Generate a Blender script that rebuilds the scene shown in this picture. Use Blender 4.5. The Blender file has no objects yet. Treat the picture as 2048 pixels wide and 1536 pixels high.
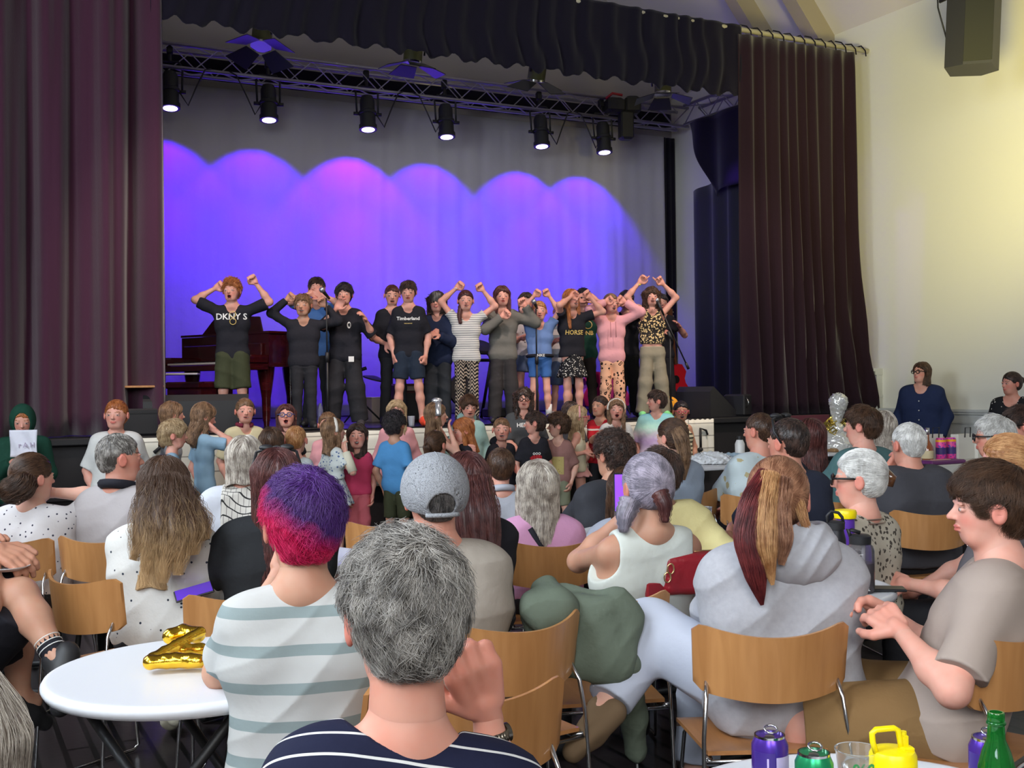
import bpy, math, random
import numpy as np
from mathutils import Vector, Matrix, Euler
PI = math.pi
rng = np.random.default_rng(7)
random.seed(7)
C = bpy.context.scene.collection
sc = bpy.context.scene
f4 = np.float32
# ---------------------------------------------------------------- camera
FPX = 2223.0; ROLL = 0.0132; CAMZ = 1.5
cd = bpy.data.cameras.new('camera'); cd.sensor_width = 36; cd.lens = 36*FPX/2048; cd.clip_start = .05; cd.clip_end = 200
cam = bpy.data.objects.new('camera', cd); C.objects.link(cam)
cam.location = (0, 0, CAMZ)
cam.rotation_euler = (Euler((PI/2, 0, 0)).to_matrix() @ Matrix.Rotation(-ROLL, 3, 'Z')).to_euler()
sc.camera = cam
sc.view_settings.view_transform = 'Standard'; sc.view_settings.look = 'None'
sc.view_settings.exposure = 0.0; sc.view_settings.gamma = 1
def P(px, py, Y):
    u = (px-1024)/FPX; v = (768-py)/FPX
    return np.array([(u+v*ROLL)*Y, Y, CAMZ+(v-u*ROLL)*Y])
OX, OY = 4.75, 14.3
SV = np.array([.888, .46, 0]); NV = np.array([-.46, .888, 0])
TH0 = math.degrees(math.atan2(.46, .888))
def S(a, b, z=0.):                       # hall frame: a = metres left of the right wall, b = metres behind the stage lip
    p = np.array([OX, OY, 0])-a*SV+b*NV; p[2] = z; return p
def AY(px, b):
    k = (px-1024)/FPX
    a = (OX-.46*b-k*(OY+.888*b))/(.888-.46*k)
    return a, OY+.888*b-.46*a
ST = 1.08                                # stage height
# ---------------------------------------------------------------- world and lights
w = bpy.data.worlds.new('hall_daylight'); sc.world = w; w.use_nodes = True
w.node_tree.nodes['Background'].inputs[0].default_value = (.82, .88, 1, 1)
w.node_tree.nodes['Background'].inputs[1].default_value = .17
def lamp(kind, name, loc, tgt, energy, col, size=1., size_y=None, angle=60, blend=.5, shape=None, rad=.05, spread=None):
    l = bpy.data.lights.new(name, kind); l.energy = energy; l.color = col
    if kind == 'AREA':
        l.shape = 'RECTANGLE' if size_y else 'SQUARE'; l.size = size
        if size_y: l.size_y = size_y
        if spread: l.spread = math.radians(spread)
    if kind == 'SPOT': l.spot_size = math.radians(angle); l.spot_blend = blend; l.shadow_soft_size = rad
    if kind == 'POINT': l.shadow_soft_size = rad
    o = bpy.data.objects.new(name, l); C.objects.link(o); o.location = Vector(loc)
    o.rotation_euler = (Vector(tgt)-Vector(loc)).to_track_quat('-Z', 'Y').to_euler()
    return o
# daylight entering by the tall windows of the left wall, and from the hall's rear windows
for k, b in enumerate((-4.0, -8.0, -12.0)):
    lamp('AREA', 'window_daylight', S(12.55, b, 3.6), S(4, b+.5, 1.2), 250, (.84, .92, 1), 1.8, 3.0)
lamp('AREA', 'rear_window_daylight', (1.5, -5.0, 4.6), (1.6, 8, 1.2), 420, (1, .97, .92), 5, 2.6)
# added warm spot from an unseen source, yellowing the top of the right wall
lamp('SPOT', 'added_wall_wash', S(3.2, -4.2, 3.6), S(0, -1.2, 4.6), 620, (1, .86, .26), angle=95, blend=1, rad=.3)
# violet wing lantern spilling past the curtain edge onto the side wall
lamp('SPOT', 'wing_lantern', S(1.3, 2.6, 4.9), S(.0, -.15, 2.6), 160, (.22, .08, 1), angle=60, blend=.9, rad=.06)
# stage front lanterns overhead, aimed steeply down at the performers
for a_, e_ in ((8.6, 300), (6.3, 330), (4.2, 330), (2.6, 260)):
    lamp('SPOT', 'front_lantern', S(a_, -3.4, 7.0), S(a_-.1, .35, 1.5), e_*2.6, (1, .80, .70), angle=36, blend=.8, rad=.15)
# ---------------------------------------------------------------- materials
def _n(nt, t, **kw):
    n = nt.nodes.new(t)
    for k, v in kw.items():
        if k in ('operation', 'blend_type', 'feature', 'wave_type', 'bands_direction', 'data_type', 'attribute_name', 'noise_dimensions', 'wave_profile', 'distance'): setattr(n, k, v)
        else: n.inputs[k.replace('_', ' ') if isinstance(k, str) else k].default_value = v
    return n
MC = {}
def c4(c): return (c[0], c[1], c[2], 1)
def mat(name, col, rough=.6, metal=0., pat=None, col2=None, sc_=1., amt=.5, bump=0., bscale=80., spec=.5, trans=0., emit=None, es=1., sheen=0., coat=0., alpha=1., ior=1.45, rot=(0, 0, 0), stretch=(1, 1, 1)):
    if name in MC: return MC[name]
    m = bpy.data.materials.new(name); m.use_nodes = True; nt = m.node_tree; L = nt.links.new
    b = nt.nodes['Principled BSDF']
    b.inputs['Base Color'].default_value = c4(col); b.inputs['Roughness'].default_value = rough; b.inputs['Metallic'].default_value = metal
    b.inputs['Specular IOR Level'].default_value = spec; b.inputs['Transmission Weight'].default_value = trans
    b.inputs['Sheen Weight'].default_value = sheen; b.inputs['Coat Weight'].default_value = coat; b.inputs['Alpha'].default_value = alpha; b.inputs['IOR'].default_value = ior
    if emit: b.inputs['Emission Color'].default_value = c4(emit); b.inputs['Emission Strength'].default_value = es
    tc = nt.nodes.new('ShaderNodeTexCoord'); mp = nt.nodes.new('ShaderNodeMapping'); mp.inputs['Rotation'].default_value = rot; mp.inputs['Scale'].default_value = stretch
    L(tc.outputs['Object'], mp.inputs['Vector']); co = mp.outputs['Vector']
    def mix(fac, a=col, b_=col2):
        x = nt.nodes.new('ShaderNodeMix'); x.data_type = 'RGBA'; L(fac, x.inputs[0])
        for s, v in ((6, a), (7, b_)):
            if hasattr(v, 'is_linked'): L(v, x.inputs[s])
            else: x.inputs[s].default_value = c4(v)
        return x.outputs[2]
    def math_(op, a, b_=0., c_=None):
        x = nt.nodes.new('ShaderNodeMath'); x.operation = op
        for i, v in enumerate((a, b_) if c_ is None else (a, b_, c_)):
            if hasattr(v, 'is_linked'): L(v, x.inputs[i])
            else: x.inputs[i].default_value = v
        return x.outputs[0]
    def tex(t, scale, **kw):
        x = _n(nt, t, Scale=scale, **kw); L(co, x.inputs['Vector']); return x
    def xyz():
        x = nt.nodes.new('ShaderNodeSeparateXYZ'); L(co, x.inputs[0]); return x.outputs
    out = None; fac = None
    if pat == 'stripe':
        n = tex('ShaderNodeTexNoise', 5); z = math_('MULTIPLY_ADD', n.outputs[0], .012, xyz()[2])
        fac = math_('LESS_THAN', math_('FRACT', math_('MULTIPLY', z, sc_)), amt)
    elif pat == 'dots':
        v = tex('ShaderNodeTexVoronoi', sc_); fac = math_('LESS_THAN', v.outputs['Distance'], amt)
    elif pat == 'zig':
        o = xyz(); t = math_('MULTIPLY', math_('PINGPONG', o[0], .03), 1.6); t2 = math_('PINGPONG', o[1], .03)
        z = math_('ADD', math_('ADD', o[2], t), t2); fac = math_('GREATER_THAN', math_('FRACT', math_('MULTIPLY', z, sc_)), amt)
    elif pat == 'leo':
        v = tex('ShaderNodeTexVoronoi', sc_); n = tex('ShaderNodeTexNoise', sc_*1.5)
        d = math_('MULTIPLY_ADD', n.outputs[0], .3, v.outputs['Distance'])
        fac = math_('MULTIPLY', math_('GREATER_THAN', d, .34), math_('LESS_THAN', d, .52))
    elif pat == 'floral':
        v = tex('ShaderNodeTexVoronoi', sc_); n = tex('ShaderNodeTexNoise', sc_*2.2)
        d = math_('MULTIPLY_ADD', n.outputs[0], .6, v.outputs['Distance']); fac = math_('LESS_THAN', d, amt)
    elif pat == 'grid':
        n = tex('ShaderNodeTexBrick', sc_); fac = n.outputs['Fac']
    elif pat == 'tiedye':
        z = xyz()[2]; n = tex('ShaderNodeTexNoise', 14); zz = math_('MULTIPLY_ADD', n.outputs[0], .09, z)
        r = nt.nodes.new('ShaderNodeValToRGB'); L(math_('MULTIPLY_ADD', zz, 2.6, -2.12), r.inputs[0])
        e = r.color_ramp.elements; e[0].position = 0; e[0].color = (.75, .62, .78, 1); e[1].position = 1; e[1].color = (.22, .55, .6, 1)
        for p_, c_ in ((.25, (.52, .36, .6, 1)), (.45, (.85, .78, .82, 1)), (.62, (.5, .8, .66, 1))): q = e.new(p_); q.color = c_
        out = r.outputs[0]
    elif pat == 'noise':
        n = tex('ShaderNodeTexNoise', sc_, Detail=6.); fac = math_('MULTIPLY', n.outputs[0], amt)
    elif pat == 'wood':
        n = tex('ShaderNodeTexNoise', sc_, Detail=8., Distortion=1.2); r = math_('MULTIPLY_ADD', n.outputs[0], 2.2, -.6)
        fac = math_('MULTIPLY', r, amt)
    elif pat == 'planks':
        br = _n(nt, 'ShaderNodeTexBrick', Scale=1.); L(co, br.inputs['Vector']); br.offset = .4
        br.inputs['Color1'].default_value = c4(col); br.inputs['Color2'].default_value = c4([x*1.25 for x in col]); br.inputs['Mortar'].default_value = c4(col2)
        br.inputs['Mortar Size'].default_value = amt; br.inputs['Brick Width'].default_value = sc_*14; br.inputs['Row Height'].default_value = sc_
        out = br.outputs[0]
    elif pat == 'hair':
        hi = nt.nodes.new('ShaderNodeHairInfo'); n = tex('ShaderNodeTexNoise', 26)
        fac = math_('MINIMUM', math_('MAXIMUM', math_('ADD', math_('MULTIPLY', hi.outputs['Random'], .8), math_('MULTIPLY_ADD', n.outputs[0], 2.2, -1.05)), 0.), 1.)
    elif pat == 'fire':      # purple crown, pink-red ends
        z = xyz(); n = tex('ShaderNodeTexNoise', 18); zz = math_('MULTIPLY_ADD', n.outputs[0], .07, z[2]); x_ = math_('MULTIPLY', z[0], .65)
        r = nt.nodes.new('ShaderNodeValToRGB'); L(math_('MULTIPLY_ADD', math_('ADD', zz, x_), 7.5, -8.72), r.inputs[0])
        e = r.color_ramp.elements; e[0].position = .1; e[0].color = (.62, .012, .10, 1); e[1].position = .62; e[1].color = (.07, .02, .16, 1)
        q = e.new(.36); q.color = (.42, .015, .14, 1); out = r.outputs[0]
    elif pat == 'ombre':     # darker roots, lighter ends (sc_=height of the change)
        z = xyz()[2]; n = tex('ShaderNodeTexNoise', 30); hi = nt.nodes.new('ShaderNodeHairInfo')
        v = math_('MULTIPLY_ADD', math_('SUBTRACT', sc_, z), 4., math_('MULTIPLY_ADD', hi.outputs['Random'], .6, math_('MULTIPLY_ADD', n.outputs[0], .8, -.7)))
        x = nt.nodes.new('ShaderNodeClamp'); L(v, x.inputs[0]); fac = x.outputs[0]
    if pat and out is None: out = mix(fac)
    if out is not None:
        L(out, b.inputs['Base Color'])
    if bump:
        n = tex('ShaderNodeTexNoise', bscale, Detail=4.); bp = nt.nodes.new('ShaderNodeBump'); bp.inputs['Strength'].default_value = bump; bp.inputs['Distance'].default_value = .01
        L(n.outputs[0], bp.inputs['Height']); L(bp.outputs[0], b.inputs['Normal'])
    MC[name] = m; return m
def cloth(name, col, **kw):
    kw.setdefault('rough', .85); kw.setdefault('bump', .35); kw.setdefault('bscale', 28); kw.setdefault('spec', .25)
    return mat(name, col, **kw)
def skin_mat():
    m = bpy.data.materials.new('skin'); m.use_nodes = True; nt = m.node_tree; b = nt.nodes['Principled BSDF']; L = nt.links.new
    at = nt.nodes.new('ShaderNodeAttribute'); at.attribute_name = 'Col'
    n = nt.nodes.new('ShaderNodeTexNoise'); n.inputs['Scale'].default_value = 22; tc = nt.nodes.new('ShaderNodeTexCoord'); L(tc.outputs['Object'], n.inputs['Vector'])
    x = nt.nodes.new('ShaderNodeMix'); x.data_type = 'RGBA'; x.blend_type = 'MULTIPLY'; x.inputs[0].default_value = .35
    r = nt.nodes.new('ShaderNodeValToRGB'); r.color_ramp.elements[0].position = .3; r.color_ramp.elements[0].color = (1, .72, .66, 1); r.color_ramp.elements[1].position = .6; r.color_ramp.elements[1].color = (1, 1, 1, 1)
    L(n.outputs[0], r.inputs[0]); L(at.outputs[0], x.inputs[6]); L(r.outputs[0], x.inputs[7]); L(x.outputs[2], b.inputs['Base Color'])
    b.inputs['Roughness'].default_value = .5; b.inputs['Specular IOR Level'].default_value = .35
    b.inputs['Subsurface Weight'].default_value = .12; b.inputs['Subsurface Radius'].default_value = (.02, .008, .004); b.inputs['Subsurface Scale'].default_value = .4
    return m
SKIN = skin_mat()
# ---------------------------------------------------------------- mesh helpers
def link(name, me, m=None, parent=None):
    o = bpy.data.objects.new(name, me); C.objects.link(o)
    if m is not None and me is not None:
        for q in (m if isinstance(m, (list, tuple)) else [m]): me.materials.append(q)
    if parent is not None: o.parent = parent
    return o
def raw(name, V, F, m=None, parent=None, smooth=True, col=None, midx=None):
    me = bpy.data.meshes.new(name); V = np.asarray(V, dtype=f4)
    if isinstance(F, np.ndarray) and F.ndim == 2:
        n, k = F.shape
        me.vertices.add(len(V)); me.vertices.foreach_set('co', V.ravel())
        me.loops.add(n*k); me.loops.foreach_set('vertex_index', F.astype(np.int32).ravel())
        me.polygons.add(n); me.polygons.foreach_set('loop_start', np.arange(0, n*k, k, dtype=np.int32)); me.polygons.foreach_set('loop_total', np.full(n, k, np.int32))
    else: me.from_pydata(V.tolist(), [], F)
    me.update(calc_edges=True)
    if smooth: me.polygons.foreach_set('use_smooth', np.ones(len(me.polygons), bool))
    if col is not None:
        ca = me.color_attributes.new('Col', 'FLOAT_COLOR', 'POINT'); c = np.ones((len(V), 4), f4); c[:, :3] = col; ca.data.foreach_set('color', c.ravel())
    if midx is not None: me.polygons.foreach_set('material_index', midx.astype(np.int32))
    return link(name, me, m, parent)
class MB:
    def __init__(s): s.V = []; s.F = []
    def add(s, V, F):
        o = len(s.V); s.V += [tuple(map(float, v)) for v in V]; s.F += [[i+o for i in f] for f in F]; return s
    def box(s, c, d, rz=0., bev=0.):
        x, y, z = [q/2 for q in d]; cr, sr = math.cos(rz), math.sin(rz); b = min(bev, x*.9, y*.9, z*.9)
        if b <= 0:
            pts = [(i*x, j*y, k*z) for k in (-1, 1) for i, j in ((-1, -1), (1, -1), (1, 1), (-1, 1))]
            F = [(0, 3, 2, 1), (4, 5, 6, 7), (0, 1, 5, 4), (1, 2, 6, 5), (2, 3, 7, 6), (3, 0, 4, 7)]
        else:
            pts = []
            for (zz, q) in ((-z, b), (-z+b, 0), (z-b, 0), (z, b)):
                X, Y = x-q, y-q
                pts += [(-X+b*.7, -Y, zz), (X-b*.7, -Y, zz), (X, -Y+b*.7, zz), (X, Y-b*.7, zz), (X-b*.7, Y, zz), (-X+b*.7, Y, zz), (-X, Y-b*.7, zz), (-X, -Y+b*.7, zz)]
            F = [tuple(range(7, -1, -1)), tuple(range(24, 32))]
            for r in range(3):
                for i in range(8): F.append((r*8+i, r*8+(i+1) % 8, r*8+8+(i+1) % 8, r*8+8+i))
        return s.add([(c[0]+p[0]*cr-p[1]*sr, c[1]+p[0]*sr+p[1]*cr, c[2]+p[2]) for p in pts], F)
    def tube(s, pts, r, n=8, cap=True, closed=False):
        pts = [np.array(p, float) for p in pts]; m = len(pts); V = []; prev = None
        rr = r if isinstance(r, (list, tuple)) else [r]*m
        for i, p in enumerate(pts):
            t = (pts[(i+1) % m]-pts[i-1]) if closed else (pts[min(i+1, m-1)]-pts[max(i-1, 0)]); t = t/(np.linalg.norm(t)+1e-9)
            if prev is None: a = np.array([0, 0, 1.]) if abs(t[2]) < .9 else np.array([1., 0, 0])
            else: a = prev
            u = a-t*np.dot(a, t); u /= np.linalg.norm(u)+1e-9; prev = u; v = np.cross(t, u)
            for k in range(n):
                q = 2*PI*k/n; V.append(p+rr[i]*(math.cos(q)*u+math.sin(q)*v))
        F = []
        for i in range(m if closed else m-1):
            j = (i+1) % m
            for k in range(n): F.append((i*n+k, i*n+(k+1) % n, j*n+(k+1) % n, j*n+k))
        if cap and not closed: F += [tuple(range(n-1, -1, -1)), tuple(range((m-1)*n, m*n))]
        return s.add(V, F)
    def lathe(s, prof, c=(0, 0, 0), n=32, ax=None):
        V = []; F = []; m = len(prof)
        for r, z in prof:
            for k in range(n): V.append((r*math.cos(2*PI*k/n), r*math.sin(2*PI*k/n), z))
        for i in range(m-1):
            for k in range(n): F.append((i*n+k, i*n+(k+1) % n, (i+1)*n+(k+1) % n, (i+1)*n+k))
        F += [tuple(range(n-1, -1, -1)), tuple(range((m-1)*n, m*n))]
        if ax is not None:
            q = Vector((0, 0, 1)).rotation_difference(Vector(ax)).to_matrix(); V = [tuple(q @ Vector(v)) for v in V]
        return s.add([(v[0]+c[0], v[1]+c[1], v[2]+c[2]) for v in V], F)
    def prism(s, poly, z0, z1, M=None):
        n = len(poly); V = [(p[0], p[1], z0) for p in poly]+[(p[0], p[1], z1) for p in poly]
        if M is not None: V = [tuple(M @ Vector(v)) for v in V]
        return s.add(V, [tuple(range(n-1, -1, -1)), tuple(range(n, 2*n))]+[(i, (i+1) % n, n+(i+1) % n, n+i) for i in range(n)])
    def ball(s, c, r, n=14):
        r = (r, r, r) if not hasattr(r, '__len__') else r
        V = []; F = []; m = n//2+1
        for i in range(m+1):
            t = PI*i/m
            for k in range(n): V.append((c[0]+r[0]*math.sin(t)*math.cos(2*PI*k/n), c[1]+r[1]*math.sin(t)*math.sin(2*PI*k/n), c[2]+r[2]*math.cos(t)))
        for i in range(m):
            for k in range(n): F.append((i*n+k, (i+1)*n+k, (i+1)*n+(k+1) % n, i*n+(k+1) % n))
        return s.add(V, F)
    def grid(s, fn, nu, nv):
        V = [fn(i/nu, j/nv) for j in range(nv+1) for i in range(nu+1)]
        return s.add(V, [(j*(nu+1)+i, j*(nu+1)+i+1, (j+1)*(nu+1)+i+1, (j+1)*(nu+1)+i) for j in range(nv) for i in range(nu)])
    def obj(s, name, m, parent=None, smooth=False, auto=None):
        o = raw(name, s.V, s.F, m, parent, smooth)
        if auto:
            try: o.data.set_sharp_from_angle(angle=math.radians(auto))
            except Exception: pass
        return o
def tag(o, label, cat, group=None, kind=None):
    if label: o['label'] = label
    if cat: o['category'] = cat
    if group: o['group'] = group
    if kind: o['kind'] = kind
    return o
def thing(name, label, cat, loc=(0, 0, 0), rz=0., group=None):
    o = bpy.data.objects.new(name, None); C.objects.link(o); o.empty_display_size = .1
    o.location = Vector([float(q) for q in loc]); o.rotation_euler = (0, 0, rz)
    return tag(o, label, cat, group)
def dup(root, loc, rz, label, group=None):
    r = root.copy(); C.objects.link(r); r.location = Vector([float(q) for q in loc]); r.rotation_euler = (0, 0, rz); r['label'] = label
    if group: r['group'] = group
    for ch in list(root.children):
        c = ch.copy(); C.objects.link(c); c.parent = r
        for g in list(ch.children):
            d = g.copy(); C.objects.link(d); d.parent = c
    return r
def solid(o, t):
    md = o.modifiers.new('thickness', 'SOLIDIFY'); md.thickness = t; md.offset = 0; return o
# ---------------------------------------------------------------- distance fields
def nets(fn, lo, hi, h, B=4, lip=1.9):
    lo = np.asarray(lo, float); hi = np.asarray(hi, float)
    nb = np.maximum(np.ceil((hi-lo)/h/B).astype(int), 1); D = nb*B
    bi = np.stack(np.meshgrid(*[np.arange(q) for q in nb], indexing='ij'), -1).reshape(-1, 3)
    dc = fn((lo+h*(bi*B+(B-1)/2)).astype(f4))
    vol = np.repeat(np.repeat(np.repeat(dc.reshape(nb), B, 0), B, 1), B, 2).astype(f4)
    ab = bi[np.abs(dc) < h*(B*.87+1)*lip]
    if len(ab) == 0: return np.zeros((0, 3)), np.zeros((0, 4), int)
    off = np.stack(np.meshgrid(*[np.arange(B)]*3, indexing='ij'), -1).reshape(-1, 3)
    ii = (ab[:, None, :]*B+off[None]).reshape(-1, 3)
    for q in range(0, len(ii), 200000):
        jj = ii[q:q+200000]; vol[jj[:, 0], jj[:, 1], jj[:, 2]] = fn((lo+h*jj).astype(f4))
    s = vol < 0
    c = np.zeros(tuple(D-1), np.int8)
    cor = [(a, b, d) for a in (0, 1) for b in (0, 1) for d in (0, 1)]
    for a, b, d in cor: c += s[a:D[0]-1+a, b:D[1]-1+b, d:D[2]-1+d]
    act = (c > 0) & (c < 8); cells = np.argwhere(act)
    if len(cells) == 0: return np.zeros((0, 3)), np.zeros((0, 4), int)
    idx = np.full(act.shape, -1, np.int32); idx[act] = np.arange(len(cells))
    pos = np.zeros((len(cells), 3)); cnt = np.zeros(len(cells))
    for o1 in cor:
        for ax in range(3):
            if o1[ax]: continue
            o2 = list(o1); o2[ax] = 1
            v1 = vol[cells[:, 0]+o1[0], cells[:, 1]+o1[1], cells[:, 2]+o1[2]]; v2 = vol[cells[:, 0]+o2[0], cells[:, 1]+o2[1], cells[:, 2]+o2[2]]
            m = (v1 < 0) != (v2 < 0); t = np.where(m, v1/np.where(m, v1-v2, 1), 0)
            pos += m[:, None]*np.array(o1); pos[:, ax] += m*t; cnt += m
    V = lo+h*(cells+pos/cnt[:, None]); Fs = []
    for ax in range(3):
        u, v = (ax+1) % 3, (ax+2) % 3
        sl0 = [slice(None)]*3; sl1 = [slice(None)]*3; sl0[ax] = slice(0, -1); sl1[ax] = slice(1, None)
        ch = s[tuple(sl0)] != s[tuple(sl1)]; e = np.argwhere(ch)
        e = e[(e[:, u] > 0) & (e[:, v] > 0) & (e[:, u] < D[u]-1) & (e[:, v] < D[v]-1)]
        if len(e) == 0: continue
        ins = s[e[:, 0], e[:, 1], e[:, 2]]
        def ci(du, dv):
            g = e.copy(); g[:, u] += du; g[:, v] += dv; return idx[g[:, 0], g[:, 1], g[:, 2]]
        q = np.stack([ci(-1, -1), ci(0, -1), ci(0, 0), ci(-1, 0)], 1)
        q[~ins] = q[~ins][:, ::-1]; Fs.append(q)
    F = np.concatenate(Fs); F = F[(F >= 0).all(1)]
    return V, F
def smin(a, b, k):
    if k <= 0: return np.minimum(a, b)
    h = np.maximum(k-np.abs(a-b), 0)/k; return np.minimum(a, b)-h*h*k*.25
def cone(Pn, a, b, ra, rb, sq=None, flat=0):
    a = np.asarray(a, f4); b = np.asarray(b, f4); q = Pn-a; ba = b-a
    if sq is not None:
        fv = np.asarray(sq[0], f4); k = sq[1]-1; q = q+(q@fv)[:, None]*fv*k; ba = ba+(ba@fv)*fv*k
    L2 = float(ba@ba)+1e-9; t = (q@ba)/L2; tc = np.clip(t, 0, 1)
    d = np.linalg.norm(q-tc[:, None]*ba, axis=1)-(ra+(rb-ra)*tc)
    if flat:
        tu = np.maximum(t, 0) if flat == 1 else t
        tt = np.clip(t, 0, 1.3)
        d = np.linalg.norm(q-tu[:, None]*ba, axis=1)-(ra+(rb-ra)*tt); d = np.maximum(d, (t-1)*math.sqrt(L2))
    return d
def ell(Pn, c, r):
    q = Pn-np.asarray(c, f4); r = np.asarray(r, f4); k0 = np.linalg.norm(q/r, axis=1); k1 = np.linalg.norm(q/(r*r), axis=1)+1e-6
    return k0*(k0-1)/k1
def fold(Pn, amp, fr, seed=0.):
    x, y, z = Pn[:, 0]*fr, Pn[:, 1]*fr, Pn[:, 2]*fr
    a = np.sin(3*x+2*y+4.1*z+2*np.sin(2.3*z+1.7*x+seed)+seed)
    b = np.sin(-4*x+3.3*y+2.2*z+2*np.sin(1.9*y-2.7*z+seed*1.7)+seed*2)
    return amp*(.6*(1-np.abs(a))+.4*(1-np.abs(b))-.4)
# ---------------------------------------------------------------- people
def unit(v): v = np.asarray(v, float); return v/(np.linalg.norm(v)+1e-9)
def smax(a, b, k): return -smin(-a, -b, k)
TONE = {'fair': (.66, .38, .29), 'pink': (.68, .35, .27), 'tan': (.50, .27, .18), 'red': (.62, .29, .21), 'brown': (.27, .14, .09)}
HAIRC = {}
def hairmat(key):
    if key in HAIRC: return HAIRC[key]
    T = {'brown': ((.035, .016, .009), (.12, .06, .032)), 'dark': ((.016, .010, .009), (.10, .055, .04)), 'black': ((.008, .007, .01), (.06, .046, .05)),
         'blond': ((.28, .18, .09), (.62, .46, .27)), 'ginger': ((.26, .075, .022), (.58, .22, .07)), 'ltbrown': ((.11, .058, .03), (.34, .20, .11)),
         'grey': ((.07, .062, .055), (.47, .44, .40)), 'white': ((.42, .41, .39), (.85, .84, .81)), 'ash': ((.22, .18, .15), (.66, .60, .52)),
         'auburn': ((.045, .012, .012), (.14, .045, .038)), 'lilac': ((.13, .12, .15), (.50, .44, .53)), 'salt': ((.03, .028, .028), (.22, .20, .19)),
         'strawb': ((.30, .12, .04), (.66, .38, .17)), 'crimson': ((.06, .006, .009), (.22, .035, .035)), 'redbrown': ((.16, .06, .03), (.5, .26, .15))}
    if key == 'fire': m = mat('hair_purple_pink', (1, 1, 1), .45, pat='fire')
    elif key == 'ombre': m = mat('hair_ombre', (.07, .035, .02), .45, pat='ombre', col2=(.55, .36, .18), sc_=1.08)
    else: a, b = T[key]; m = mat('hair_'+key, a, .42, pat='hair', col2=b, amt=1.)
    HAIRC[key] = m; return m
def crease(p, amp, H, sd=0.):
    x, y, z = p[:, 0]/H, p[:, 1]/H, p[:, 2]/H
    w1 = np.sin(9*x+5*y+sd)*1.3; a = np.sin(20*z+16*x*np.sin(sd*3)+w1+3*np.sin(4*z+sd)); b = np.sin(31*z-24*x+11*y+2*np.sin(13*x+sd)+sd*2)
    m = .5+.5*np.sin(7*x+6*z+5*y+sd*1.3)
    return amp*(m*(np.abs(a)**.6-.65)*.75+(1-m)*(np.abs(b)**.6-.65)*.55)
def headsdf(q, mouth=0., lo=False):
    d = ell(q, (0, -.05, .12), (.335, .40, .375)); d = smin(d, ell(q, (0, .085, -.12), (.275, .29, .345)), .12)
    d = smin(d, cone(q, (-.085, .17, -.37), (.085, .17, -.37), .11, .11), .12)
    if lo: return d
    d = smin(d, cone(q, (0, .35, .06), (0, .435, -.09), .022, .047), .05)
    d = smin(d, cone(q, (-.04, .385, -.105), (.04, .385, -.105), .028, .028), .03)
    for s in (-1, 1):
        d = smax(d, -ell(q, (s*.14, .44, .025), (.095, .075, .055)), .05)
        d = np.minimum(d, ell(q, (s*.135, .318, .02), (.066, .056, .046)))
        d = smin(d, ell(q, (s*.135, .345, .088), (.085, .03, .02)), .03)
        e = ell(q, (s*.366, -.035, -.015), (.036, .09, .135)); e = smax(e, -ell(q, (s*.405, -.02, -.005), (.022, .05, .08)), .02); d = smin(d, e, .02)
    d = smin(d, ell(q, (0, .355, -.215), (.095, .045, .022)), .02); d = smin(d, ell(q, (0, .35, -.262-.09*mouth), (.08, .045, .026)), .02)
    if mouth > 0: d = smax(d, -ell(q, (0, .36, -.24-.045*mouth), (.065, .12, .02+.055*mouth)), .015)
    return d
def headcol(q, tone, brow, mouth):
    t = np.array(TONE[tone]); c = np.tile(t, (len(q), 1)).astype(f4)
    ax = np.abs(q[:, 0]); y, z = q[:, 1], q[:, 2]
    def put(m, col): c[m] = col
    ck = np.exp(-(((ax-.17)/.09)**2+((z+.12)/.09)**2))*(y > .1); c[:] = c*(1-.25*ck[:, None]*np.array([0, 1, 1]))
    er = np.exp(-((ax-.37)/.05)**2)*(np.abs(z) < .16); c[:] = c*(1-.3*er[:, None]*np.array([0, 1, 1]))
    fr = y > .25; z0_ = z; z = z-1.6*ax*ax*(z < -.15)*(ax < .2)
    put(fr & ((ax/.1)**2+((z+.24+.04*mouth)/(.045+.07*mouth))**2 < 1), t*np.array([.85, .48, .5]))
    if mouth > 0: g = (ax/(.078+.03*(mouth < .7)))**2+((z+.24+.045*mouth)/(.008+.062*mouth))**2 < 1; put(g & (y > .2), (.06, .014, .016)); put(g & (y > .2) & (z > -.24-.03*mouth) & (mouth < .95), (.6, .57, .52))
    z = z0_
    put(fr & (np.abs(z-.105-.02*np.sin(ax*12)) < .013) & (ax > .055) & (ax < .225), brow)
    e = ((ax-.135)/.052)**2+((z-.02)/.021)**2 < 1; put((y > .28) & e, (.5, .46, .44))
    put((y > .28) & ((ax-.135)**2+(z-.018)**2 < .0006), (.035, .025, .02))
    put((y > .26) & (((ax-.135)/.07)**2+((z-.046)/.010)**2 < 1), t*.35)
    return c
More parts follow.
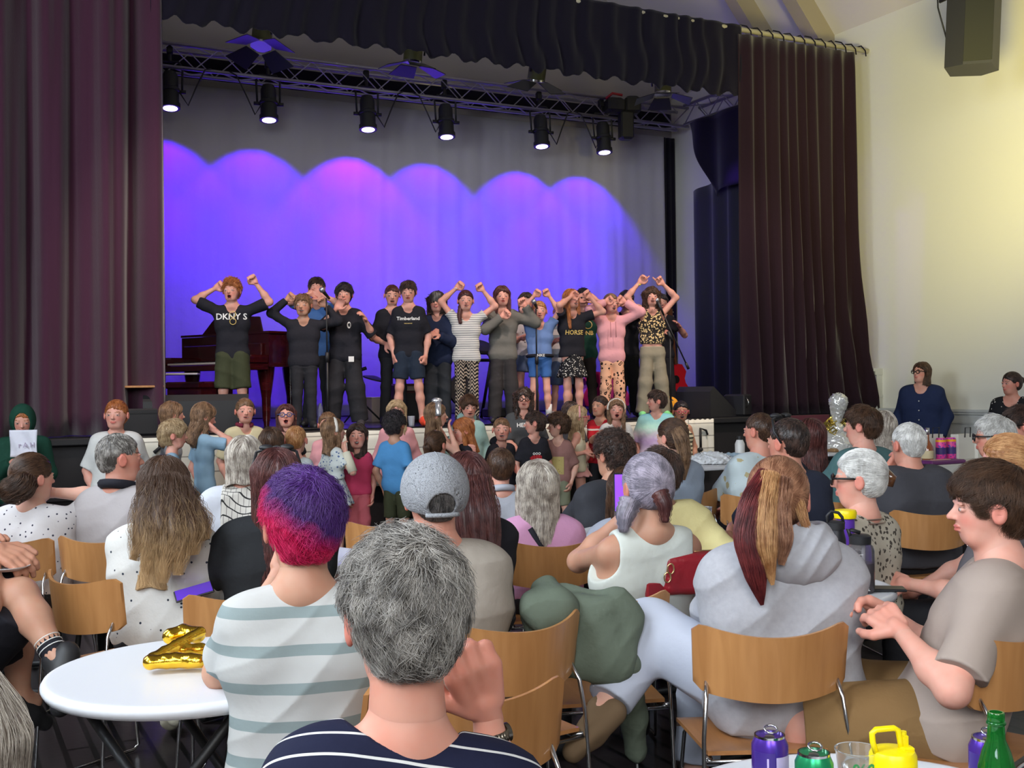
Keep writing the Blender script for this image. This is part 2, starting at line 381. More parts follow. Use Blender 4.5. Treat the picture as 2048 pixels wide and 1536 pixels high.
def hairsdf(q, st, L=1., groove=True, t=None):
    x, y, z = q[:, 0], q[:, 1], q[:, 2]
    T = {'short': .06, 'buzz': .022, 'curly': .12, 'mop': .10, 'pony': .045, 'cap': .05, 'bun': .05, 'crop': .04, 'bald': .015}.get(st, .07) if t is None else t
    sh = st in ('short', 'buzz', 'curly', 'crop', 'bald', 'tousle', 'mop')
    if sh: q = q.copy(); q[:, 0] *= 1+.85*np.clip(.12-z, 0, .36)
    d = ell(q, (0, -.06, .13), (.335+T*(.55 if sh else .8), .405+T*.8, .375+T))
    d = smin(d, ell(q, (0, -.15, -.05), (.30+T*.5, .28+T*.5, .28)), .1)
    if st == 'curly': d = d+fold(q, .05, 6.5, 1.)
    if st in ('tousle', 'mop', 'short'): d = d+fold(q, .035 if st == 'tousle' else .02, 4.2, 1.)
    fy, fz = {'mop': (.12, -.06), 'bald': (-.35, .0), 'cap': (.05, -.1), 'bob': (.08, -.05), 'wild': (.13, -.1)}.get(st, (.05, -.1))
    nn = np.array([-.43, .33])/.542; fz = fz+.03*np.sin(x*17)+.015*np.sin(x*41)
    if st == 'bald': keep = -(.16-np.maximum(z, -9)) ; d = np.maximum(d, z-.17)
    d = smax(d, -(nn[0]*(y-fy)+nn[1]*(z-fz)), .04)
    if st in ('short', 'buzz', 'curly', 'crop', 'bald', 'mop', 'tousle'):
        d = smax(d, -(z+.26), .03); d = smax(d, -np.maximum((z-.02)*.8, -(y+.10)), .04)
        d = smax(d, -ell(np.abs(q)*np.array([1, 0, 0], f4)+q*np.array([0, 1, 1], f4), (.40, -.0, -.03), (.12, .12, .19)), .03)
    elif st in ('pony', 'bun', 'plait', 'cap'): d = smax(d, -(z+.3), .05); d = smax(d, -np.maximum((z-.04)*.8, -(y+.06)), .04)
    if st == 'bob' or st == 'long' or st == 'wild':
        Lb = {'bob': .62}.get(st, L)
        wd = .46 if st == 'wild' else .40
        k = cone(q, (0, -.10, .1), (0, -.18-max(0, Lb-.7)*.20, -Lb+.1), wd, wd*(.95 if st != 'long' else .84), ((0, 1, 0), 1.25 if st != 'long' else 1.45), 2); k = np.maximum(k, z-.25)
        k = smax(k, -ell(q, (0, .42, -.35), (.28, .46, .85)), .05); k = k+.02*np.sin(x*14+2*np.sin(z*3))*np.clip(-z*2, 0, 1)
        d = smin(d, k, .08)
        if st in ('long', 'wild') and L > .9:
            for s in (-1, 1): d = smin(d, cone(q, (s*.31, .05, -.1), (s*.34, .16, -L*.82), .1, .05), .06)
        if st == 'wild': d = d+fold(q, .05, 5., .5)
    if st in ('pony', 'plait'):
        d = smin(d, cone(q, (0, -.44, .12), (0, -.55, -.02), .07, .1), .04); d = smin(d, cone(q, (0, -.55, -.02), (0, -.50, -L), .11, .05), .05)
    if st == 'bun': d = smin(d, ell(q, (0, -.5, .16), (.17, .15, .16)), .04)
    if groove:
        az = np.arctan2(x, -(y+.1)); d = d+.010*np.sin(az*26+3*np.sin(z*6))+.006*np.sin(az*61+5*np.sin(z*4))
    return d
def strands(root, name, m, fn, tip, Mh, hc, hh, N, n, ls, rad, style, lift=.035, wav=0.):
    idx = rng.integers(0, len(tip), N); q = tip[idx]+rng.normal(0, .004, (N, 3))
    pts = np.zeros((N, n, 3), f4); step = ls/(n-1)
    def g(q):
        e = .02; d0 = fn(q.astype(f4)); G = np.stack([fn((q+np.eye(3)[i]*e).astype(f4))-d0 for i in range(3)], 1); return d0, G/(np.linalg.norm(G, axis=1)[:, None]+1e-6)
    W = np.array([.04, -.26, .5]); rl = rng.uniform(.2, 1., N); jit = rng.normal(0, .22, (N, 3)); ph = rng.uniform(0, 6, N)
    clump = np.sin(q*9+3*np.sin(q[:, [1, 2, 0]]*7))*.45
    for i in range(n):
        pts[:, i] = q; d0, G = g(q)
        if style == 'short':
            r = q-W; fl = r/(np.linalg.norm(r, axis=1)[:, None]+1e-6); sw = np.cross(fl, np.array([0, 0, 1.])); fl = fl+.45*sw*np.exp(-np.linalg.norm(r, axis=1)*3)[:, None]+np.array([0, 0, -.35])+clump
        elif style == 'back': fl = np.array([0, -.46, .10])-q; fl = fl/(np.linalg.norm(fl, axis=1)[:, None]+1e-6)
        else: fl = np.tile(np.array([0, -.05, -1.]), (N, 1)); fl[:, 0] += np.sign(q[:, 0])*.5*np.clip(q[:, 2]*2, 0, 1); fl[:, 1] -= .3*np.clip(q[:, 2]*2, 0, 1)
        fl = fl+jit*(.6 if style == 'short' else .25)+(clump*.35 if style != 'short' else 0)
        if wav: fl = fl+wav*np.stack([np.sin(ph+i*1.1+q[:, 2]*7), np.cos(ph+i*1.3), np.zeros(N)], 1)
        fl = fl-G*np.sum(fl*G, 1)[:, None]; fl /= np.linalg.norm(fl, axis=1)[:, None]+1e-6
        q = q+fl*step; d1, G1 = g(q); tgt = lift*rl*(((i+1)/n) if style == 'short' else .5)
        q = q-G1*(d1-tgt)[:, None]*.8
    Pw = pts.reshape(-1, 3)@Mh.T*hh+hc
    hcv = bpy.data.hair_curves.new(name); hcv.add_curves([n]*N); hcv.position_data.foreach_set('vector', Pw.astype(f4).ravel())
    ra = hcv.attributes.new('radius', 'FLOAT', 'POINT'); rr = np.tile(rad*np.linspace(1, .25, n), (N, 1)).astype(f4); ra.data.foreach_set('value', rr.ravel())
    hcv.materials.append(m)
    o = bpy.data.objects.new(name, hcv); C.objects.link(o); o.parent = root; return o
def hand(prims_out, wr, d, nrm, thumb, hl, curl=.5, point=False):
    d = unit(d); nrm = unit(nrm-d*np.dot(nrm, d)); w_ = np.cross(d, nrm); s = 1 if np.dot(w_, thumb) > 0 else -1; w_ = unit(w_*s)
    pr = [(wr-d*.1*hl, wr+d*.12*hl, .15*hl, .16*hl, None)]
    for k in (-.2, -.07, .07, .2): pr.append((wr+d*.1*hl+w_*k*.6*hl, wr+d*.47*hl+w_*k*hl, .10*hl, .095*hl, None))
    for i, (k, L) in enumerate(((.21, .42), (.07, .5), (-.07, .46), (-.2, .36))):
        cu = .06 if (point and i == 0) else curl
        p = wr+d*.5*hl+w_*k*hl; dd = unit(d+w_*k*.35); nn_ = nrm
        for j, f in enumerate((.45, .32, .26)):
            an = cu*(1.25 if j else 1.0)*(1+.08*(i-1.5)); dd, nn_ = unit(dd*math.cos(an)+nn_*math.sin(an)), unit(nn_*math.cos(an)-dd*math.sin(an))
            nx = p+dd*L*f*hl; pr.append((p, nx, (.078-.007*j)*hl, (.07-.007*j)*hl, None)); p = nx
    p = wr+d*.1*hl+w_*.14*hl; dd = unit(d*.55+w_*.75+nrm*.35*curl)
    for j, f in enumerate((.26, .2, .17)):
        nx = p+dd*f*hl; pr.append((p, nx, (.1-.012*j)*hl, (.088-.012*j)*hl, None)); p = nx; dd = unit(dd+d*.35-w_*.55*curl*1.3+nrm*.35*curl)
    prims_out.append((pr, wr+d*.45*hl, hl))
def ik(a, t, l1, l2, hint):
    v = t-a; L = np.linalg.norm(v); mx = (l1+l2)*.995
    if L > mx: t = a+v/L*mx; L = mx; v = t-a
    if L < abs(l1-l2)+.02: L = abs(l1-l2)+.02; t = a+unit(v)*L; v = t-a
    u = v/L; x = (l1*l1-l2*l2+L*L)/(2*L); h = math.sqrt(max(l1*l1-x*x, 0)); hp = unit(hint-u*np.dot(hint, u))
    return a+u*x+hp*h, t
PEOPLE = []
def person(label, px, top, Y, th, pose='stand', z0=0., adult=False, w=None, H=None, hh=None, hs=1., hy=0., hp=0., hr=0., tone='fair', mouth=0., hands=None, curl=(.5, .5), point=(0, 0), el=None,
           hair=('short', 'brown'), topc=None, sleeve=.5, hem=-.1, bag=1., neck=.0, tank=False, hood=0, collar=None, bot=None, botk='long', wide=1., dress=None, shoes=None, glasses=None, lean=0., side=0., spread=.07, name='person', group=None, legs=None, N=None, fat=1., blur=None, hdir=(None, None), cuff=1., tilt=0., flow=None, hx=None, sh_up=0., low=True, wav=0., rad=None, wrist=None, vox=1.):
    F = np.array([-math.sin(math.radians(th)), math.cos(math.radians(th)), 0]); R = np.array([F[1], -F[0], 0]); U = np.array([0, 0, 1.]); R = R*math.cos(math.radians(tilt))-U*math.sin(math.radians(tilt))
    hh = hh or (.235 if adult else .222); hh *= hs; w = w or (.95 if adult else .84)
    ht = {'curly': .09, 'short': .045, 'mop': .07, 'bald': .01, 'buzz': .02, 'bun': .04, 'pony': .035, 'wild': .07, 'none': 0, 'crop': .03}.get(hair[0], .05)*hh
    T = P(px, top, Y); crown = T[2]-ht
    hyr = math.radians(th+hy); HF = np.array([-math.sin(hyr), math.cos(hyr), 0]); HR = np.array([HF[1], -HF[0], 0]); cp, sp = math.cos(math.radians(hp)), math.sin(math.radians(hp))
    HFp = HF*cp+U*sp; HU = U*cp-HF*sp; a_ = math.radians(hr); HR2 = HR*math.cos(a_)-HU*math.sin(a_); HU = HU*math.cos(a_)+HR*math.sin(a_)
    Mh = np.stack([HR2, HFp, HU], 1); root = np.array([T[0], T[1], z0])
    hc = np.array([0, 0, crown-.5*hh-z0]); nb = hc-HU*.5*hh*.85-HFp*.0
    if pose == 'stand': H = H or (crown-z0)
    else: H = H or (1.68 if adult else 1.38)
    sz = hc[2]-.5*hh-(.052+.0)*H+sh_up
    Sc = np.array([0, 0, sz])-F*.01*H-F*.02*hh+R*side*0
    if pose == 'stand': Hc = np.array([0, 0, (H*.515 if adult else H*.5)])+F*.0-F*lean+R*side
    else: Hc = np.array([0, 0, .56 if adult else .53])-F*(.03+lean)+R*side
    A = unit(Sc-Hc); SL = np.linalg.norm(Sc-Hc); sw = .084*H*w; hw = .05*H*w
    Ft = unit(F-A*np.dot(F, A))
    def at(t, x=0., y=0.): return Hc+A*SL*t+R*x+Ft*y
    lv = [(0, .045, .068), (.35, .041, .057), (.70, .053, .062), (.92, .064, .043)]
    def torso(i=0., fx=1.):
        out = []
        for (t0, h0, r0), (t1, h1, r1) in zip(lv[:-1], lv[1:]):
            for s in (-1, 1): out.append((at(t0, s*h0*H*w), at(t1, s*h1*H*w), r0*H*w*fx+i, r1*H*w*(1+(fx-1)*.6)+i, (Ft, 1.28/(1+(fx-1)*.8))))
        for t0, h0, r0 in lv: out.append((at(t0, -h0*H*w), at(t0, h0*H*w), r0*H*w*fx+i, r0*H*w*fx+i, (Ft, 1.28/(1+(fx-1)*.8))))
        if fx > 1: out.append((at(.05, 0, .03*H*(fx-1)*2), at(.5, 0, .02*H*(fx-1)*2), .07*H*fx, .06*H*fx, None))
        return out
    # arms
    own_left_img = math.cos(math.radians(th)) > 0
    hd = [None, None] if hands is None else list(hands)
    hd = {-1: hd[0], 1: hd[1]} if own_left_img else {1: hd[0], -1: hd[1]}
    cu = {-1: curl[0], 1: curl[1]} if own_left_img else {1: curl[0], -1: curl[1]}
    pt = {-1: point[0], 1: point[1]} if own_left_img else {1: point[0], -1: point[1]}
    eh = {-1: None, 1: None}
    if el: eh = {-1: el[0], 1: el[1]} if own_left_img else {1: el[0], -1: el[1]}
    hdr = {-1: hdir[0], 1: hdir[1]} if own_left_img else {1: hdir[0], -1: hdir[1]}
    arms = {}; hps = []; hlen = (.108 if adult else .105)*H
    for s in (-1, 1):
        sj = Sc+R*s*sw*1.12-A*.012*H; q = hd[s]; down = False
        if q is None:
            if pose == 'stand': tg = sj+R*s*.03*H+F*.03*H-U*.30*H; down = True
            else: tg = Hc+F*.30*H*1.0+R*s*.05*H+U*.03*H
        elif len(q) == 4 and q[3] == 'b': tg = Sc+R*s*q[0]*H+F*q[1]*H+U*q[2]*H
        else: tg = P(q[0], q[1], Y+q[2])-root
        raised = tg[2] > sj[2]-.04
        hint = (R*s*1.+F*.15-U*.35) if raised else (-F*.5+R*s*.6-U*.6)
        if eh[s] is not None and len(eh[s]) == 3: e_ = eh[s]; hint = R*s*e_[0]+F*e_[1]+U*e_[2]
        if eh[s] is not None and len(eh[s]) == 4: e, wr = P(eh[s][1], eh[s][2], Y+eh[s][3])-root, tg
        else: e, wr = ik(sj, tg, .178*H, .150*H, hint)
        arms[s] = (sj, e, wr)
        fd = unit(wr-e) if hdr[s] is None else unit(P(hdr[s][0], hdr[s][1], Y+hdr[s][2])-root-wr); nr = F+fd*0 if raised else (-R*s if down else -U*.6-R*s*.6); thb = -R*s if raised else F
        if down: thb = F
        if q is not None or down: hand(hps, wr, fd, nr, thb, hlen, cu[s], pt[s])
        else: hand(hps, wr, unit(fd+F), -U, -R*s, hlen, .35)
    # legs
    leg = {}
    for s in (-1, 1):
        hj = Hc+R*s*.052*H*w-U*.01*H
        if legs and legs.get(s): K, An = [np.array(v, float)-root for v in legs[s][:2]]
        elif pose == 'stand':
            An = np.array([Hc[0]*.5, Hc[1]*.5, .045*H])+R*s*spread*H; K = (hj+An)/2+F*.012*H
        else:
            K = hj+F*.235*H+R*s*.05*H+U*.0; K[2] = .29*H; An = K+F*.02*H; An[2] = .05*H
        leg[s] = (hj, K, An)
    tone_c = np.array(TONE[tone]); h_ = float(np.clip(Y*.0017, .0045, .012))*vox
    # ---- skin body
    sk = []; tk = dict(k=.03*H)
    nt_ = (nb-HFp*.05*hh, Sc+Ft*.0+A*.03*H)
    sk.append((nt_[0]+HU*.05, nt_[1], .031*H*fat**.5, .036*H*fat**.5, None))
    for s in (-1, 1): sk.append((Sc+A*.035*H, Sc+R*s*sw*.9, .028*H, .028*H, None))
    for a, b, r0, r1, q in torso(-.010, max(1, fat*.98)): sk.append((a, b, r0*.93, r1*.93, q))
    for s in (-1, 1):
        sj, e, wr = arms[s]; sk += [(sj, e, .0265*H*fat**.5, .0215*H*fat**.5, None), (e, e+(wr-e)*.35, .0215*H*fat**.5, .0215*H*fat**.5, None), (e+(wr-e)*.35, wr, .0215*H*fat**.5, .0145*H, None)]
        hj, K, An = leg[s]
        if low: sk += [(hj, K, .047*H*w, .034*H*w, None), (K, K+(An-K)*.35, .033*H*w, .033*H*w, None), (K+(An-K)*.35, An, .033*H*w, .021*H, None), (An, An+F*.03*H-U*.01*H, .02*H, .02*H, None)]
    def ev(pr, Pn, k):
        d = None
        for a, b, r0, r1, q in pr:
            e = cone(Pn, a, b, r0, r1, q); d = e if d is None else smin(d, e, k)
        return d
    def bb(pr, pad=.03):
        lo = np.min([np.minimum(a, b)-max(r0, r1)*1.1 for a, b, r0, r1, q in pr], 0)-pad; hi = np.max([np.maximum(a, b)+max(r0, r1)*1.1 for a, b, r0, r1, q in pr], 0)+pad; return lo, hi
    lo, hi = bb(sk); VV = []; FF = []; CC = []; off = 0
    V, Fq = nets(lambda p: ev(sk, p, .022*H), lo, hi, h_); VV.append(V); FF.append(Fq); CC.append(np.tile(tone_c, (len(V), 1))); off += len(V)
    def kq(q):
        if adult: return q
        q = q.copy(); q[:, 0] *= .935; q[:, 2] = np.where(q[:, 2] < .05, .05+(q[:, 2]-.05)*1.09, q[:, 2]); return q
    hv = float(np.clip(Y*.0011, .0032, .0062))
    def hf(p):
        q = kq(((p-hc.astype(f4))@Mh.astype(f4))/hh); d = headsdf(q, mouth)*hh
        return smin(d, cone(p, nt_[0]+HU*.05, nt_[0]+(nt_[1]-nt_[0])*.6, .0315*H*fat**.5, .036*H*fat**.5), .02)
    V, Fq = nets(hf, hc-.68*hh, hc+.68*hh, hv); q = kq((V-hc)@Mh/hh)
    hk = hair[1]; bc = {'blond': (.3, .2, .1), 'white': (.5, .45, .4), 'ash': (.3, .25, .2), 'ginger': (.3, .12, .05)}.get(hk, (.06, .035, .02))
    VV.append(V); FF.append(Fq+off); CC.append(headcol(q, tone, bc, mouth)); off += len(V)
    for pr, cc, hl in hps:
        V, Fq = nets(lambda p: ev(pr, p, .03*hl), cc-hl*1.0, cc+hl*1.0, max(hl*.03, Y*.0009)); VV.append(V); FF.append(Fq+off)
        c = np.tile(tone_c*np.array([1.02, .93, .92]), (len(V), 1)); CC.append(c); off += len(V)
    body = raw(name, np.concatenate(VV), np.concatenate(FF), SKIN, col=np.concatenate(CC)); body.location = Vector(root)
    tag(body, label, 'person', group)
    I = dict(o=body, root=root, hc=hc, Mh=Mh, hh=hh, H=H, F=F, R=R, U=U, Ft=Ft, A=A, Hc=Hc, Sc=Sc, SL=SL, arms=arms, leg=leg, at=at, Y=Y, th=th, s_img=own_left_img)
    sd = rng.uniform(0, 6)
    # ---- shirt / top
    if topc is not None:
        tp = torso(.010*bag, fat); ext = []
        for s in (-1, 1):
            sj, e, wr = arms[s]; ext.append((Sc+A*.028*H-Ft*.0, sj, .028*H, .029*H, None))
        slv = []
        fb = fat**.5
        for s in (-1, 1):
            sj, e, wr = arms[s]
            if sleeve <= 0: continue
            if sleeve < 1: cpt = sj+(e-sj)*sleeve*1.15; slv.append([(sj, cpt, .0305*H*fb*bag**.7, .037*H*fb*bag**.7, None, 1)])
            else:
                f = min(sleeve-1, 1); r2 = .024*H*bag
                slv.append([(sj, e, .031*H*bag*fb, .028*H*bag*fb, None, 0), (e, e+(wr-e)*f*.97, .028*H*bag*fb, r2, None, 1)])
        def tf(p):
            d = ev(tp, p, .03*H); d = smin(d, ev(ext, p, .02*H), .03*H)
            if tank:
                for s in (-1, 1): d = smax(d, .055*H-np.linalg.norm(p-(arms[s][0]+R*s*.028*H-A*.0).astype(f4), axis=1), .012)
            ax = (p-at(hem).astype(f4))@A.astype(f4)
            d = smax(d, -ax, .006)
            nk = cone(p, Sc+A*.012*H+Ft*(.012+neck*.5)*H, nt_[0]+HU*.1, (.036+neck*.3)*H*fb, (.05+neck)*H*fb); d = smax(d, -nk, .012)
            for L in slv:
                e_ = None
                for a, b, r0, r1, q, fl in L:
                    x = cone(p, a, b, r0, r1, q, fl); e_ = x if e_ is None else smin(e_, x, .02*H)
                d = smin(d, e_, .028*H)
            if hood: d = smin(d, ell((p-(Sc+A*.055*H-Ft*.055*H).astype(f4))@np.stack([R, Ft, A], 1).astype(f4), (0, 0, 0), (.075*H, .042*H, .05*H)), .02*H)
            return d+crease(p, (.008 if Y > 7 else .011)*min(bag, 1.4), H, sd)
        allp = tp+ext+[(a, b, r0, r1, q) for L in slv for a, b, r0, r1, q, fl in L]; lo, hi = bb(allp, .05)
        lo = np.minimum(lo, at(hem)-.15)
        V, Fq = nets(tf, lo, hi, h_); nm = {0: 'shirt'}.get(hood, 'hoodie'); o = raw(nm, V, Fq, topc, body); I['tf'] = tf; I['top'] = o
        if collar:
            m = MB(); pts = []
            for i in range(25):
                a = -2.6+5.2*i/24; pts.append(Sc+A*(.05+.008*math.cos(a))*H+(Ft*-math.cos(a)*.044+R*math.sin(a)*.045)*H)
            m.tube(pts, .014*H, 8); m.obj('collar', collar, body, True)
    # ---- bottoms
    if dress is not None or (bot is not None and botk == 'skirt'):
        m_, z1, r1 = dress if dress is not None else (bot, wide, .12)
        t0 = .45 if dress is not None else .12
        a = at(t0); b = Hc*1.0+U*0; b = b+(-U)*(Hc[2]-z1*H)
        def sf(p):
            d = cone(p, a, b, .062*H*w+.012, r1*H, (Ft, 1.2), 1); 
            an = np.arctan2((p-a.astype(f4))@R.astype(f4), (p-a.astype(f4))@F.astype(f4)); fall = np.clip((a[2]-p[:, 2])/.3, 0, 1)
            return smax(d, (p-a.astype(f4))@A.astype(f4)-.01, .01)-.012*np.sin(an*9+sd)*fall
        lo, hi = bb([(a, b, r1*H, r1*H, None)], .06); V, Fq = nets(sf, lo, hi, h_); raw('dress' if dress is not None else 'skirt', V, Fq, m_, body)
    elif bot is not None:
        pr = []; cut = []
        for (t0, h0, r0) in ((-.02, .046, .078), (.14, .044, .070)): pr.append((at(t0, -h0*H*w), at(t0, h0*H*w), r0*H*w*fat**.5, r0*H*w*fat**.5, (Ft, 1.22)))
        lg = []
        for s in (-1, 1):
            hj, K, An = leg[s]
            if botk == 'long': lg.append([(hj, K, .060*H*w, .043*H*w*wide, None, 0), (K, K+(An-K)*cuff+unit(K-An)*(-.012 if cuff == 1 else 0), .043*H*w*wide, .036*H*wide, None, 1)])
            else:
                f = botk if not isinstance(botk, str) else .8
                if f <= 1: lg.append([(hj, hj+(K-hj)*f, .060*H*w*wide, .055*H*w*wide, None, 1)])
                else: lg.append([(hj, K, .060*H*w*wide, .05*H*w*wide, None, 0), (K, K+(An-K)*(f-1), .047*H*w*wide, .044*H*w*wide, None, 1)])
        def bf(p):
            d = ev(pr, p, .02*H); d = smax(d, (p-at(hem+.02 if topc is not None and hem < -.02 else .16).astype(f4))@A.astype(f4), .01)
            for L in lg:
                e_ = None
                for a, b, r0, r1, q, fl in L:
                    x = cone(p, a, b, r0, r1, q, fl); e_ = x if e_ is None else smin(e_, x, .02*H)
                d = smin(d, e_, .015*H)
            return d+crease(p, .011, H, sd+1)
        lo, hi = bb(pr+[(a, b, r0, r1, q) for L in lg for a, b, r0, r1, q, fl in L], .04); V, Fq = nets(bf, lo, hi, h_); raw('shorts' if botk != 'long' else 'trousers', V, Fq, bot, body)
    if shoes is not None and low:
        for s in (-1, 1):
            hj, K, An = leg[s]; dn = unit((An-K)); fw = unit(F+R*s*.25)
            if legs and legs.get(s): fw = unit(legs[s][2]-root-An); dn = unit(np.cross(fw, np.cross(dn, fw)))
            hl_ = An+dn*.012*H-fw*.015*H; to = An+dn*.026*H+fw*.088*H; mid = An+dn*.018*H+fw*.04*H
            sp_ = [(hl_, mid, .026*H, .027*H, None), (mid, to, .026*H, .020*H, None), (An-dn*.01*H, mid, .024*H, .022*H, None)]
            lo, hi = bb(sp_, .02)
            pl = An+dn*.044*H
            V, Fq = nets(lambda p: smax(ev(sp_, p, .02), (p-pl.astype(f4))@dn.astype(f4), .006), lo, hi, max(.006, h_*.8)); raw('shoe', V, Fq, shoes, body)
    # ---- hair
    st = hair[0]; L = hair[2] if len(hair) > 2 else 1.
    if st != 'none':
        hm = hairmat(hair[1])
        def hfn(q, gr=True): return hairsdf(q, st, L, gr)
        def h2(p): return hfn(((p-hc.astype(f4))@Mh.astype(f4))/hh)*hh
        ext_ = hh*(max(.75, L*1.05) if st in ('long', 'wild', 'pony', 'plait') else .8)
        lo = hc-np.array([.7*hh, .7*hh, ext_+.1*hh]) if L <= 1 else hc-np.array([.9*hh, .9*hh, ext_+.1*hh])
        V, Fq = nets(h2, lo, hc+np.array([.9, .9, .7])*hh, max(hv*1.2, .005)); 
        o = raw('hair', V, Fq, hm, body); q = (V-hc)@Mh/hh
        nst = N if N is not None else int(np.clip(26000/Y**1.3, 700, 9000)*(1+.5*(L > 1.2)))
        sty = flow or ('back' if st in ('pony', 'bun', 'plait', 'cap') else 'down' if st in ('bob', 'long', 'wild') else 'short')
        ls = {'short': .30, 'curly': .3, 'buzz': .07, 'crop': .12, 'mop': .5, 'tousle': .4, 'bald': .1}.get(st, .7)
        if st in ('pony', 'bun', 'plait', 'cap'):
            tm = (q[:, 1] > -.45)
            strands(o, 'hair_strands', hm, lambda p: hfn(p, False), q[tm], Mh, hc, hh, nst, 6, .45, rad or max(.0005, Y*.00017), 'back', .02, wav)
            if st not in ('bun', 'cap'):
                strands(o, 'tail_strands', hm, lambda p: hfn(p, False), q[q[:, 1] < -.42] if (q[:, 1] < -.42).any() else q, Mh, hc, hh, nst//2, 6, L*.8, rad or max(.0005, Y*.00017), 'down', .03, wav)
        else:
            if sty == 'short': q = q[~((np.abs(q[:, 0]) > .25) & (q[:, 1] > -.16) & (q[:, 1] < .22) & (q[:, 2] < .14))]
            strands(o, 'hair_strands', hm, lambda p: hfn(p, False), q, Mh, hc, hh, nst, 7, ls, rad or max(.0006, Y*.00022), sty, .11 if st in ('short', 'curly', 'mop', 'tousle') else .015 if st in ('buzz', 'crop', 'bald') else .05, wav or (.9 if st in ('curly', 'wild') else .12))
    def hl2w(v): return hc+Mh@np.array(v)*hh
    I['h'] = hl2w
    if glasses is not None:
        m = MB()
        for s in (-1, 1):
            m.tube([hl2w((s*.145+.1*math.cos(a), .44, .01+.085*math.sin(a))) for a in np.linspace(0, 2*PI, 17)[:-1]], .0038*hh/.2, 5, closed=True)
            m.tube([hl2w((s*.245, .43, .04)), hl2w((s*.35, .3, .05)), hl2w((s*.37, -.02, .05))], .004*hh/.2, 5)
        m.tube([hl2w((-.045, .45, .02)), hl2w((.045, .45, .02))], .004*hh/.2, 5); m.obj('glasses', glasses, body, True)
    PEOPLE.append(I); return I
def imprint(I, text, dz, size, m, name='lettering', dx=0., back=False, extr=.002, sub=None):
    cu = bpy.data.curves.new('t', 'FONT'); cu.body = text; cu.size = size; cu.align_x = 'CENTER'; cu.resolution_u = 2
    if hasattr(cu, 'offset'): cu.offset = size*.02
    ob = bpy.data.objects.new('t', cu); C.objects.link(ob); bpy.context.view_layer.update()
    me = ob.to_mesh(); V = np.array([v.co[:] for v in me.vertices]); F = [list(p.vertices) for p in me.polygons]; ob.to_mesh_clear(); bpy.data.objects.remove(ob)
    place_print(I, V[:, :2], F, dz, m, name, dx, back)
def place_print(I, uv, F, dz, m, name='print', dx=0., back=False):
    fw = -I['Ft'] if back else I['Ft']; rt = I['R'] if back else -I['R']
    c = I['Sc']+I['A']*dz
    p = c+rt*dx+uv[:, :1]*rt+uv[:, 1:2]*I['A']+fw*.45
    for _ in range(24): d = I['tf'](p.astype(f4)); p = p-fw*np.clip((d-.003), -.02, .04)[:, None]*.8
    raw(name, p, F, m, I['top'], False)

def lock(I, pts, rad, key, N=500, wav=0., sr=None, name='hair_lock', braid=False):
    """a tail, braid or loose lock along world points; a mesh core with strands around it"""
    o = I['o']; p = np.array([np.asarray(q, float)-I['root'] for q in pts]); m = hairmat(key); n = 14; t = np.linspace(0, 1, len(p)); tt = np.linspace(0, 1, n)
    c = np.stack([np.interp(tt, t, p[:, i]) for i in range(3)], 1); c[1:-1] = (c[:-2]+2*c[1:-1]+c[2:])/4; r = np.interp(tt, np.linspace(0, 1, len(rad)), rad)
    if braid: r = r*(1+.3*np.abs(np.sin(tt*22))); 
    h = MB().tube(list(c), list(r*(1. if braid else .8)), 10).obj(name, m, o, True)
    if braid: N = N//3
    off = rng.normal(0, .5, (N, 2)); off /= np.maximum(np.linalg.norm(off, axis=1), 1)[:, None]; P_ = np.zeros((N, n, 3), f4); ph = rng.uniform(0, 6, N)
    for i in range(n):
        d = unit(c[min(i+1, n-1)]-c[max(i-1, 0)]); u = unit(np.cross(d, [0, 1, .1])); v = np.cross(d, u); k = (1+.5*tt[i]**3)*r[i]
        P_[:, i] = c[i]+off[:, :1]*u*k+off[:, 1:]*v*k+(wav*np.sin(ph+i*1.2))[:, None]*u+(wav*np.cos(ph*1.7+i*1.3))[:, None]*v
    hcv = bpy.data.hair_curves.new('strands'); hcv.add_curves([n]*N); hcv.position_data.foreach_set('vector', P_.ravel()); ra = hcv.attributes.new('radius', 'FLOAT', 'POINT')
    ra.data.foreach_set('value', np.tile((sr or max(.0005, I['Y']*.00018))*np.linspace(1, .3, n), (N, 1)).astype(f4).ravel()); hcv.materials.append(m); q = bpy.data.objects.new('lock_strands', hcv); C.objects.link(q); q.parent = h
def addmesh(I, name, f, lo, hi, h, m): V, F = nets(f, lo, hi, h); return raw(name, V, F, m, I['o'])
def hq(I, p): return ((p-I['hc'].astype(f4))@I['Mh'].astype(f4))/I['hh']
def wearable(I, name, f, m, h=.005, pad=.85):
    return addmesh(I, name, lambda p: f(hq(I, p))*I['hh'], I['hc']-pad*I['hh'], I['hc']+pad*I['hh'], h, m)
def hairband(I, m, r=.022, y=.06, zc=.1):
    MB().tube([I['h']((.40*math.sin(a), y-.12*abs(math.cos(a))*0, zc+.42*math.cos(a))) for a in np.linspace(-1.75, 1.75, 22)], r*I['hh']/.22, 8).obj('hairband', m, I['o'], True)
def sunglasses_up(I):
    m = MB()
    for s in (-1, 1): m.tube([I['h'](v) for v in ((s*.36, -.12, .02), (s*.405, .02, .25), (s*.33, .12, .50))], .01*I['hh']/.23*.6, 6); m.ball(I['h']((s*.17, .16, .565)), (.030, .022, .014), 12)
    m.tube([I['h']((-.33, .12, .50)), I['h']((0, .14, .59)), I['h']((.33, .12, .50))], .005, 6); m.obj('sunglasses', m_rub, I['o'], True)
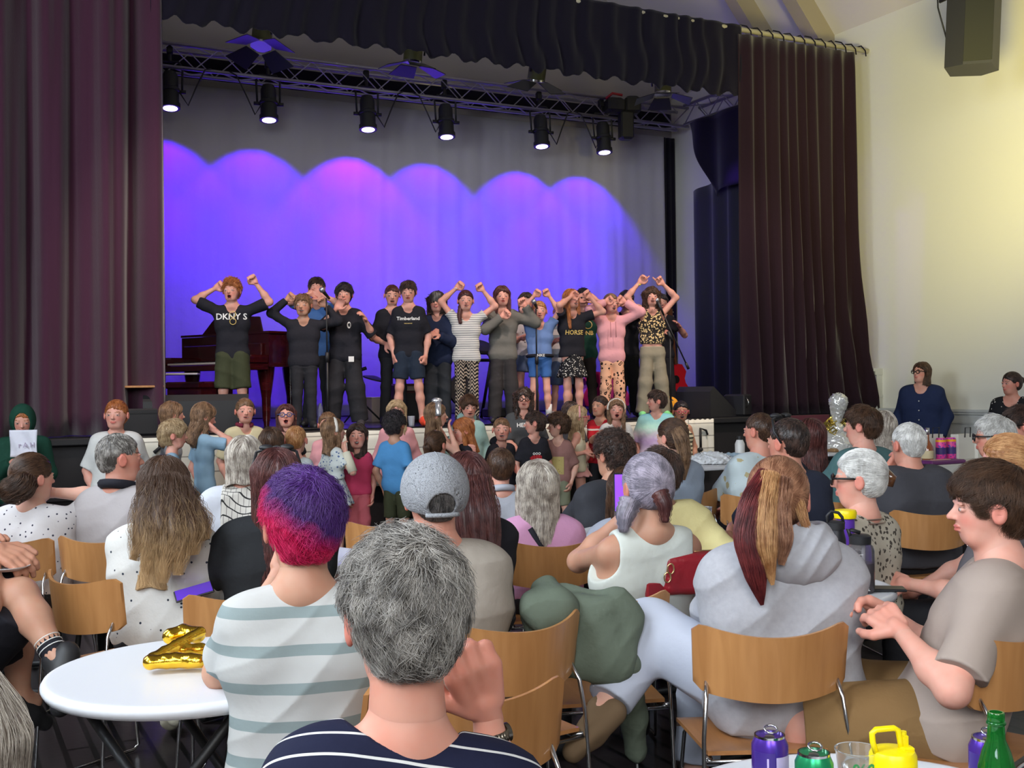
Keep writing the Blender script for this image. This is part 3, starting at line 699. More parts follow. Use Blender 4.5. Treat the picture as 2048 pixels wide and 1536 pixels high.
# ---------------------------------------------------------------- the hall
RZ = math.atan2(.46, .888)               # local X = along the stage to the right, local Y = into the stage
def hall(name, V, F, m, smooth=False): return raw(name, [S(a, b, z) for a, b, z in V], F, m, None, smooth)
def quad(V): return V, [(0, 1, 2, 3)]
def hbox(mb, a0, a1, b0, b1, z0, z1, bev=0.):
    c = S((a0+a1)/2, (b0+b1)/2, (z0+z1)/2); return mb.box(c, (abs(a1-a0), abs(b1-b0), abs(z1-z0)), RZ, bev)
def struct(mb, name, m, smooth=False): o = mb.obj(name, m, None, smooth); o['kind'] = 'structure'; return o
m_floor = mat('dark_floorboards', (.022, .017, .018), .28, pat='planks', col2=(.003, .003, .003), sc_=.11, amt=.012, bump=.06, bscale=30, rot=(0, 0, PI/2), spec=.5)
m_wall = mat('painted_plaster', (.74, .73, .66), .75, bump=.05, bscale=6)
m_dado = mat('painted_dado_boards', (.56, .57, .55), .6)
m_back = mat('stage_back_wall', (.34, .31, .30), .85)
m_ceil = mat('ceiling_plaster', (.62, .58, .56), .85)
m_blk = mat('black_paint', (.012, .011, .013), .6)
m_stage = mat('stage_boards', (.016, .014, .02), .25, pat='planks', col2=(.004, .004, .005), sc_=.15, amt=.008)
m_maroon = mat('maroon_velvet', (.058, .016, .036), .8, sheen=.35, bump=.15, bscale=60, spec=.15)
m_maroon2 = mat('dark_maroon_velvet', (.019, .008, .014), .85, sheen=.2, bump=.15, bscale=60, spec=.1)
m_navy = mat('black_serge', (.010, .008, .016), .9, sheen=.15, spec=.1)
m_white_cloth = mat('white_backdrop_cloth', (.50, .48, .52), .9, bump=.5, bscale=9, spec=.1)
m_alu = mat('truss_aluminium', (.42, .40, .45), .35, metal=.7)
m_black = mat('black_metal', (.014, .014, .016), .45)
m_rub = mat('black_plastic', (.018, .018, .02), .5)
m_chrome = mat('chrome_steel', (.55, .55, .56), .18, metal=1.)
m_cream = mat('cream_pipe', (.62, .58, .42), .5)
def lobj(m, name, mt, parent=None, smooth=False):          # mesh kept in the hall's own axes
    q = np.array(m.V)-S(0, 0, 0); m.V = [tuple(v) for v in np.stack([q@SV, q@NV, q[:, 2]], 1)]
    o = m.obj(name, mt, parent, smooth); o.location = Vector(S(0, 0, 0)); o.rotation_euler = (0, 0, RZ); return o
m = MB(); hbox(m, -.1, 12.7, -16.5, 4.5, -.06, 0); lobj(m, 'floor', m_floor)['kind'] = 'structure'
m = MB(); hbox(m, -.2, 0-.0+0, -16.5, 4.7, 0, 6.16); 
for v in range(0): pass
struct(m, 'wall_right', m_wall)
m = MB(); hbox(m, 0, 12.7, 4.5, 4.7, 0, 12.5); struct(m, 'wall_back', m_back)
# left wall pierced by three tall windows
m = MB(); bs = [-16.5, -13, -11, -9, -7, -5, -3, 4.7]
for i in range(0, 8, 2): hbox(m, 12.7, 12.9, bs[i], bs[i+1], 0, 6.16)
for i in (1, 3, 5): hbox(m, 12.7, 12.9, bs[i], bs[i+1], 0, 1.9); hbox(m, 12.7, 12.9, bs[i], bs[i+1], 5.3, 6.16)
struct(m, 'wall_left', m_wall)
m_frame = mat('window_white_paint', (.75, .75, .73), .5); m_pane = mat('window_glass', (.9, .95, 1), .02, trans=1., spec=.5)
for k, i in enumerate((1, 3, 5)):
    b0, b1 = bs[i], bs[i+1]; m = MB()
    for q in (b0+.04, (b0+b1)/2, b1-.04): hbox(m, 12.74, 12.82, q-.04, q+.04, 1.9, 5.3)
    for q in (1.94, 3.6, 5.26): hbox(m, 12.745, 12.815, b0, b1, q-.04, q+.04)
    o = struct(m, 'window_%d' % (k+1), m_frame); g = MB(); hbox(g, 12.77, 12.79, b0+.02, b1-.02, 1.92, 5.28); g.obj('pane', m_pane, o)
# pitched ceiling with raking beams
sl = math.tan(math.radians(50)); zr = 6.14+6.35*sl
hall('ceiling', [(0, -16.5, 6.14), (6.35, -16.5, zr), (12.7, -16.5, 6.14), (12.7, 4.7, 6.14), (6.35, 4.7, zr), (0, 4.7, 6.14)], [(0, 1, 4, 5), (1, 2, 3, 4)], m_ceil)['kind'] = 'structure'
m_beam = mat('painted_roof_beam', (.36, .31, .22), .7)
for k, (b, wd) in enumerate(((.75, .22), (1.7, .2))):
    for sgn in (0, 1):
        V = []
        for a, z in ((0, 6.14), (6.35, zr)):
            for db in (0, wd):
                for dz in (0, -.42): V.append(((a if not sgn else 12.7-a), b+db, z+dz-(.30 if a == 0 else 0)*0))
        hall('trim_%d' % (k*2+sgn+1), V, [(0, 1, 3, 2), (4, 6, 7, 5), (0, 4, 5, 1), (2, 3, 7, 6), (1, 5, 7, 3), (0, 2, 6, 4)], m_beam)['kind'] = 'structure'
# wall mouldings
m = MB()
hbox(m, -.01, .03, -16.5, -.02, 0, 1.10); 
for z0, z1, t in ((1.10, 1.13, .075), (1.07, 1.10, .055), (.96, .985, .045), (0, .16, .05)): hbox(m, -.01, t, -16.5, -.02, z0, z1)
for i in range(75): hbox(m, .03, .036, -.10-i*.13, -.10-i*.13+.115, .17, .95)
struct(m, 'trim_5', m_dado)
m = MB(); hbox(m, -.01, .10, -.02, 1.3, ST, 1.60)
for z0, z1, t in ((1.60, 1.64, .16), (1.555, 1.6, .13), (1.27, 1.30, .12)): hbox(m, -.01, t, -.03, 1.3, z0, z1)
for i in range(9): hbox(m, .10, .107, .02+i*.13, .02+i*.13+.115, 1.31, 1.55)
struct(m, 'trim_6', m_dado)
m = MB(); hbox(m, 12.66, 12.71, -16.5, 0, 0, .16); struct(m, 'baseboard_left', m_dado)
# stage
m = MB(); hbox(m, 0.0, 12.7, 0, 4.5, ST-.06, ST); st = lobj(m, 'stage', m_stage); tag(st, 'raised black stage with glossy dark board floor', 'stage')
m = MB(); hbox(m, 0, 12.7, .04, .10, 0, ST-.06); lobj(m, 'front_panel', m_blk, st)
m = MB(); hbox(m, 0, 12.7, -.03, .03, ST-.075, ST-.01, .01); lobj(m, 'nosing', m_black, st)
m = MB(); hbox(m, 0, 12.7, .0, .05, .52, .54); lobj(m, 'rail', m_blk, st)
m = MB()
for a in np.linspace(.5, 12.3, 12): hbox(m, a-.03, a+.03, .1, 4.4, 0, ST-.06)
lobj(m, 'joists', m_blk, st)
for c_ in st.children: c_.location = (0, 0, 0); c_.rotation_euler = (0, 0, 0)
# curtains
def curtain(name, label, a0, a1, b, z0, z1, n, amp, m_, flare=0., seed=0, hemv=0., top=.4, res=10, zfun=None, cat='curtain', flo=0.):
    r = np.random.default_rng(seed); ph = np.cumsum(r.uniform(.55, 1.5, n*2+2)); ph = ph/ph[-1]; nu = n*res; am = r.uniform(.5, 1.2, n*2+3)
    def fx(u):
        k = np.searchsorted(ph, u); p0 = 0 if k == 0 else ph[k-1]; p1 = ph[min(k, len(ph)-1)]; t = (u-p0)/max(p1-p0, 1e-6)
        return (1 if k % 2 else -1)*math.sin(PI*t)*am[min(k, len(am)-1)]
    def fn(u, v):
        z = z0+(z1-z0)*v; g = top+(1-top)*(1-v)**.7
        uu = u+.012*math.sin(5*v+7*u+seed)*(1-v)
        o = fx(min(max(uu, 0), 1))*amp*g
        a = a0+(a1-a0)*u-flare*(1-v)**4*(1-u)+flo*(1-v)**4*u
        if hemv: z += (1-v)*hemv*(math.sin(u*n*4.1+seed)+.6*math.sin(u*n*9.3)+.4*fx(uu))
        if zfun: z = zfun(u, v, z)
        return S(a, b+o+.25*amp*g*math.sin(a*37+v*3), z)
    m = MB(); m.grid(fn, nu, 24); o = m.obj(name, m_, None, True); solid(o, .012); tag(o, label, cat); return o
curtain('stage_curtain', 'maroon velvet curtain hanging in deep folds at the left of the stage', 8.9, 12.6, .16, ST+.005, 6.3, 7, .20, m_maroon, seed=3, top=.62, res=18)
curtain('stage_curtain', 'dark maroon curtain gathered at the right of the stage beside the cream wall', .33, 2.2, .06, ST+.005, 5.67, 9, .09, m_maroon2, flare=.30, seed=8, top=.25, flo=.02)
curtain('stage_valance', 'long dark valance with scalloped hem across the top of the stage', 2.12, 9.0, .10, 4.93, 5.79, 26, .030, m_navy, seed=5, hemv=.03, top=.6, res=9, cat='curtain')
cb = curtain('stage_backdrop', 'white cloth backdrop lit violet by the truss lanterns', .30, 10.4, 4.3, ST+.01, 5.46, 34, .010, m_white_cloth, seed=11, top=.5, res=8, cat='backdrop')
curtain('wing_drape', 'narrow black drape hanging at the right edge of the white backdrop', .02, .32, 4.40, ST+.005, 5.48, 2, .03, m_navy, seed=2)
curtain('truss_border', 'black cloth border tied along the back of the lighting truss', .3, 10.4, 4.1, 5.50, 5.78, 20, .012, m_navy, seed=4)
def side_drape(lab, a, b0, b1, zf, z0, m_, seed, n=7):
    r = np.random.default_rng(seed)
    def fn(u, v):
        b = b0+(b1-b0)*u; zt = zf(b); z = (z0(b) if callable(z0) else z0); z = z+(zt-z)*v
        return S(a+.06*math.sin(u*n*6.28+math.sin(u*9+seed))*(1.1-.5*v), b, z)
    m = MB(); m.grid(fn, 70, 14); o = m.obj('wing_curtain', m_, None, True); solid(o, .01); tag(o, lab, 'curtain')
side_drape('charcoal wing curtain hanging from a side rail right of the performers', .42, 3.35, .6, lambda b: 4.42+(3.35-b)*.16, ST+.005, mat('charcoal_serge', (.026, .026, .034), .9, sheen=.2), 3)
side_drape('dark cloth slung diagonally from the side truss', .62, 3.2, .6, lambda b: 5.42, lambda b: 5.35-(3.2-b)*1.9 if b > 2.6 else 4.3, m_navy, 5, 3)
# pipe with curtain ties
o = MB().tube([S(.02, .14, 5.755), S(12.68, .14, 5.755)], .032, 10).obj('curtain_rail', m_cream, None, True); tag(o, 'cream curtain pipe carrying the valance', 'rail')
m = MB()
for i in range(12):
    a = .12+i*.17; m.tube([S(a, .07, 5.66), S(a-.02, .10, 5.74), S(a+.03, .12, 5.80), S(a+.07, .19, 5.79+.02*(i % 3))], .009, 6)
m.obj('ties', m_navy, o, True)
# truss
def truss(label, p0, p1, s=.29):
    p0 = np.array(p0); p1 = np.array(p1); L = np.linalg.norm(p1-p0); d = (p1-p0)/L; sd = unit(np.cross(d, [0, 0, 1])); up = np.array([0, 0, 1.])
    t = thing('lighting_truss', label, 'truss', p0)
    cs = [sd*x*s/2+up*z*s/2 for x in (-1, 1) for z in (-1, 1)]; cs = [cs[0], cs[1], cs[3], cs[2]]
    for c in cs: MB().tube([c, c+d*L], .025, 10).obj('chord', m_alu, t, True)
    n = int(L/.3)
    for i in range(4):
        a, b = cs[i], cs[(i+1) % 4]; pts = [((a if k % 2 else b)*.97)+d*(L*k/n) for k in range(n+1)]; MB().tube(pts, .010, 6).obj('lacing', m_alu, t, True)
    return t
truss('long box truss of silver tube carrying the row of violet lanterns', S(.33, 3.74, 5.62), S(10.6, 3.74, 5.62))
truss('side box truss running forward from the corner above the dark drape', S(.33, 3.5, 5.62), S(.33, .5, 5.62))
# ---------------------------------------------------------------- lanterns
m_violet = mat('violet_lens', (.5, .4, 1), .2, emit=(.62, .50, 1), es=7)
def lantern():
    t = thing('stage_lantern', '', 'lantern'); t.scale = (1.5, 1.5, 1.45)
    MB().lathe([(.0, .0), (.062, 0), (.07, .01), (.07, .13), (.078, .135), (.078, .16), (.066, .17), (.066, .27), (.05, .31), (0, .31)], n=24).obj('housing', m_rub, t, True, 35)
    MB().lathe([(0, -.016), (.058, -.014), (.058, .004), (0, .004)], n=24).obj('lens', m_violet, t, True)
    m = MB(); m.lathe([(.06, -.012), (.08, -.012), (.08, .03), (.071, .03)], n=24).obj('rim', m_rub, t, True, 35)
    MB().tube([(-.095, 0, .14), (-.1, 0, .36), (-.07, 0, .41), (.07, 0, .41), (.1, 0, .36), (.095, 0, .14)], .009, 6).obj('yoke', m_black, t, True)
    m = MB(); m.tube([(0, 0, .41), (0, 0, .5)], .016, 8); m.box((0, 0, .52), (.05, .06, .09), 0, .01); m.obj('clamp', m_black, t)
    for s in (-1, 1): MB().tube([(s*.07, 0, .14), (s*.125, 0, .14)], .017, 8).obj('knob', m_black, t, True)
    return t
LN = [(348, 214), (545, 238), (743, 257), (900, 272), (1090, 291), (1215, 303)]
LW = ['far left end of the truss, beside the maroon curtain', 'truss above the curly-haired boy', 'truss above the boy in the white-lettered black shirt', 'truss above the girl in the zigzag trousers', 'truss above the boy in the blue tee', 'right end of the truss, nearest its corner']
L0 = None
for k, (px, py) in enumerate(LN):
    a, Y = AY(px, 3.56); z = P(px, py, Y)[2]; lab = 'glowing violet lantern hung from the '+LW[k]
    if k == 0: L0 = lantern(); o = L0; o['label'] = lab; o.location = S(a, 3.56, z); o.rotation_euler = (0, 0, RZ); o['group'] = 'violet lanterns on the truss'
    else: o = dup(L0, S(a, 3.56, z), RZ, lab, 'violet lanterns on the truss')
    o.rotation_euler = Euler((-.16, 0, RZ-.2))
    e = [1.1, 1.0, 1.5, 1., 1.1, 1.][k]; cl = [(.075, .0, 1), (.08, .0, 1), (.11, .0, 1), (.08, .0, 1), (.08, .0, 1), (.07, .0, 1)][k]
    lamp('SPOT', 'violet_beam', S(a, 3.56, z-.03), S(a, 4.06, z-.87), 330*e, cl, angle=90, blend=.34, rad=.04)
    lamp('SPOT', 'violet_beam', S(a, 3.56, z-.03), S(a, 4.2, z-2.8), 520*e, cl, angle=62, blend=1., rad=.04)
    zc = 5.47; x0 = 1 if k % 2 else -1
    pts = [S(a+.1*x0, 3.5, z+.18), S(a+.2*x0, 3.48, z+.02), S(a+.3*x0, 3.5, z+.25), S(a+.42*x0, 3.52, z+.5), S(a+.5*x0, 3.55, zc+.02)]
    tag(MB().tube(pts, .010, 6).obj('power_cable', m_rub, None, True), ('thin black cable looping beside the '+LW[k].split(',')[0].replace('truss above', 'lantern above').replace('far left end of the truss', 'leftmost violet lantern').replace('right end of the truss', 'rightmost violet lantern')), 'cable')
# lanterns with barn doors
m_olive = mat('lantern_olive', (.10, .10, .035), .5); m_leaf = mat('barn_door_steel', (.035, .035, .04), .35, metal=.3)
def barn():
    t = thing('barn_door_lantern', '', 'lantern')
    MB().lathe([(0, 0), (.10, 0), (.11, .02), (.11, .26), (.08, .32), (0, .33)], n=24).obj('housing', m_olive, t, True, 35)
    MB().lathe([(.0, -.01), (.115, -.01), (.115, .015), (.0, .015)], n=24).obj('front_ring', m_chrome, t, True, 35)
    for k in range(4):
        q = PI/2*k; r = Matrix.Rotation(q, 3, 'Z'); w0, w1 = .10, .16
        V = [r @ Vector(v) for v in ((.12, -w0, -.015), (.12, w0, -.015), (.36, w1, -.10), (.36, -w1, -.10), (.12, -w0, -.023), (.12, w0, -.023), (.36, w1, -.108), (.36, -w1, -.108))]
        MB().add(V, [(0, 1, 2, 3), (7, 6, 5, 4), (0, 4, 5, 1), (1, 5, 6, 2), (2, 6, 7, 3), (3, 7, 4, 0)]).obj('barn_door', m_leaf, t)
    MB().tube([(-.14, 0, .1), (-.15, 0, .42), (.15, 0, .42), (.14, 0, .1)], .012, 6).obj('yoke', m_black, t, True)
    MB().tube([(0, 0, .42), (0, 0, .62)], .018, 8).obj('clamp', m_black, t, True)
    return t
B0 = None
for k, (px, py, w_) in enumerate(((522, 92, 'above the curly-haired boy and behind the valance'), (825, 125, 'near the middle of the truss, two flaps spread wide'), (1072, 160, 'with flaps twisted, above the blue-shirted girl'), (1326, 188, 'at the right end, flap hanging straight down'))):
    a, Y = AY(px, 1.5); p = P(px, py, Y); lab = 'barn door spotlight '+w_
    if B0 is None: B0 = barn(); o = B0; o['label'] = lab; o.location = p; o['group'] = 'barn door spotlights'
    else: o = dup(B0, p, 0, lab, 'barn door spotlights')
    o.rotation_euler = ((.25, .1, 2.6), (.1, .05, .45), (.35, -.2, .9), (-.05, 0, 0))[k]
o = MB().tube([S(.02, 1.72, 5.95), S(12.68, 1.72, 5.95)], .024, 8).obj('lighting_bar', m_black, None, True); tag(o, 'black lighting bar behind the valance holding the barn door spotlights', 'rail')
for q in (.02, 12.68):
    pass
t = thing('moving_head_light', 'black moving head light standing at the right part of the truss', 'lantern', S(*AY(1252, 3.5)[:1], 3.5, 0)); a, Y = AY(1252, 3.5); t.location = P(1252, 268, Y)
m = MB(); m.box((0, 0, .12), (.2, .2, .42), .2, .03); m.obj('yoke', m_rub, t)
m = MB(); m.box((-.17, 0, .42), (.28, .26, .22), .3, .04); m.box((.1, .02, .43), (.24, .22, .26), .1, .04); m.obj('head', m_rub, t); MB().tube([(-.3, -.05, .52), (-.2, -.05, .60), (-.05, -.05, .57)], .02, 8).obj('red_clip', mat('red_clip', (.4, .02, .03), .4), t, True)
a, Y = AY(872, 4.46); tag(MB().box(P(872, 184, Y), (.62, .05, .09), RZ, .02).obj('wall_light', mat('wall_light_glow', (.8, .78, .6), .4, emit=(1, .93, .7), es=.9)), 'pale strip light on the back wall behind the truss', 'lamp')
# loudspeaker on the right wall
p = P(1940, 140, 11.4); t = thing('loudspeaker', 'large black loudspeaker hung high on the cream wall', 'speaker', p, -.42)
V = [(-.24, -.15), (-.06, -.24), (.2, -.24), (.27, .1), (.1, .27), (-.2, .22)]
MB().prism(V, 0, 1.25).obj('cabinet', m_rub, t); MB().box((.075, -.246, .63), (.27, .012, 1.2), 0, .004).obj('grille', mat('speaker_grille', (.018, .019, .017), .9), t)
MB().tube([(-.05, .16, .9), (-.32, .2, .8), (-.30, .35, 1.1), (-.1, .6, 1.25), (.33, .84, 1.3)], .028, 8).obj('bracket', m_black, t, True)
MB().tube([(-.24, .05, .35), (-.34, .1, .7), (-.38, .2, 1.2), (-.36, .3, 1.9)], .008, 6).obj('cable', m_black, t, True)
t.rotation_euler = (0, .05, -.42)
# wall fittings
p = S(.1, .42, 1.47); t = thing('wall_socket', 'black socket box with plugged cable on the pale dado by the curtain', 'socket', p, RZ); MB().box((.0, 0, 0), (.05, .12, .16), 0, .01).obj('box', m_rub, t)
MB().tube([(-.03, -.06, -.02), (-.06, -.12, -.1), (-.05, -.1, -.3), (-.02, -.05, -.38)], .008, 6).obj('lead', m_black, t, True)
t.location = Vector(S(.12, .42, 1.47)); 
m = MB(); hbox(m, .0, .05, 1.08, 1.2, 2.9, 3.32, .005); tag(m.obj('wall_notice', mat('notice_card', (.7, .66, .58), .6)), 'pale narrow notice board on the wall at the curtain edge', 'sign')
# ---------------------------------------------------------------- banner on the stage front
m_ban = mat('banner_cloth', (.66, .66, .58), .8, pat='planks', col2=(.32, .32, .28), sc_=.145, amt=.006, rot=(-PI/2, 0, 0), bump=.1, bscale=10)
m_ink = mat('banner_ink', (.02, .02, .022), .6)
def banner(a0, a1, z0, z1, label):
    def fn(u, v): return S(a0+(a1-a0)*u, -.05-.012*math.sin(u*37)*(1-v), z0+(z1-z0)*v+.006*math.sin(u*50)*v)
    o = MB().grid(fn, 60, 6).obj('painted_banner', m_ban, None, True); solid(o, .006); tag(o, label, 'banner'); return o
b1 = banner(AY(1332, 0)[0], 9.22, .50, 1.06, 'long cream plank-patterned banner painted with notes along the stage front')
b2 = banner(AY(1421, 0)[0], AY(1342, 0)[0], .50, 1.06, 'short cream banner piece at the right end, painted with a black musical note')
def mark(par, pts, r): MB().tube([S(a, -.075, z) for a, z in pts], r, 6).obj('painted_mark', m_ink, par, True)
mark(b1, [(9.05, .92), (8.98, .98), (8.9, .96), (8.86, .86), (8.9, .74), (8.99, .66), (9.04, .62)], .016); mark(b1, [(9.08, .56), (8.98, .55), (8.94, .52)], .02)
for a, z, c in ((8.0, .62, (.42, .22, .04)), (8.12, .66, (.16, .03, .12)), (6.45, .66, (.03, .12, .03)), (5.62, .64, (.02, .12, .2))):
    m = MB(); m.lathe([(0, 0), (.10, 0), (.10, .006), (0, .006)], n=20, ax=tuple(-NV), c=S(a, -.07, z)); m.obj('painted_disc', mat('disc%.2f' % a, c, .7), b1)
mark(b1, [(6.2, .7), (6.2, .95), (6.05, .98), (6.05, .74)], .02)
ab = AY(1392, 0)[0]; mark(b2, [(ab, .72), (ab, .96), (ab-.08, .93), (ab-.1, .88)], .014); mark(b2, [(ab+.03, .7), (ab-.01, .72)], .03)
# maroon panel with round badge
m_mb = mat('maroon_board', (.11, .025, .04), .7); t = thing('maroon_sign', 'maroon board with a round black and white badge on the stage front', 'sign', S(0, 0, 0))
t.location = (0, 0, 0); m = MB(); a1, a0 = AY(1567, 0)[0], AY(1650, 0)[0]; hbox(m, a0, a1, -.07, -.045, .62, 1.07, .005); m.obj('board', m_mb, t)
ac = (a0+a1)/2-.03; cc = S(ac, -.085, .84); MB().lathe([(0, 0), (.185, 0), (.185, .012), (0, .012)], n=40, ax=tuple(-NV), c=cc).obj('badge', mat('badge_white', (.7, .7, .7), .5), t)
MB().lathe([(0, 0), (.168, 0), (.168, .016), (0, .016)], n=40, ax=tuple(-NV), c=cc).obj('badge_face', m_ink, t)
def flat_text(par, txt, loc, size, mt, rot, ext=.003, name='lettering', align='CENTER'):
    cu = bpy.data.curves.new(name, 'FONT'); cu.body = txt; cu.size = size; cu.align_x = align; cu.extrude = ext; cu.offset = size*.015; cu.resolution_u = 3
    t_ = bpy.data.objects.new(name, cu); C.objects.link(t_); bpy.context.view_layer.update(); me = t_.to_mesh(); V = [v.co[:] for v in me.vertices]; F = [list(q.vertices) for q in me.polygons]
    t_.to_mesh_clear(); bpy.data.objects.remove(t_); o = raw(name, V, F, mt, par, False); o.location = Vector([float(x) for x in loc]); o.rotation_euler = rot; return o
m_wt = mat('white_print', (.75, .75, .73), .5)
flat_text(t, 'ED', S(ac-.04, -.108, .87), .12, m_wt, (PI/2, 0, RZ)); flat_text(t, 'TS', S(ac-.08, -.108, .73), .11, m_wt, (PI/2, 0, RZ)); MB().box(S(ac+.04, -.108, .975), (.12, .004, .03), RZ).obj('stripe', mat('badge_red', (.5, .03, .02), .5), t)
# ---------------------------------------------------------------- stage props
def onstage(px, b): a, Y = AY(px, b); return S(a, b, ST), Y
m_maho = mat('polished_mahogany', (.075, .008, .010), .12, pat='wood', col2=(.025, .003, .004), sc_=4, amt=1, coat=1., stretch=(1, 1, 6))
m_key = mat('ivory_keys', (.8, .78, .72), .3); m_bk = mat('ebony', (.01, .01, .01), .3)
p, Y = onstage(408, 1.9); t = thing('grand_piano', 'dark red polished grand piano behind the boys at the stage left', 'piano', p, math.radians(-36))
out = [(-.74, .28), (.74, .28), (.74, .62), (.70, .86), (.52, 1.1), (.30, 1.28), (.18, 1.5), (.02, 1.66), (-.25, 1.74), (-.52, 1.70), (-.70, 1.5), (-.74, 1.2)]
MB().prism(out, .64, 1.0).obj('case', m_maho, t)
MB().prism([(x*1.02, y*1.01-.005) for x, y in out], 1.005, 1.03).obj('lid', m_maho, t)
m = MB(); m.box((0, .13, .64), (1.46, .30, .07), 0, .008); m.box((-.70, .13, .72), (.08, .30, .10), 0, .02); m.box((.70, .13, .72), (.08, .30, .10), 0, .02); m.obj('key_bed', m_maho, t)
m = MB()
for i in range(52): m.box((-.63+i*.0247, .09, .69), (.0235, .17, .02))
m.obj('white_keys', m_key, t)
m = MB()
for i in range(51):
    if i % 7 not in (2, 6): m.box((-.618+i*.0247, .125, .708), (.012, .1, .014))
m.obj('black_keys', m_bk, t)
MB().box((0, .255, .80), (1.32, .025, .2), 0, .006).obj('fallboard', m_maho, t)
m = MB(); m.prism([(-.52, 0), (.50, 0), (.42, .17), (-.30, .21), (-.38, .14)], 0, .02, Matrix.Translation((0, .42, 1.035)) @ Matrix.Rotation(math.radians(80), 4, 'X')); m.obj('music_desk', m_maho, t)
for x, y in ((-.62, .33), (.60, .36), (-.25, 1.5)):
    m = MB(); m.lathe([(0, .05), (.04, .05), (.045, .12), (.05, .3), (.085, .52), (.10, .64), (0, .64)], (x, y, 0), 16); m.lathe([(0, 0), (.03, 0), (.035, .05), (0, .05)], (x, y, 0), 12); m.obj('leg', m_maho, t, True, 40)
m = MB(); m.tube([(-.08, .55, .64), (-.06, .55, .14)], .016, 8); m.tube([(.08, .55, .64), (.06, .55, .14)], .016, 8); m.box((0, .55, .12), (.22, .14, .06), 0, .01); m.obj('pedal_lyre', m_maho, t)
m = MB()
for x in (-.06, 0, .06): m.box((x, .46, .1), (.025, .1, .012))
m.obj('pedals', mat('brass', (.6, .42, .15), .25, metal=1.), t)
flat_text(t, 'KAWAI', (.0, .24, .82), .05, mat('gilt_letters', (.55, .4, .2), .4, metal=.6), (PI/2, 0, 0), .001)
p, Y = onstage(400, 1.0); t = thing('piano_bench', 'low red mahogany piano bench in front of the piano', 'bench', p, math.radians(-20)); MB().box((0, 0, .45), (.62, .34, .07), 0, .015).obj('seat', m_maho, t); MB().box((0, 0, .37), (.58, .3, .09), 0, .005).obj('apron', m_maho, t)
for x in (-1, 1):
    for y in (-1, 1): MB().box((x*.27, y*.13, .165), (.045, .045, .33), 0, .005).obj('leg', m_maho, t)
m_ply = mat('light_oak_plywood', (.50, .24, .085), .42, pat='wood', col2=(.36, .155, .048), sc_=3.2, amt=.8, stretch=(6, 6, .5), coat=.25)
m_ply2 = mat('oak_plywood_seat', (.42, .19, .065), .4, pat='wood', col2=(.30, .12, .038), sc_=3.2, amt=.8, stretch=(6, .5, 6), coat=.25)
p, Y = onstage(322, .75); t = thing('music_stand', 'pale music stand with slanted shelf beside the left curtain', 'stand', p, .2)
MB().tube([(0, 0, 0.02), (0, 0, .55)], .012, 8).obj('pole', m_black, t); m = MB()
for k in range(3): m.tube([(0, 0, .12), (.25*math.cos(k*2.1), .25*math.sin(k*2.1), .01)], .01, 6)
m.obj('tripod', m_black, t); MB().box((.05, 0, .56), (.62, .36, .018), 0, .004).obj('shelf', mat('pale_laminate', (.5, .46, .5), .4), t)
p, Y = onstage(309, .42); t = thing('wooden_chair', 'pale wooden chair showing its back at the edge of the left curtain', 'chair', p, .3); MB().box((-.1, .0, .78), (.36, .03, .32), 0, .01).obj('backrest', m_ply, t); MB().box((-.1, -.18, .44), (.38, .38, .02), 0, .005).obj('seat', m_ply, t)
for x in (-.26, .06):
    for y in (-.34, 0): MB().tube([(x, y, 0), (x, y, .44 if y else .9)], .011, 6).obj('leg', m_chrome, t)
def wedge(label, p, rz, w_=.6, name='stage_monitor', fl=1.):
    t = thing(name, label, 'speaker', p, rz); prof = [(-.26, 0), (.26, 0), (.26, .30), (.20, .36), (-.18, .10), (-.26, .06)]
    m = MB(); m.prism([(x, z) for x, z in prof], -w_/2, w_/2, Matrix(((0, 0, 1, 0), (1, 0, 0, 0), (0, 1, 0, 0), (0, 0, 0, 1)))); o = m.obj('cabinet', m_rub, t); 
    a = math.atan2(.26, .38)
    g = MB(); g.box((0, 0, 0), (w_*.94, .42, .012)); go = g.obj('grille', mat('speaker_grille', (.018, .019, .017), .9), t); go.location = (0, .005, .236); go.rotation_euler = (a, 0, 0)
    return t
p, Y = onstage(392, .28); wedge('black wedge monitor lying below the piano bench', p, PI+RZ*.6, .95, fl=1)
p, Y = onstage(1413, .32); t = wedge('black wedge monitor at the stage right with a lettered side panel', p, PI+RZ-1.05, .52); t.rotation_euler = (0, 0, RZ+PI*.5+.25)
p0 = (.262, 0, .0)
for k, (x, z, w2) in enumerate(((.02, .15, .1), (.1, .17, .04), (.14, .12, .05), (.04, .09, .2), (.0, .13, .03))): MB().box((.262, x, z), (.004, w2*.7, .012 if k != 3 else .02)).obj('print', m_wt, t)
p, Y = onstage(1487, .22); t = thing('floor_speaker', 'small low black speaker box beside the right curtain', 'speaker', p, RZ+.3); MB().box((0, 0, .13), (.44, .3, .26), 0, .02).obj('cabinet', m_rub, t); MB().tube([(-.18, -.16, .1), (-.18, -.19, .16), (-.18, -.16, .22)], .008, 6).obj('handle', m_chrome, t, True)
p, Y = onstage(282, .05); t = thing('equipment_case', 'black equipment case on the stage edge at the left curtain', 'case', S(AY(282, .12)[0], .12, ST), RZ); MB().box((0, 0, .12), (.36, .2, .24), 0, .012).obj('body', m_rub, t); MB().box((0, -.102, .2), (.34, .006, .012)).obj('trim', m_black, t)
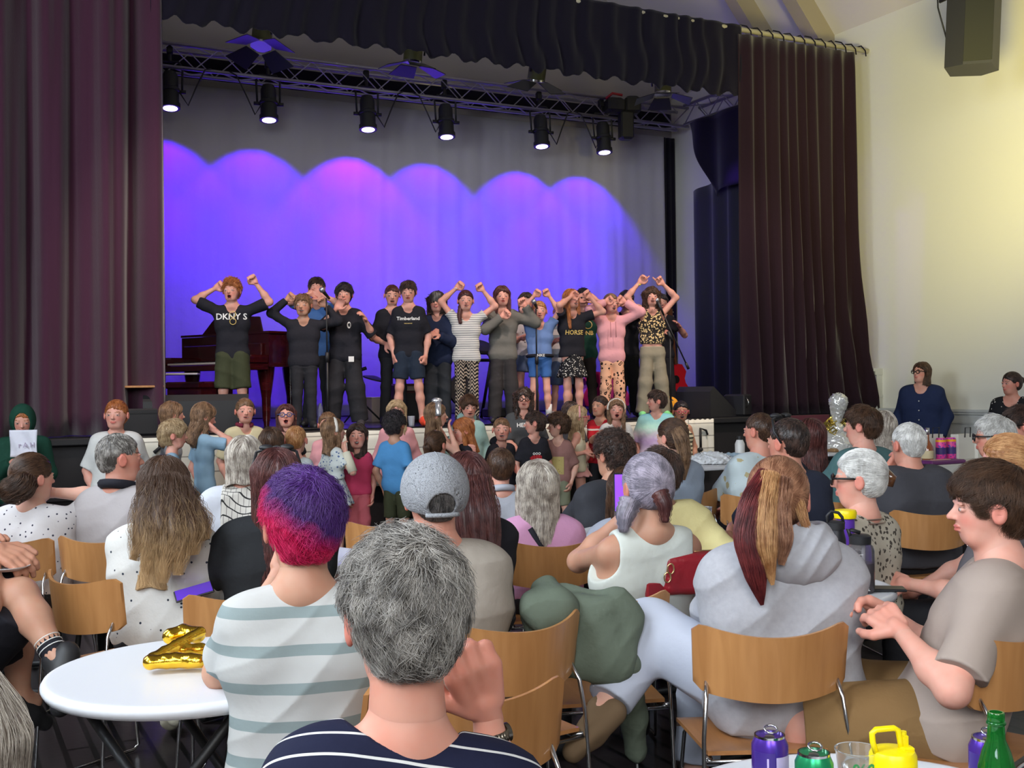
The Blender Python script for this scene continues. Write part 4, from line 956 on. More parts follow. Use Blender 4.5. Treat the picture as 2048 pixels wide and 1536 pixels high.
# microphone stands
def mic(label, px, py, b, boom=None, basepx=None):
    a, Y = AY(px, b); top = P(px, py, Y); base = S(*AY(basepx or px, b)[:1], b, ST); t = thing('microphone_stand', label, 'microphone stand', base)
    H = top[2]-ST
    if boom is None:
        MB().tube([(0, 0, .03), (0, 0, H*.55)], .013, 8).obj('lower_pole', m_black, t, True); MB().tube([(0, 0, H*.5), (0, 0, H-.03)], .008, 8).obj('upper_pole', m_black, t, True)
        MB().tube([(0, 0, H*.5), (0, 0, H*.57)], .02, 8).obj('clutch', m_rub, t, True); hd_ = np.array([0, 0, H]); dr = unit([-.2, -.85, .35])
    else:
        bx = P(boom[0], boom[1], Y+.1)-base; jt = P(boom[2], boom[3], Y)-base; MB().tube([(0, 0, .03), jt], .012, 8).obj('lower_pole', m_black, t, True)
        hd_ = top-base; MB().tube([hd_, bx], .009, 8).obj('boom', m_black, t, True); MB().tube([jt-unit(bx-hd_)*.06, jt+unit(bx-hd_)*.06], .022, 8).obj('clutch', m_rub, t, True); MB().tube([bx-(bx-hd_)*.1, bx], .017, 8).obj('counterweight', m_rub, t, True); dr = unit(hd_-bx)
    MB().tube([hd_-dr*.08, hd_+dr*.09], [.012, .02], 10).obj('microphone', m_black, t, True); MB().ball(hd_+dr*.115, .03, 12).obj('mic_head', mat('mic_mesh', (.35, .35, .38), .4, metal=.8), t, True)
    MB().lathe([(0, 0), (.13, 0), (.13, .012), (.02, .03), (0, .03)], n=24).obj('base', m_black, t, True, 40) if boom is None else None
    if boom is not None:
        for k in range(3): MB().tube([(0, 0, .22), (.3*math.cos(k*2.094+.5), .3*math.sin(k*2.094+.5), .012)], .009, 6).obj('leg', m_black, t, True)
    return t
mic('straight microphone stand in front of the boy in the wide jeans', 655, 590, .22)
mic('straight microphone stand in front of the girl in the blue tee', 1068, 612, .25, basepx=1074)
mic('boom microphone stand angled in front of the girl in the patterned crop top', 1322, 618, .3, (1377, 738, 1340, 672), 1341)
# electronic drum kit
p, Y = onstage(925, 2.0); t = thing('drum_kit', 'black electronic drum kit on a tubular rack behind the performers', 'drums', p, RZ)
m = MB(); m.tube([(-.9, .1, 0), (-.9, .1, .95)], .02, 8); m.tube([(.75, .1, 0), (.75, .1, 1.15)], .02, 8); m.tube([(-.9, .1, .7), (-.3, -.1, .72), (.3, -.1, .72), (.75, .1, .7)], .02, 8); m.tube([(-.35, .2, 0), (-.35, -.1, .72)], .02, 8); m.tube([(.35, .2, 0), (.35, -.1, .72)], .02, 8); m.obj('rack', m_black, t, True)
for x, y, z, r in ((-.62, .0, .82, .15), (-.22, -.1, .86, .15), (.2, -.1, .86, .15), (.55, .1, .8, .17), (-.95, .1, 1.05, .17), (.62, .25, 1.2, .2), (.0, .0, .35, .2)):
    m = MB(); m.lathe([(0, 0), (r, 0), (r+.01, .02), (r, .05), (0, .055)], n=24, c=(x, y, z), ax=(.0, -.5, .85) if z > .5 else (0, -1, .1)); m.obj('pad', m_rub, t, True, 40)
MB().box((-.5, -.25, .06), (.25, .35, .1), .2, .02).obj('pedal', m_rub, t); MB().box((.35, -.22, .07), (.25, .3, .12), 0, .02).obj('pedal', m_rub, t)
p, Y = onstage(722, 1.2); t = thing('cymbal_pad_stand', 'black stand with two small electronic cymbal pads left of the red-haired boy', 'drums', p, RZ)
MB().tube([(0, 0, 0.02), (0, 0, 1.0)], .014, 8).obj('pole', m_black, t); m = MB(); m.tube([(0, 0, .9), (-.08, -.04, .98), (.02, 0, 1.05)], .014, 6); m.tube([(0, 0, .6), (.06, -.02, .62)], .02, 6); m.obj('clamp', m_black, t, True)
for z, s in ((1.07, -.1), (.5, .14)): MB().lathe([(0, 0), (.13, -.01), (.13, .005), (.03, .03), (0, .03)], n=24, c=(s, -.05, z), ax=(.2, -.2, 1)).obj('pad', m_rub, t, True, 40)
m = MB()
for k in range(3): m.tube([(0, 0, .25), (.25*math.cos(k*2.09), .25*math.sin(k*2.09), .012)], .01, 6)
m.obj('tripod', m_black, t)
p, Y = onstage(815, 1.5); t = thing('guitar_amplifier', 'small dark guitar amplifier behind the boy in black shorts', 'amplifier', p, RZ); MB().box((0, 0, .22), (.42, .26, .44), 0, .02).obj('cabinet', mat('amp_maroon', (.05, .012, .016), .6), t); MB().box((0, -.133, .18), (.36, .006, .3)).obj('grille', m_rub, t); MB().box((0, -.134, .385), (.38, .006, .05)).obj('control_strip', mat('amp_trim', (.3, .26, .22), .4), t)
def guitar(label, px, b, col, rz, name='guitar', tilt=.12, sc_=1., z=0.):
    p, Y = onstage(px, b); t = thing(name, label, 'guitar', p, rz); t.scale = (sc_,)*3; mt = mat('guitar_'+label[:9], col, .15, coat=1.)
    pr = [(0, .02), (.17, .06), (.20, .18), (.13, .29), (.12, .34), (.15, .42), (.10, .5), (0, .51)]; pts = pr+[(-x, y) for x, y in pr[::-1][1:-1]]
    M = Matrix.Rotation(-tilt, 4, 'X') @ Matrix(((1, 0, 0, 0), (0, 0, -1, 0), (0, 1, 0, .06), (0, 0, 0, 1)))
    MB().prism(pts, -.05, .05, M).obj('body', mt, t); m = MB(); m.prism([(-.028, .5), (.028, .5), (.022, .98), (-.022, .98)], .02, .055, M); m.prism([(-.03, .98), (.03, .98), (.04, 1.14), (-.04, 1.14)], .02, .04, M); m.obj('neck', mat('guitar_neck', (.10, .04, .02), .3), t)
    m = MB(); m.lathe([(0, 0), (.045, 0), (.045, .004), (0, .004)], n=20); o = m.obj('sound_hole', m_bk, t); o.matrix_local = M @ Matrix.Translation((0, .33, .051))
    m = MB()
    for k in range(3):
        for s in (-1, 1): m.ball(M @ Vector((s*.05, 1.01+k*.045, .03)), .012, 8)
    m.obj('tuning_pegs', m_chrome, t, True)
    m = MB(); m.tube([(-.14, -.12, 0.01), (0, .12, .5), (.14, -.12, 0.01)], .012, 6); m.tube([(0, .12, .5), (0, .3, 0.01)], .012, 6); m.obj('guitar_stand', m_black, t)
guitar('red acoustic guitar standing behind the boom microphone stand', 1352, 1.3, (.42, .012, .02), RZ, sc_=1.15)
guitar('pink electric guitar on a stand behind the leopard print trousers', 1232, 1.6, (.7, .06, .32), RZ, name='electric_guitar')
guitar('crimson guitar standing behind the girl in the dotted skirt', 1190, 2.0, (.5, .02, .14), RZ, name='electric_guitar')
p, Y = onstage(752, 1.7); t = thing('white_box', 'cream wooden box on the stage floor behind the boys', 'box', p, RZ+.1); MB().box((0, 0, .14), (.24, .26, .28), 0, .008).obj('carton', mat('cream_box', (.62, .5, .42), .6), t); MB().box((0, 0, .283), (.25, .27, .012), 0, .002).obj('lid', mat('cream_box2', (.68, .6, .55), .6), t)
for px, b, lab in ((822, .3, 'clear plastic cup on the stage by the orange shoe'), (640, 1.4, 'clear plastic bottle standing behind the microphone stand base')):
    p, Y = onstage(px, b); o = MB().lathe([(0, 0), (.03, 0), (.038, .1), (.035, .1), (.028, .005), (0, .005)] if px > 700 else [(0, 0), (.032, .0), (.033, .16), (.014, .21), (.014, .235), (0, .236)], n=20).obj('plastic_cup' if px > 700 else 'plastic_bottle', mat('clear_plastic', (.8, .85, .9), .12, trans=.7, spec=.5), None, True, 40); o.location = Vector(p); tag(o, lab, 'cup' if px > 700 else 'bottle')
p, Y = onstage(1338, .35); m = MB()
for i in range(5): m.ball((-.11+i*.055, -.03*math.cos(i), .06+.05*math.sin(i*1.1+.6)), (.05, .05, .07), 12)
m.ball((0, 0, .13), (.12, .06, .12), 14); o = m.obj('soft_toy', mat('orange_plush', (.75, .32, .02), .9), None, True); o.location = Vector(p); tag(o, 'small orange plush toy lying at the stage edge by the boom stand', 'toy')
for pts, lab in ((((655, .22), (668, .15), (640, .08), (600, .06), (560, .15)), 'black microphone cable trailing along the stage edge below the left stand'), (((1074, .25), (1120, .15), (1180, .2), (1240, .12), (1290, .2)), 'black microphone cable lying along the stage edge below the middle stand')):
    tag(MB().tube([np.array(S(AY(px, b)[0], b, ST+.008)) for px, b in pts], .007, 6).obj('microphone_cable', m_rub, None, True), lab, 'cable')
# ---------------------------------------------------------------- chairs
def make_chair():
    t = thing('stacking_chair', '', 'chair')
    def bk(u, v, d=0):
        a = (u-.5)*2; x = a*.226*(1-.03*(1-v)); e = max(0, abs(a)-.86)/.14; vv = v
        lo_, hi_ = .598+.022*a*a, .785+.034*abs(a)**2
        lo_ += .02*e**2; hi_ -= .025*e**2
        return (x, -.235+.095*a*a-.02*(v-.5)+d, lo_+(hi_-lo_)*vv)
    V = []; nu, nv = 24, 6
    for d in (-.006, .006): V += [bk(i/nu, j/nv, d) for j in range(nv+1) for i in range(nu+1)]
    n = (nu+1)*(nv+1); F = []
    for j in range(nv):
        for i in range(nu):
            q = j*(nu+1)+i; F += [(q, q+1, q+nu+2, q+nu+1), (n+q+nu+1, n+q+nu+2, n+q+1, n+q)]
    bd = [i for i in range(nu+1)]+[j*(nu+1)+nu for j in range(1, nv+1)]+[nv*(nu+1)+i for i in range(nu-1, -1, -1)]+[j*(nu+1) for j in range(nv-1, 0, -1)]
    for k in range(len(bd)): a, b = bd[k], bd[(k+1) % len(bd)]; F.append((b, a, n+a, n+b))
    o = MB().add(V, F).obj('backrest', m_ply, t, True, 50)
    def se(u, v, d=0):
        a = (u-.5)*2; y = -.19+.41*v; r = .218*(1-.12*(1-v)); e = max(0, v-.85)/.15
        return (a*r*(1-.06*e*e), y, .445-.018*(1-a*a)*math.sin(PI*min(v*1.1, 1))-.03*e*e+.012*(1-v)+d)
    V = []; 
    for d in (-.012, 0): V += [se(i/nu, j/10, d) for j in range(11) for i in range(nu+1)]
    n = (nu+1)*11; F = []
    for j in range(10):
        for i in range(nu): q = j*(nu+1)+i; F += [(q+nu+1, q+nu+2, q+1, q), (n+q, n+q+1, n+q+nu+2, n+q+nu+1)]
    bd = [i for i in range(nu+1)]+[j*(nu+1)+nu for j in range(1, 11)]+[10*(nu+1)+i for i in range(nu-1, -1, -1)]+[j*(nu+1) for j in range(9, 0, -1)]
    for k in range(len(bd)): a, b = bd[k], bd[(k+1) % len(bd)]; F.append((a, b, n+b, n+a))
    MB().add(V, F).obj('seat', m_ply2, t, True, 50)
    for s in (-1, 1):
        MB().tube([(s*.185, -.15, .66), (s*.195, -.19, .6), (s*.205, -.205, .5), (s*.215, -.235, .03), (s*.215, -.225, .010), (s*.215, .2, .010), (s*.215, .225, .03), (s*.19, .17, .40), (s*.18, .14, .427), (s*.18, -.17, .43), (s*.2, -.2, .44)], .0065, 8).obj('sled_frame', m_chrome, t, True)
    MB().tube([(-.18, .13, .424), (.18, .13, .424)], .0065, 8).obj('crossbar', m_chrome, t, True); MB().tube([(-.2, -.2, .43), (.2, -.2, .43)], .0065, 8).obj('crossbar', m_chrome, t, True)
    return t
CH = []
def chair(px, Y, th, label, group=None):
    p = P(px, 768, Y); p[2] = 0
    if not CH: o = make_chair(); CH.append(o); o.location = Vector(p); o.rotation_euler = (0, 0, math.radians(th)); o['label'] = label
    else: o = dup(CH[0], p, math.radians(th), label)
    if group: o['group'] = group
    return o
G = 'plywood stacking chairs among the audience'
for a in ((1507, 3.33, 2, 'plywood chair nearest the camera, under the woman in the grey hoodie'), (1890, 3.2, 46, 'plywood chair under the boy in the taupe tee at the right edge'),
          (975, 3.42, 34, 'plywood chair behind the man in the grey mesh cap'), (1083, 5.1, 12, 'plywood chair behind the woman in the pink top'), (235, 4.3, -36, 'plywood chair turned sideways behind the balloon table'),
          (62, 5.4, -14, 'plywood chair behind the woman with the low ponytail at the left edge'), (232, 5.42, -4, 'plywood chair behind the man in the grey polo shirt'), (775, 5.85, 6, 'empty plywood chair right of the purple-haired person'),
          (903, 2.72, 18, 'plywood chair half hidden by the grey-haired man in stripes'), (1487, 7.0, 12, 'plywood chair behind the man in the tropical shirt'), (1652, 6.7, 12, 'plywood chair left of the woman with the claw clip'),
          (1828, 6.05, 8, 'plywood chair behind the man in the dark grey tee'), (1662, 8.1, 14, 'plywood chair beyond, behind the man in the teal tee'), (1350, 7.3, 14, 'plywood chair behind the woman with the brown ponytail'),
          (985, 6.1, 14, 'plywood chair under the boy in the white shirt'), (1368, 4.95, 8, 'plywood chair beyond the red handbag table'),
          (1180, 3.82, 10, 'plywood chair with a green hoodie hung over its back'), (480, 3.95, 24, 'plywood chair edge showing left of the striped tee'), (600, 2.74, 98, 'plywood chair turned sideways under the purple-haired person')):
    chair(*a, group=G)
# ---------------------------------------------------------------- tables
m_tt = mat('white_table_top', (.66, .67, .70), .35); m_tl = mat('dark_table_legs', (.012, .012, .013), .5)
TB = []
def table(px, Y, label, r=.385, rz=0., zt=.74):
    p = P(px, 768, Y); p[2] = 0
    if not TB:
        t = thing('round_table', label, 'table', p, rz, 'round white folding tables'); TB.append(t)
        pr = [(0, .70), (r-.03, .70), (r-.008, .706), (r, .72), (r, .728), (r-.006, .738), (r-.018, .74), (r-.03, .7385), (0, .7385)]
        MB().lathe(pr, n=72).obj('tabletop', m_tt, t, True, 50)
        for s in (-1, 1): MB().tube([(s*.24, -.26, .70), (s*.13, 0, .36), (-s*.24+s*.26, .26, .02)] if 0 else [(s*.2, -.24, .70), (s*.2, .3, .02)], .014, 8).obj('leg', m_tl, t, True)
        for s in (-1, 1): MB().tube([(s*.17, .24, .70), (s*.17, -.3, .02)], .014, 8).obj('leg', m_tl, t, True)
        m = MB(); m.tube([(-.22, .3, .02), (.22, .3, .02)], .016, 8); m.tube([(-.19, -.3, .02), (.19, -.3, .02)], .016, 8); m.tube([(-.2, .03, .36), (.2, .03, .36)], .01, 8); m.obj('crossbars', m_tl, t, True)
        return t
    return dup(TB[0], p, rz, label, 'round white folding tables')
table(378, 3.03, 'round white table with the gold foil balloon on it', rz=1.35)
table(1570, 4.12, 'round white table holding the red handbag and drink bottles', rz=.6)
table(1300, 5.65, 'round white table between the white vest and yellow shirt', rz=.4)
table(90, 5.75, 'round white table at the left edge beyond the grey polo shirt', rz=.2)
table(560, 4.95, 'round white table beyond the purple-haired person', rz=.9)
table(1745, 1.89, 'round white table at the bottom edge with drink cans on it', rz=.3)
table(1640, 7.6, 'round white table in front of the man in the teal tee', rz=.3)
def rect_table(label, a0, a1, b0, b1, cloth_=None):
    t = thing('folding_table', label, 'table', S((a0+a1)/2, (b0+b1)/2, 0), RZ); w_, d_ = abs(a1-a0), abs(b1-b0)
    MB().box((0, 0, .725), (w_, d_, .03), 0, .006).obj('tabletop', m_tt, t)
    for s in (-1, 1):
        for y in (-1, 1): MB().tube([(s*(w_/2-.15), y*(d_/2-.06), .71), (s*(w_/2-.12), y*(d_/2-.04), 0.0)], .013, 8).obj('leg', m_tl, t, True)
    return t, w_, d_
a_, Y_ = AY(1450, -2.3); t, w_, d_ = rect_table('long white folding table with plastic bags before the stage front', a_+.75, a_-.75, -2.6, -2.0)
ctr = S(a_, -2.3, .74)
for k, (px, r, col, lab) in enumerate(((1420, (.20, .13, .085), (.66, .68, .70), 'crumpled white plastic bag on the folding table'), (1462, (.17, .12, .06), (.30, .42, .52), 'crumpled pale blue bag on the folding table'))):
    V, F = nets(lambda p: ell(p, (0, 0, .02), r)*.6+fold(p, .03, 14, k), np.array([-.3, -.3, 0]), np.array([.3, .3, .2]), .012); aa, YY = AY(px, -2.25)
    o = raw('plastic_bag', V, F, mat('bag%d' % k, col, .35)); o.location = Vector(S(aa, -2.25, .742)); tag(o, lab, 'bag')
aa, YY = AY(1478, -2.1); o = thing('drink_bottle', 'white water bottle with black lid on the folding table', 'bottle', S(aa, -2.1, .74)); MB().lathe([(0, 0), (.045, 0), (.047, .16), (.03, .2), (0, .2)], n=20).obj('bottle', mat('white_enamel', (.7, .7, .68), .3), o, True, 40); MB().lathe([(0, .2), (.03, .2), (.03, .235), (0, .235)], n=16).obj('lid', m_rub, o, True, 40)
a_, Y_ = AY(1890, -3.4); t, w_, d_ = rect_table('raffle table with a music-note cloth at the right wall', a_+.85, a_-.62, -3.75, -3.1)
m_cl = mat('white_table_cloth', (.62, .62, .58), .85)
m = MB(); m.box((0, 0, .746), (w_+.02, d_+.02, .008)); m.grid(lambda u, v: (-w_/2+w_*u, -d_/2-.02-.012*math.sin(u*40)*(1-v), .36+.39*v), 60, 4); o = m.obj('tablecloth', m_cl, None, False); solid(o, .004); o.location = t.location; o.rotation_euler = t.rotation_euler; tag(o, 'white cloth printed with black music notes hanging over the raffle table', 'tablecloth')
m = MB()
for i in range(9):
    x = -w_/2+.1+i*w_/9.5; z = .58+.06*math.sin(i*2.3); m.tube([(x, -d_/2-.04, z), (x+.01, -d_/2-.04, z+.09), (x+.05, -d_/2-.04, z+.08)], .006, 5); m.ball((x-.012, -d_/2-.04, z), (.018, .006, .013), 8)
m.obj('note_print', m_ink, o)
def ont(px, b=-3.45, z=.752): a, Y = AY(px, b); return S(a, b, z)
p = ont(1853); t = thing('liquor_bottle', 'amber bottle with a pale label on the raffle table', 'bottle', p); MB().lathe([(0, 0), (.045, 0), (.05, .03), (.05, .14), (.018, .2), (.016, .27), (0, .27)], n=20).obj('glass', mat('amber_glass', (.25, .06, .01), .1, coat=1), t, True, 40); MB().lathe([(.0, .04), (.052, .04), (.052, .11), (0, .11)], n=20).obj('label', mat('old_label', (.6, .5, .3), .7), t, True, 40); MB().lathe([(0, .25), (.02, .25), (.02, .31), (0, .31)], n=14).obj('stopper', mat('silver_cap', (.6, .6, .6), .3, metal=1), t, True)
m_pop = mat('pop_print', (.75, .05, .30), .4, pat='leo', col2=(.12, .04, .35), sc_=40)
for k, (px, lab) in enumerate(((1880, 'bright pink and orange drink can, left one of the raffle pair'), (1900, 'bright pink and orange drink can, right one of the raffle pair'))):
    t = thing('drink_can', lab, 'can', ont(px), 0, 'colourful cans on the raffle table'); MB().lathe([(0, 0), (.042, 0), (.045, .01), (.045, .2), (.038, .215), (0, .215)], n=24).obj('body', m_pop, t, True, 40); MB().lathe([(0, .07), (.0455, .07), (.0455, .13), (0, .13)], n=24).obj('label', mat('pop_label', (.05, .03, .16), .4), t, True, 40); MB().lathe([(.0, .18), (.0457, .18), (.0457, .2), (0, .2)], n=24).obj('band', mat('pop_band', (.85, .4, .02), .4), t, True, 40)
for k, (px, w2, h2) in enumerate(((1862, .2, .24), (1925, .26, .23), (1958, .22, .22))):
    t = thing('gift_bag', ('white gift bag behind the amber bottle', 'white gift bag right of the bright cans', 'white gift bag at the right end of the raffle table')[k], 'bag', ont(px, -3.28), RZ+.1*k, 'white gift bags on the raffle table')
    MB().prism([(-w2/2, -.04), (w2/2, -.04), (w2/2, .04), (-w2/2, .04)], 0, h2).obj('body', mat('gift_paper', (.68, .66, .6), .6), t); MB().tube([(-.04, -.045, h2-.03), (-.04, -.05, h2+.06), (.04, -.05, h2+.06), (.04, -.045, h2-.03)], .005, 6).obj('handle', m_rub, t, True)
t = thing('sweet_tray', 'purple box of chocolates lying before the bright cans', 'box', ont(1882, -3.6)); MB().box((0, 0, .018), (.42, .16, .036), RZ, .01).obj('box', mat('purple_card', (.12, .02, .12), .4), t); MB().box((-.02, -.02, .038), (.2, .05, .004), RZ).obj('strip', mat('pink_card', (.7, .4, .3), .4), t)
# cellophane hamper on a small stand
t = thing('gift_hamper', 'cellophane-wrapped gift hamper with gold bows before the stage', 'hamper', S(.55, -1.2, .74)); a_, _ = AY(1672, -1.6); t.location = Vector(S(a_, -1.6, .74))
m_cel = mat('cellophane', (.75, .75, .72), .12, metal=.3, coat=1); m_gold = mat('gold_ribbon', (.65, .5, .12), .25, metal=.8)
V, F = nets(lambda p: np.minimum(cone(p, (0, 0, .08), (0, 0, .2), .17, .10), cone(p, (0, 0, .28), (.02, 0, .52), .03, .10))+fold(p, .03, 16, 2), np.array([-.3, -.3, -.0]), np.array([.3, .3, .7]), .012); raw('cellophane', V, F, m_cel, t)
r = np.random.default_rng(4); m = MB()
for i in range(34):
    c = r.normal(0, .07, 3); c[2] = .22+abs(c[2])*.8; c[:2] *= 1.5; q = r.uniform(0, 6); m.tube([c+np.array([.05*math.cos(q+k*1.2), .05*math.sin(q+k*1.2)*.6, .04*math.sin(k*1.5)]) for k in range(5)], .008, 4)
m.obj('gold_bow', m_gold, t)
V, F = nets(lambda p: ell(p, (0, 0, .08), (.15, .12, .1))+fold(p, .02, 12, 4), np.array([-.2, -.2, 0]), np.array([.2, .2, .25]), .012); raw('tissue_filling', V, F, mat('tissue_paper', (.5, .55, .5), .6), t)
MB().box((0, 0, .02), (.32, .26, .04), RZ, .01).obj('basket_base', mat('wicker', (.3, .18, .08), .7), t)
a_, _ = AY(1672, -1.6); t, _, _ = rect_table('small table carrying the gift hamper', a_+.35, a_-.3, -1.85, -1.35)
# ---------------------------------------------------------------- things on the audience tables
m_gf = mat('gold_foil', (.95, .58, .05), .16, metal=1., bump=.5, bscale=26)
def balloon():
    c = P(352, 1300, 3.05); c[2] = .745; t = thing('foil_balloon', 'gold foil number balloon lying on the nearest left table', 'balloon', c)
    def q(px, py, Y, z=None): w_ = P(px, py, Y); return w_-c
    seg = [(q(340, 1273, 3.16), q(366, 1266, 3.18), .024, .027), (q(366, 1266, 3.18), q(396, 1270, 3.17), .027, .024), (q(401, 1264, 3.15), q(350, 1290, 3.06), .017, .015), (q(350, 1290, 3.06), q(296, 1321, 2.97), .015, .016),
           (q(300, 1325, 2.96), q(350, 1323, 2.98), .020, .023), (q(350, 1323, 2.98), q(396, 1326, 2.98), .023, .021), (q(338, 1301, 3.06), q(404, 1299, 3.10), .019, .020)]
    for i, sg in enumerate(seg):
        a, b, r0, r1 = sg; a = a.copy(); b = b.copy(); a[2] = max(a[2], r0+.003); b[2] = max(b[2], r1+.003); seg[i] = (a, b, r0, r1)
    tip = q(298, 1325, 2.99); tail = q(385, 1346, 2.98); tail[2] = .006
    def f(p):
        d = None
        for a, b, r0, r1 in seg:
            ln = max(np.linalg.norm(b-a), 1e-3); u = ((p-a.astype(f4))@((b-a)/ln).astype(f4))
            e = cone(p, a, b, r0, r1)+.0025*np.abs(np.sin(u*75)); d = e if d is None else smin(d, e, .002)
        d = smin(d, cone(p, seg[4][0], tip, .018, .004), .006); return d
    V, F = nets(f, np.array([-.35, -.3, -.0]), np.array([.35, .35, .28]), .0045); raw('inflated_numeral', V, F, m_gf, t)
    m = MB(); a = q(392, 1328, 3.0); a[2] = .02
    m.add([a+[0, 0, .015], a+[.02, 0, -.01], tail+[.035, 0, 0], tail+[-.01, -.01, 0], tail+[-.04, 0, .0], a+[-.02, 0, -.005]], [(0, 1, 2, 3), (0, 3, 4, 5)]); o = m.obj('filling_tab', m_gf, t); solid(o, .002)
balloon()
def can(label, px, py_top, Y, body, band=None, lab=None, h=.115, r=.033, zt=.7395):
    c = P(px, 768, Y); c[2] = zt; t = thing('drink_can', label, 'can', c)
    MB().lathe([(0, 0), (r*.8, 0), (r, .01), (r, h-.018), (r*.8, h-.003), (r*.80, h-.003), (0, h-.004)], n=36).obj('body', body, t, True, 40)
    MB().lathe([(r*.76, h-.007), (r*.76, h), (r*.84, h), (r*.84, h-.004)], n=36).obj('rim', m_chrome, t, True, 40)
    MB().lathe([(0, h-.006), (r*.78, h-.006), (r*.78, h-.004), (0, h-.0035)], n=36).obj('top', mat('brushed_tin', (.5, .5, .52), .3, metal=1.), t, True, 40)
    MB().tube([(r*.35*math.cos(a)+.004, r*.26*math.sin(a)+.006, h+.002+.005*(math.sin(a)+1)) for a in np.linspace(0, 2*PI, 13)[:-1]], .0022, 6, closed=True).obj('ring_pull', m_chrome, t, True)
    MB().ball((-.004, -r*.35, h-.0035), (r*.34, r*.26, .0012), 14).obj('opening', m_bk, t, True)
    if band:
        for (a0, a1, z0, z1, mt) in band:
            n = 14; V = []
            for z in (z0, z1):
                for i in range(n+1): q = a0+(a1-a0)*i/n; V.append(((r+.0006)*math.cos(q), (r+.0006)*math.sin(q), z))
            MB().add(V, [(i, i+1, n+2+i, n+1+i) for i in range(n)]).obj('label_panel', mt, t, True)
    return t
m_pur = mat('purple_can', (.10, .04, .42), .25, metal=.6); m_lil = mat('lilac_label', (.55, .45, .72), .4); m_dpur = mat('deep_purple_label', (.045, .02, .20), .35); m_grn = mat('green_can', (.02, .33, .13), .28, metal=.6)
def panels(off=0.): return [(-1.45+off, -.2+off, .012, .082, m_lil), (-2.75+off, -1.5+off, .012, .09, m_dpur), (-1.0+off, -.45+off, .02, .045, m_dpur), (-1.95+off, -1.85+off, .05, .08, m_lil), (-1.95+off, -1.75+off, .03, .042, m_wt)]
can('purple drink can with lilac label, leftmost on the nearest table', 1530, 1460, 2.03, m_pur, panels())
can('green drink can beside the purple can on the nearest table', 1618, 1512, 1.93, m_grn, [(-2.6, -1.9, .07, .09, mat('cream_label', (.7, .68, .5), .5))])
can('purple drink can half hidden behind the green bottle', 1966, 1475, 2.0, m_pur, panels(-.4))
c = P(1983, 768, 1.93); c[2] = .7395; t = thing('glass_bottle', 'green glass bottle at the right end of the nearest table', 'bottle', c)
m_gg = mat('green_glass', (.03, .42, .07), .04, trans=.85, ior=1.5); MB().lathe([(0, 0), (.029, .0), (.031, .01), (.031, .085), (.024, .112), (.0155, .133), (.0135, .165), (.0145, .167), (.0145, .178), (.0135, .18), (.0105, .18), (.0105, .165), (.012, .135), (.02, .11), (.027, .083), (.027, .008), (0, .006)], n=36).obj('glass', m_gg, t, True, 50)
MB().lathe([(.0145, .158), (.0165, .16), (.0165, .163), (.0145, .165)], n=30).obj('lip_ring', m_gg, t, True)
m_clr = mat('clear_cup', (.95, .98, 1), .05, trans=.95, ior=1.2); c = P(1705, 768, 2.0); c[2] = .7395; t = thing('plastic_cup', 'clear plastic tumbler with green print between can and yellow lid', 'cup', c)
MB().lathe([(0, 0), (.028, 0), (.0385, .092), (.0405, .094), (.0405, .096), (.0375, .096), (.037, .09), (.027, .003), (0, .003)], n=40).obj('tumbler', m_clr, t, True, 50)
flat_text(t, '%0', (.002, -.0372, .055), .036, mat('green_print', (.02, .22, .05), .5), (PI/2-.11, 0, 0), .0003)
c = P(1776, 768, 1.98); c[2] = .7395; m_yel = mat('yellow_plastic', (.86, .68, .0), .35); t = thing('drink_bottle', 'bottle with bright yellow flip lid and carry loop', 'bottle', c, .15)
MB().lathe([(0, 0), (.036, 0), (.038, .005), (.038, .055), (0, .055)], n=36).obj('body', mat('smoke_bottle', (.5, .45, .05), .2), t, True, 40)
MB().lathe([(0, .05), (.041, .05), (.042, .055), (.041, .092), (.037, .10), (.02, .104), (0, .105)], n=40).obj('lid', m_yel, t, True, 45)
m = MB(); pts = [(-.034, -.004, .098), (-.040, -.004, .118), (-.041, -.004, .133), (-.034, -.004, .139), (.0, -.004, .140), (.008, -.004, .136), (.012, -.004, .115), (.014, -.004, .102)]; m.tube(pts, .0055, 8); m.obj('carry_loop', m_yel, t, True)
m = MB(); m.box((.020, 0, .112), (.014, .016, .03), .1, .003); m.box((.021, -.008, .103), (.024, .02, .01), .1, .003); m.tube([(.02, 0, .12), (.02, 0, .132)], .006, 8); m.obj('spout', m_yel, t)
# items on the handbag table
def tz(px, Y): c = P(px, 768, Y); c[2] = .7395; return c
m_red = mat('red_leather', (.26, .012, .02), .32, bump=.2, bscale=50); t = thing('handbag', 'red leather handbag with gold chain link on the bottle table', 'bag', tz(1402, 4.0), .12)
V, F = nets(lambda p: np.linalg.norm(np.maximum(np.abs((p-np.array([0, 0, .078], f4))*np.array([1, 1, 1], f4))-np.array([.135, .035, .045], f4), 0), axis=1)-.030+.10*np.abs(p[:, 1])*np.clip(p[:, 2]/.15, 0, 1)+fold(p, .0015, 9, 1), np.array([-.24, -.12, -.01]), np.array([.24, .12, .2]), .005); raw('body', V, F, m_red, t)
MB().tube([(-.14, -.02, .150), (0, -.012, .153), (.14, -.02, .150)], .003, 6).obj('zip', mat('gold_metal', (.7, .5, .25), .25, metal=1), t, True)
MB().box((-.19, -.05, .028), (.08, .02, .055), .35, .006).obj('tag', m_red, t)
for k in range(2): MB().tube([(-.155+k*.012+.012*math.cos(a), -.085, .075+k*.03+.018*math.sin(a)) for a in np.linspace(0, 2*PI, 11)[:-1]], .003, 6, closed=True).obj('link', MC['gold_metal'], t, True)
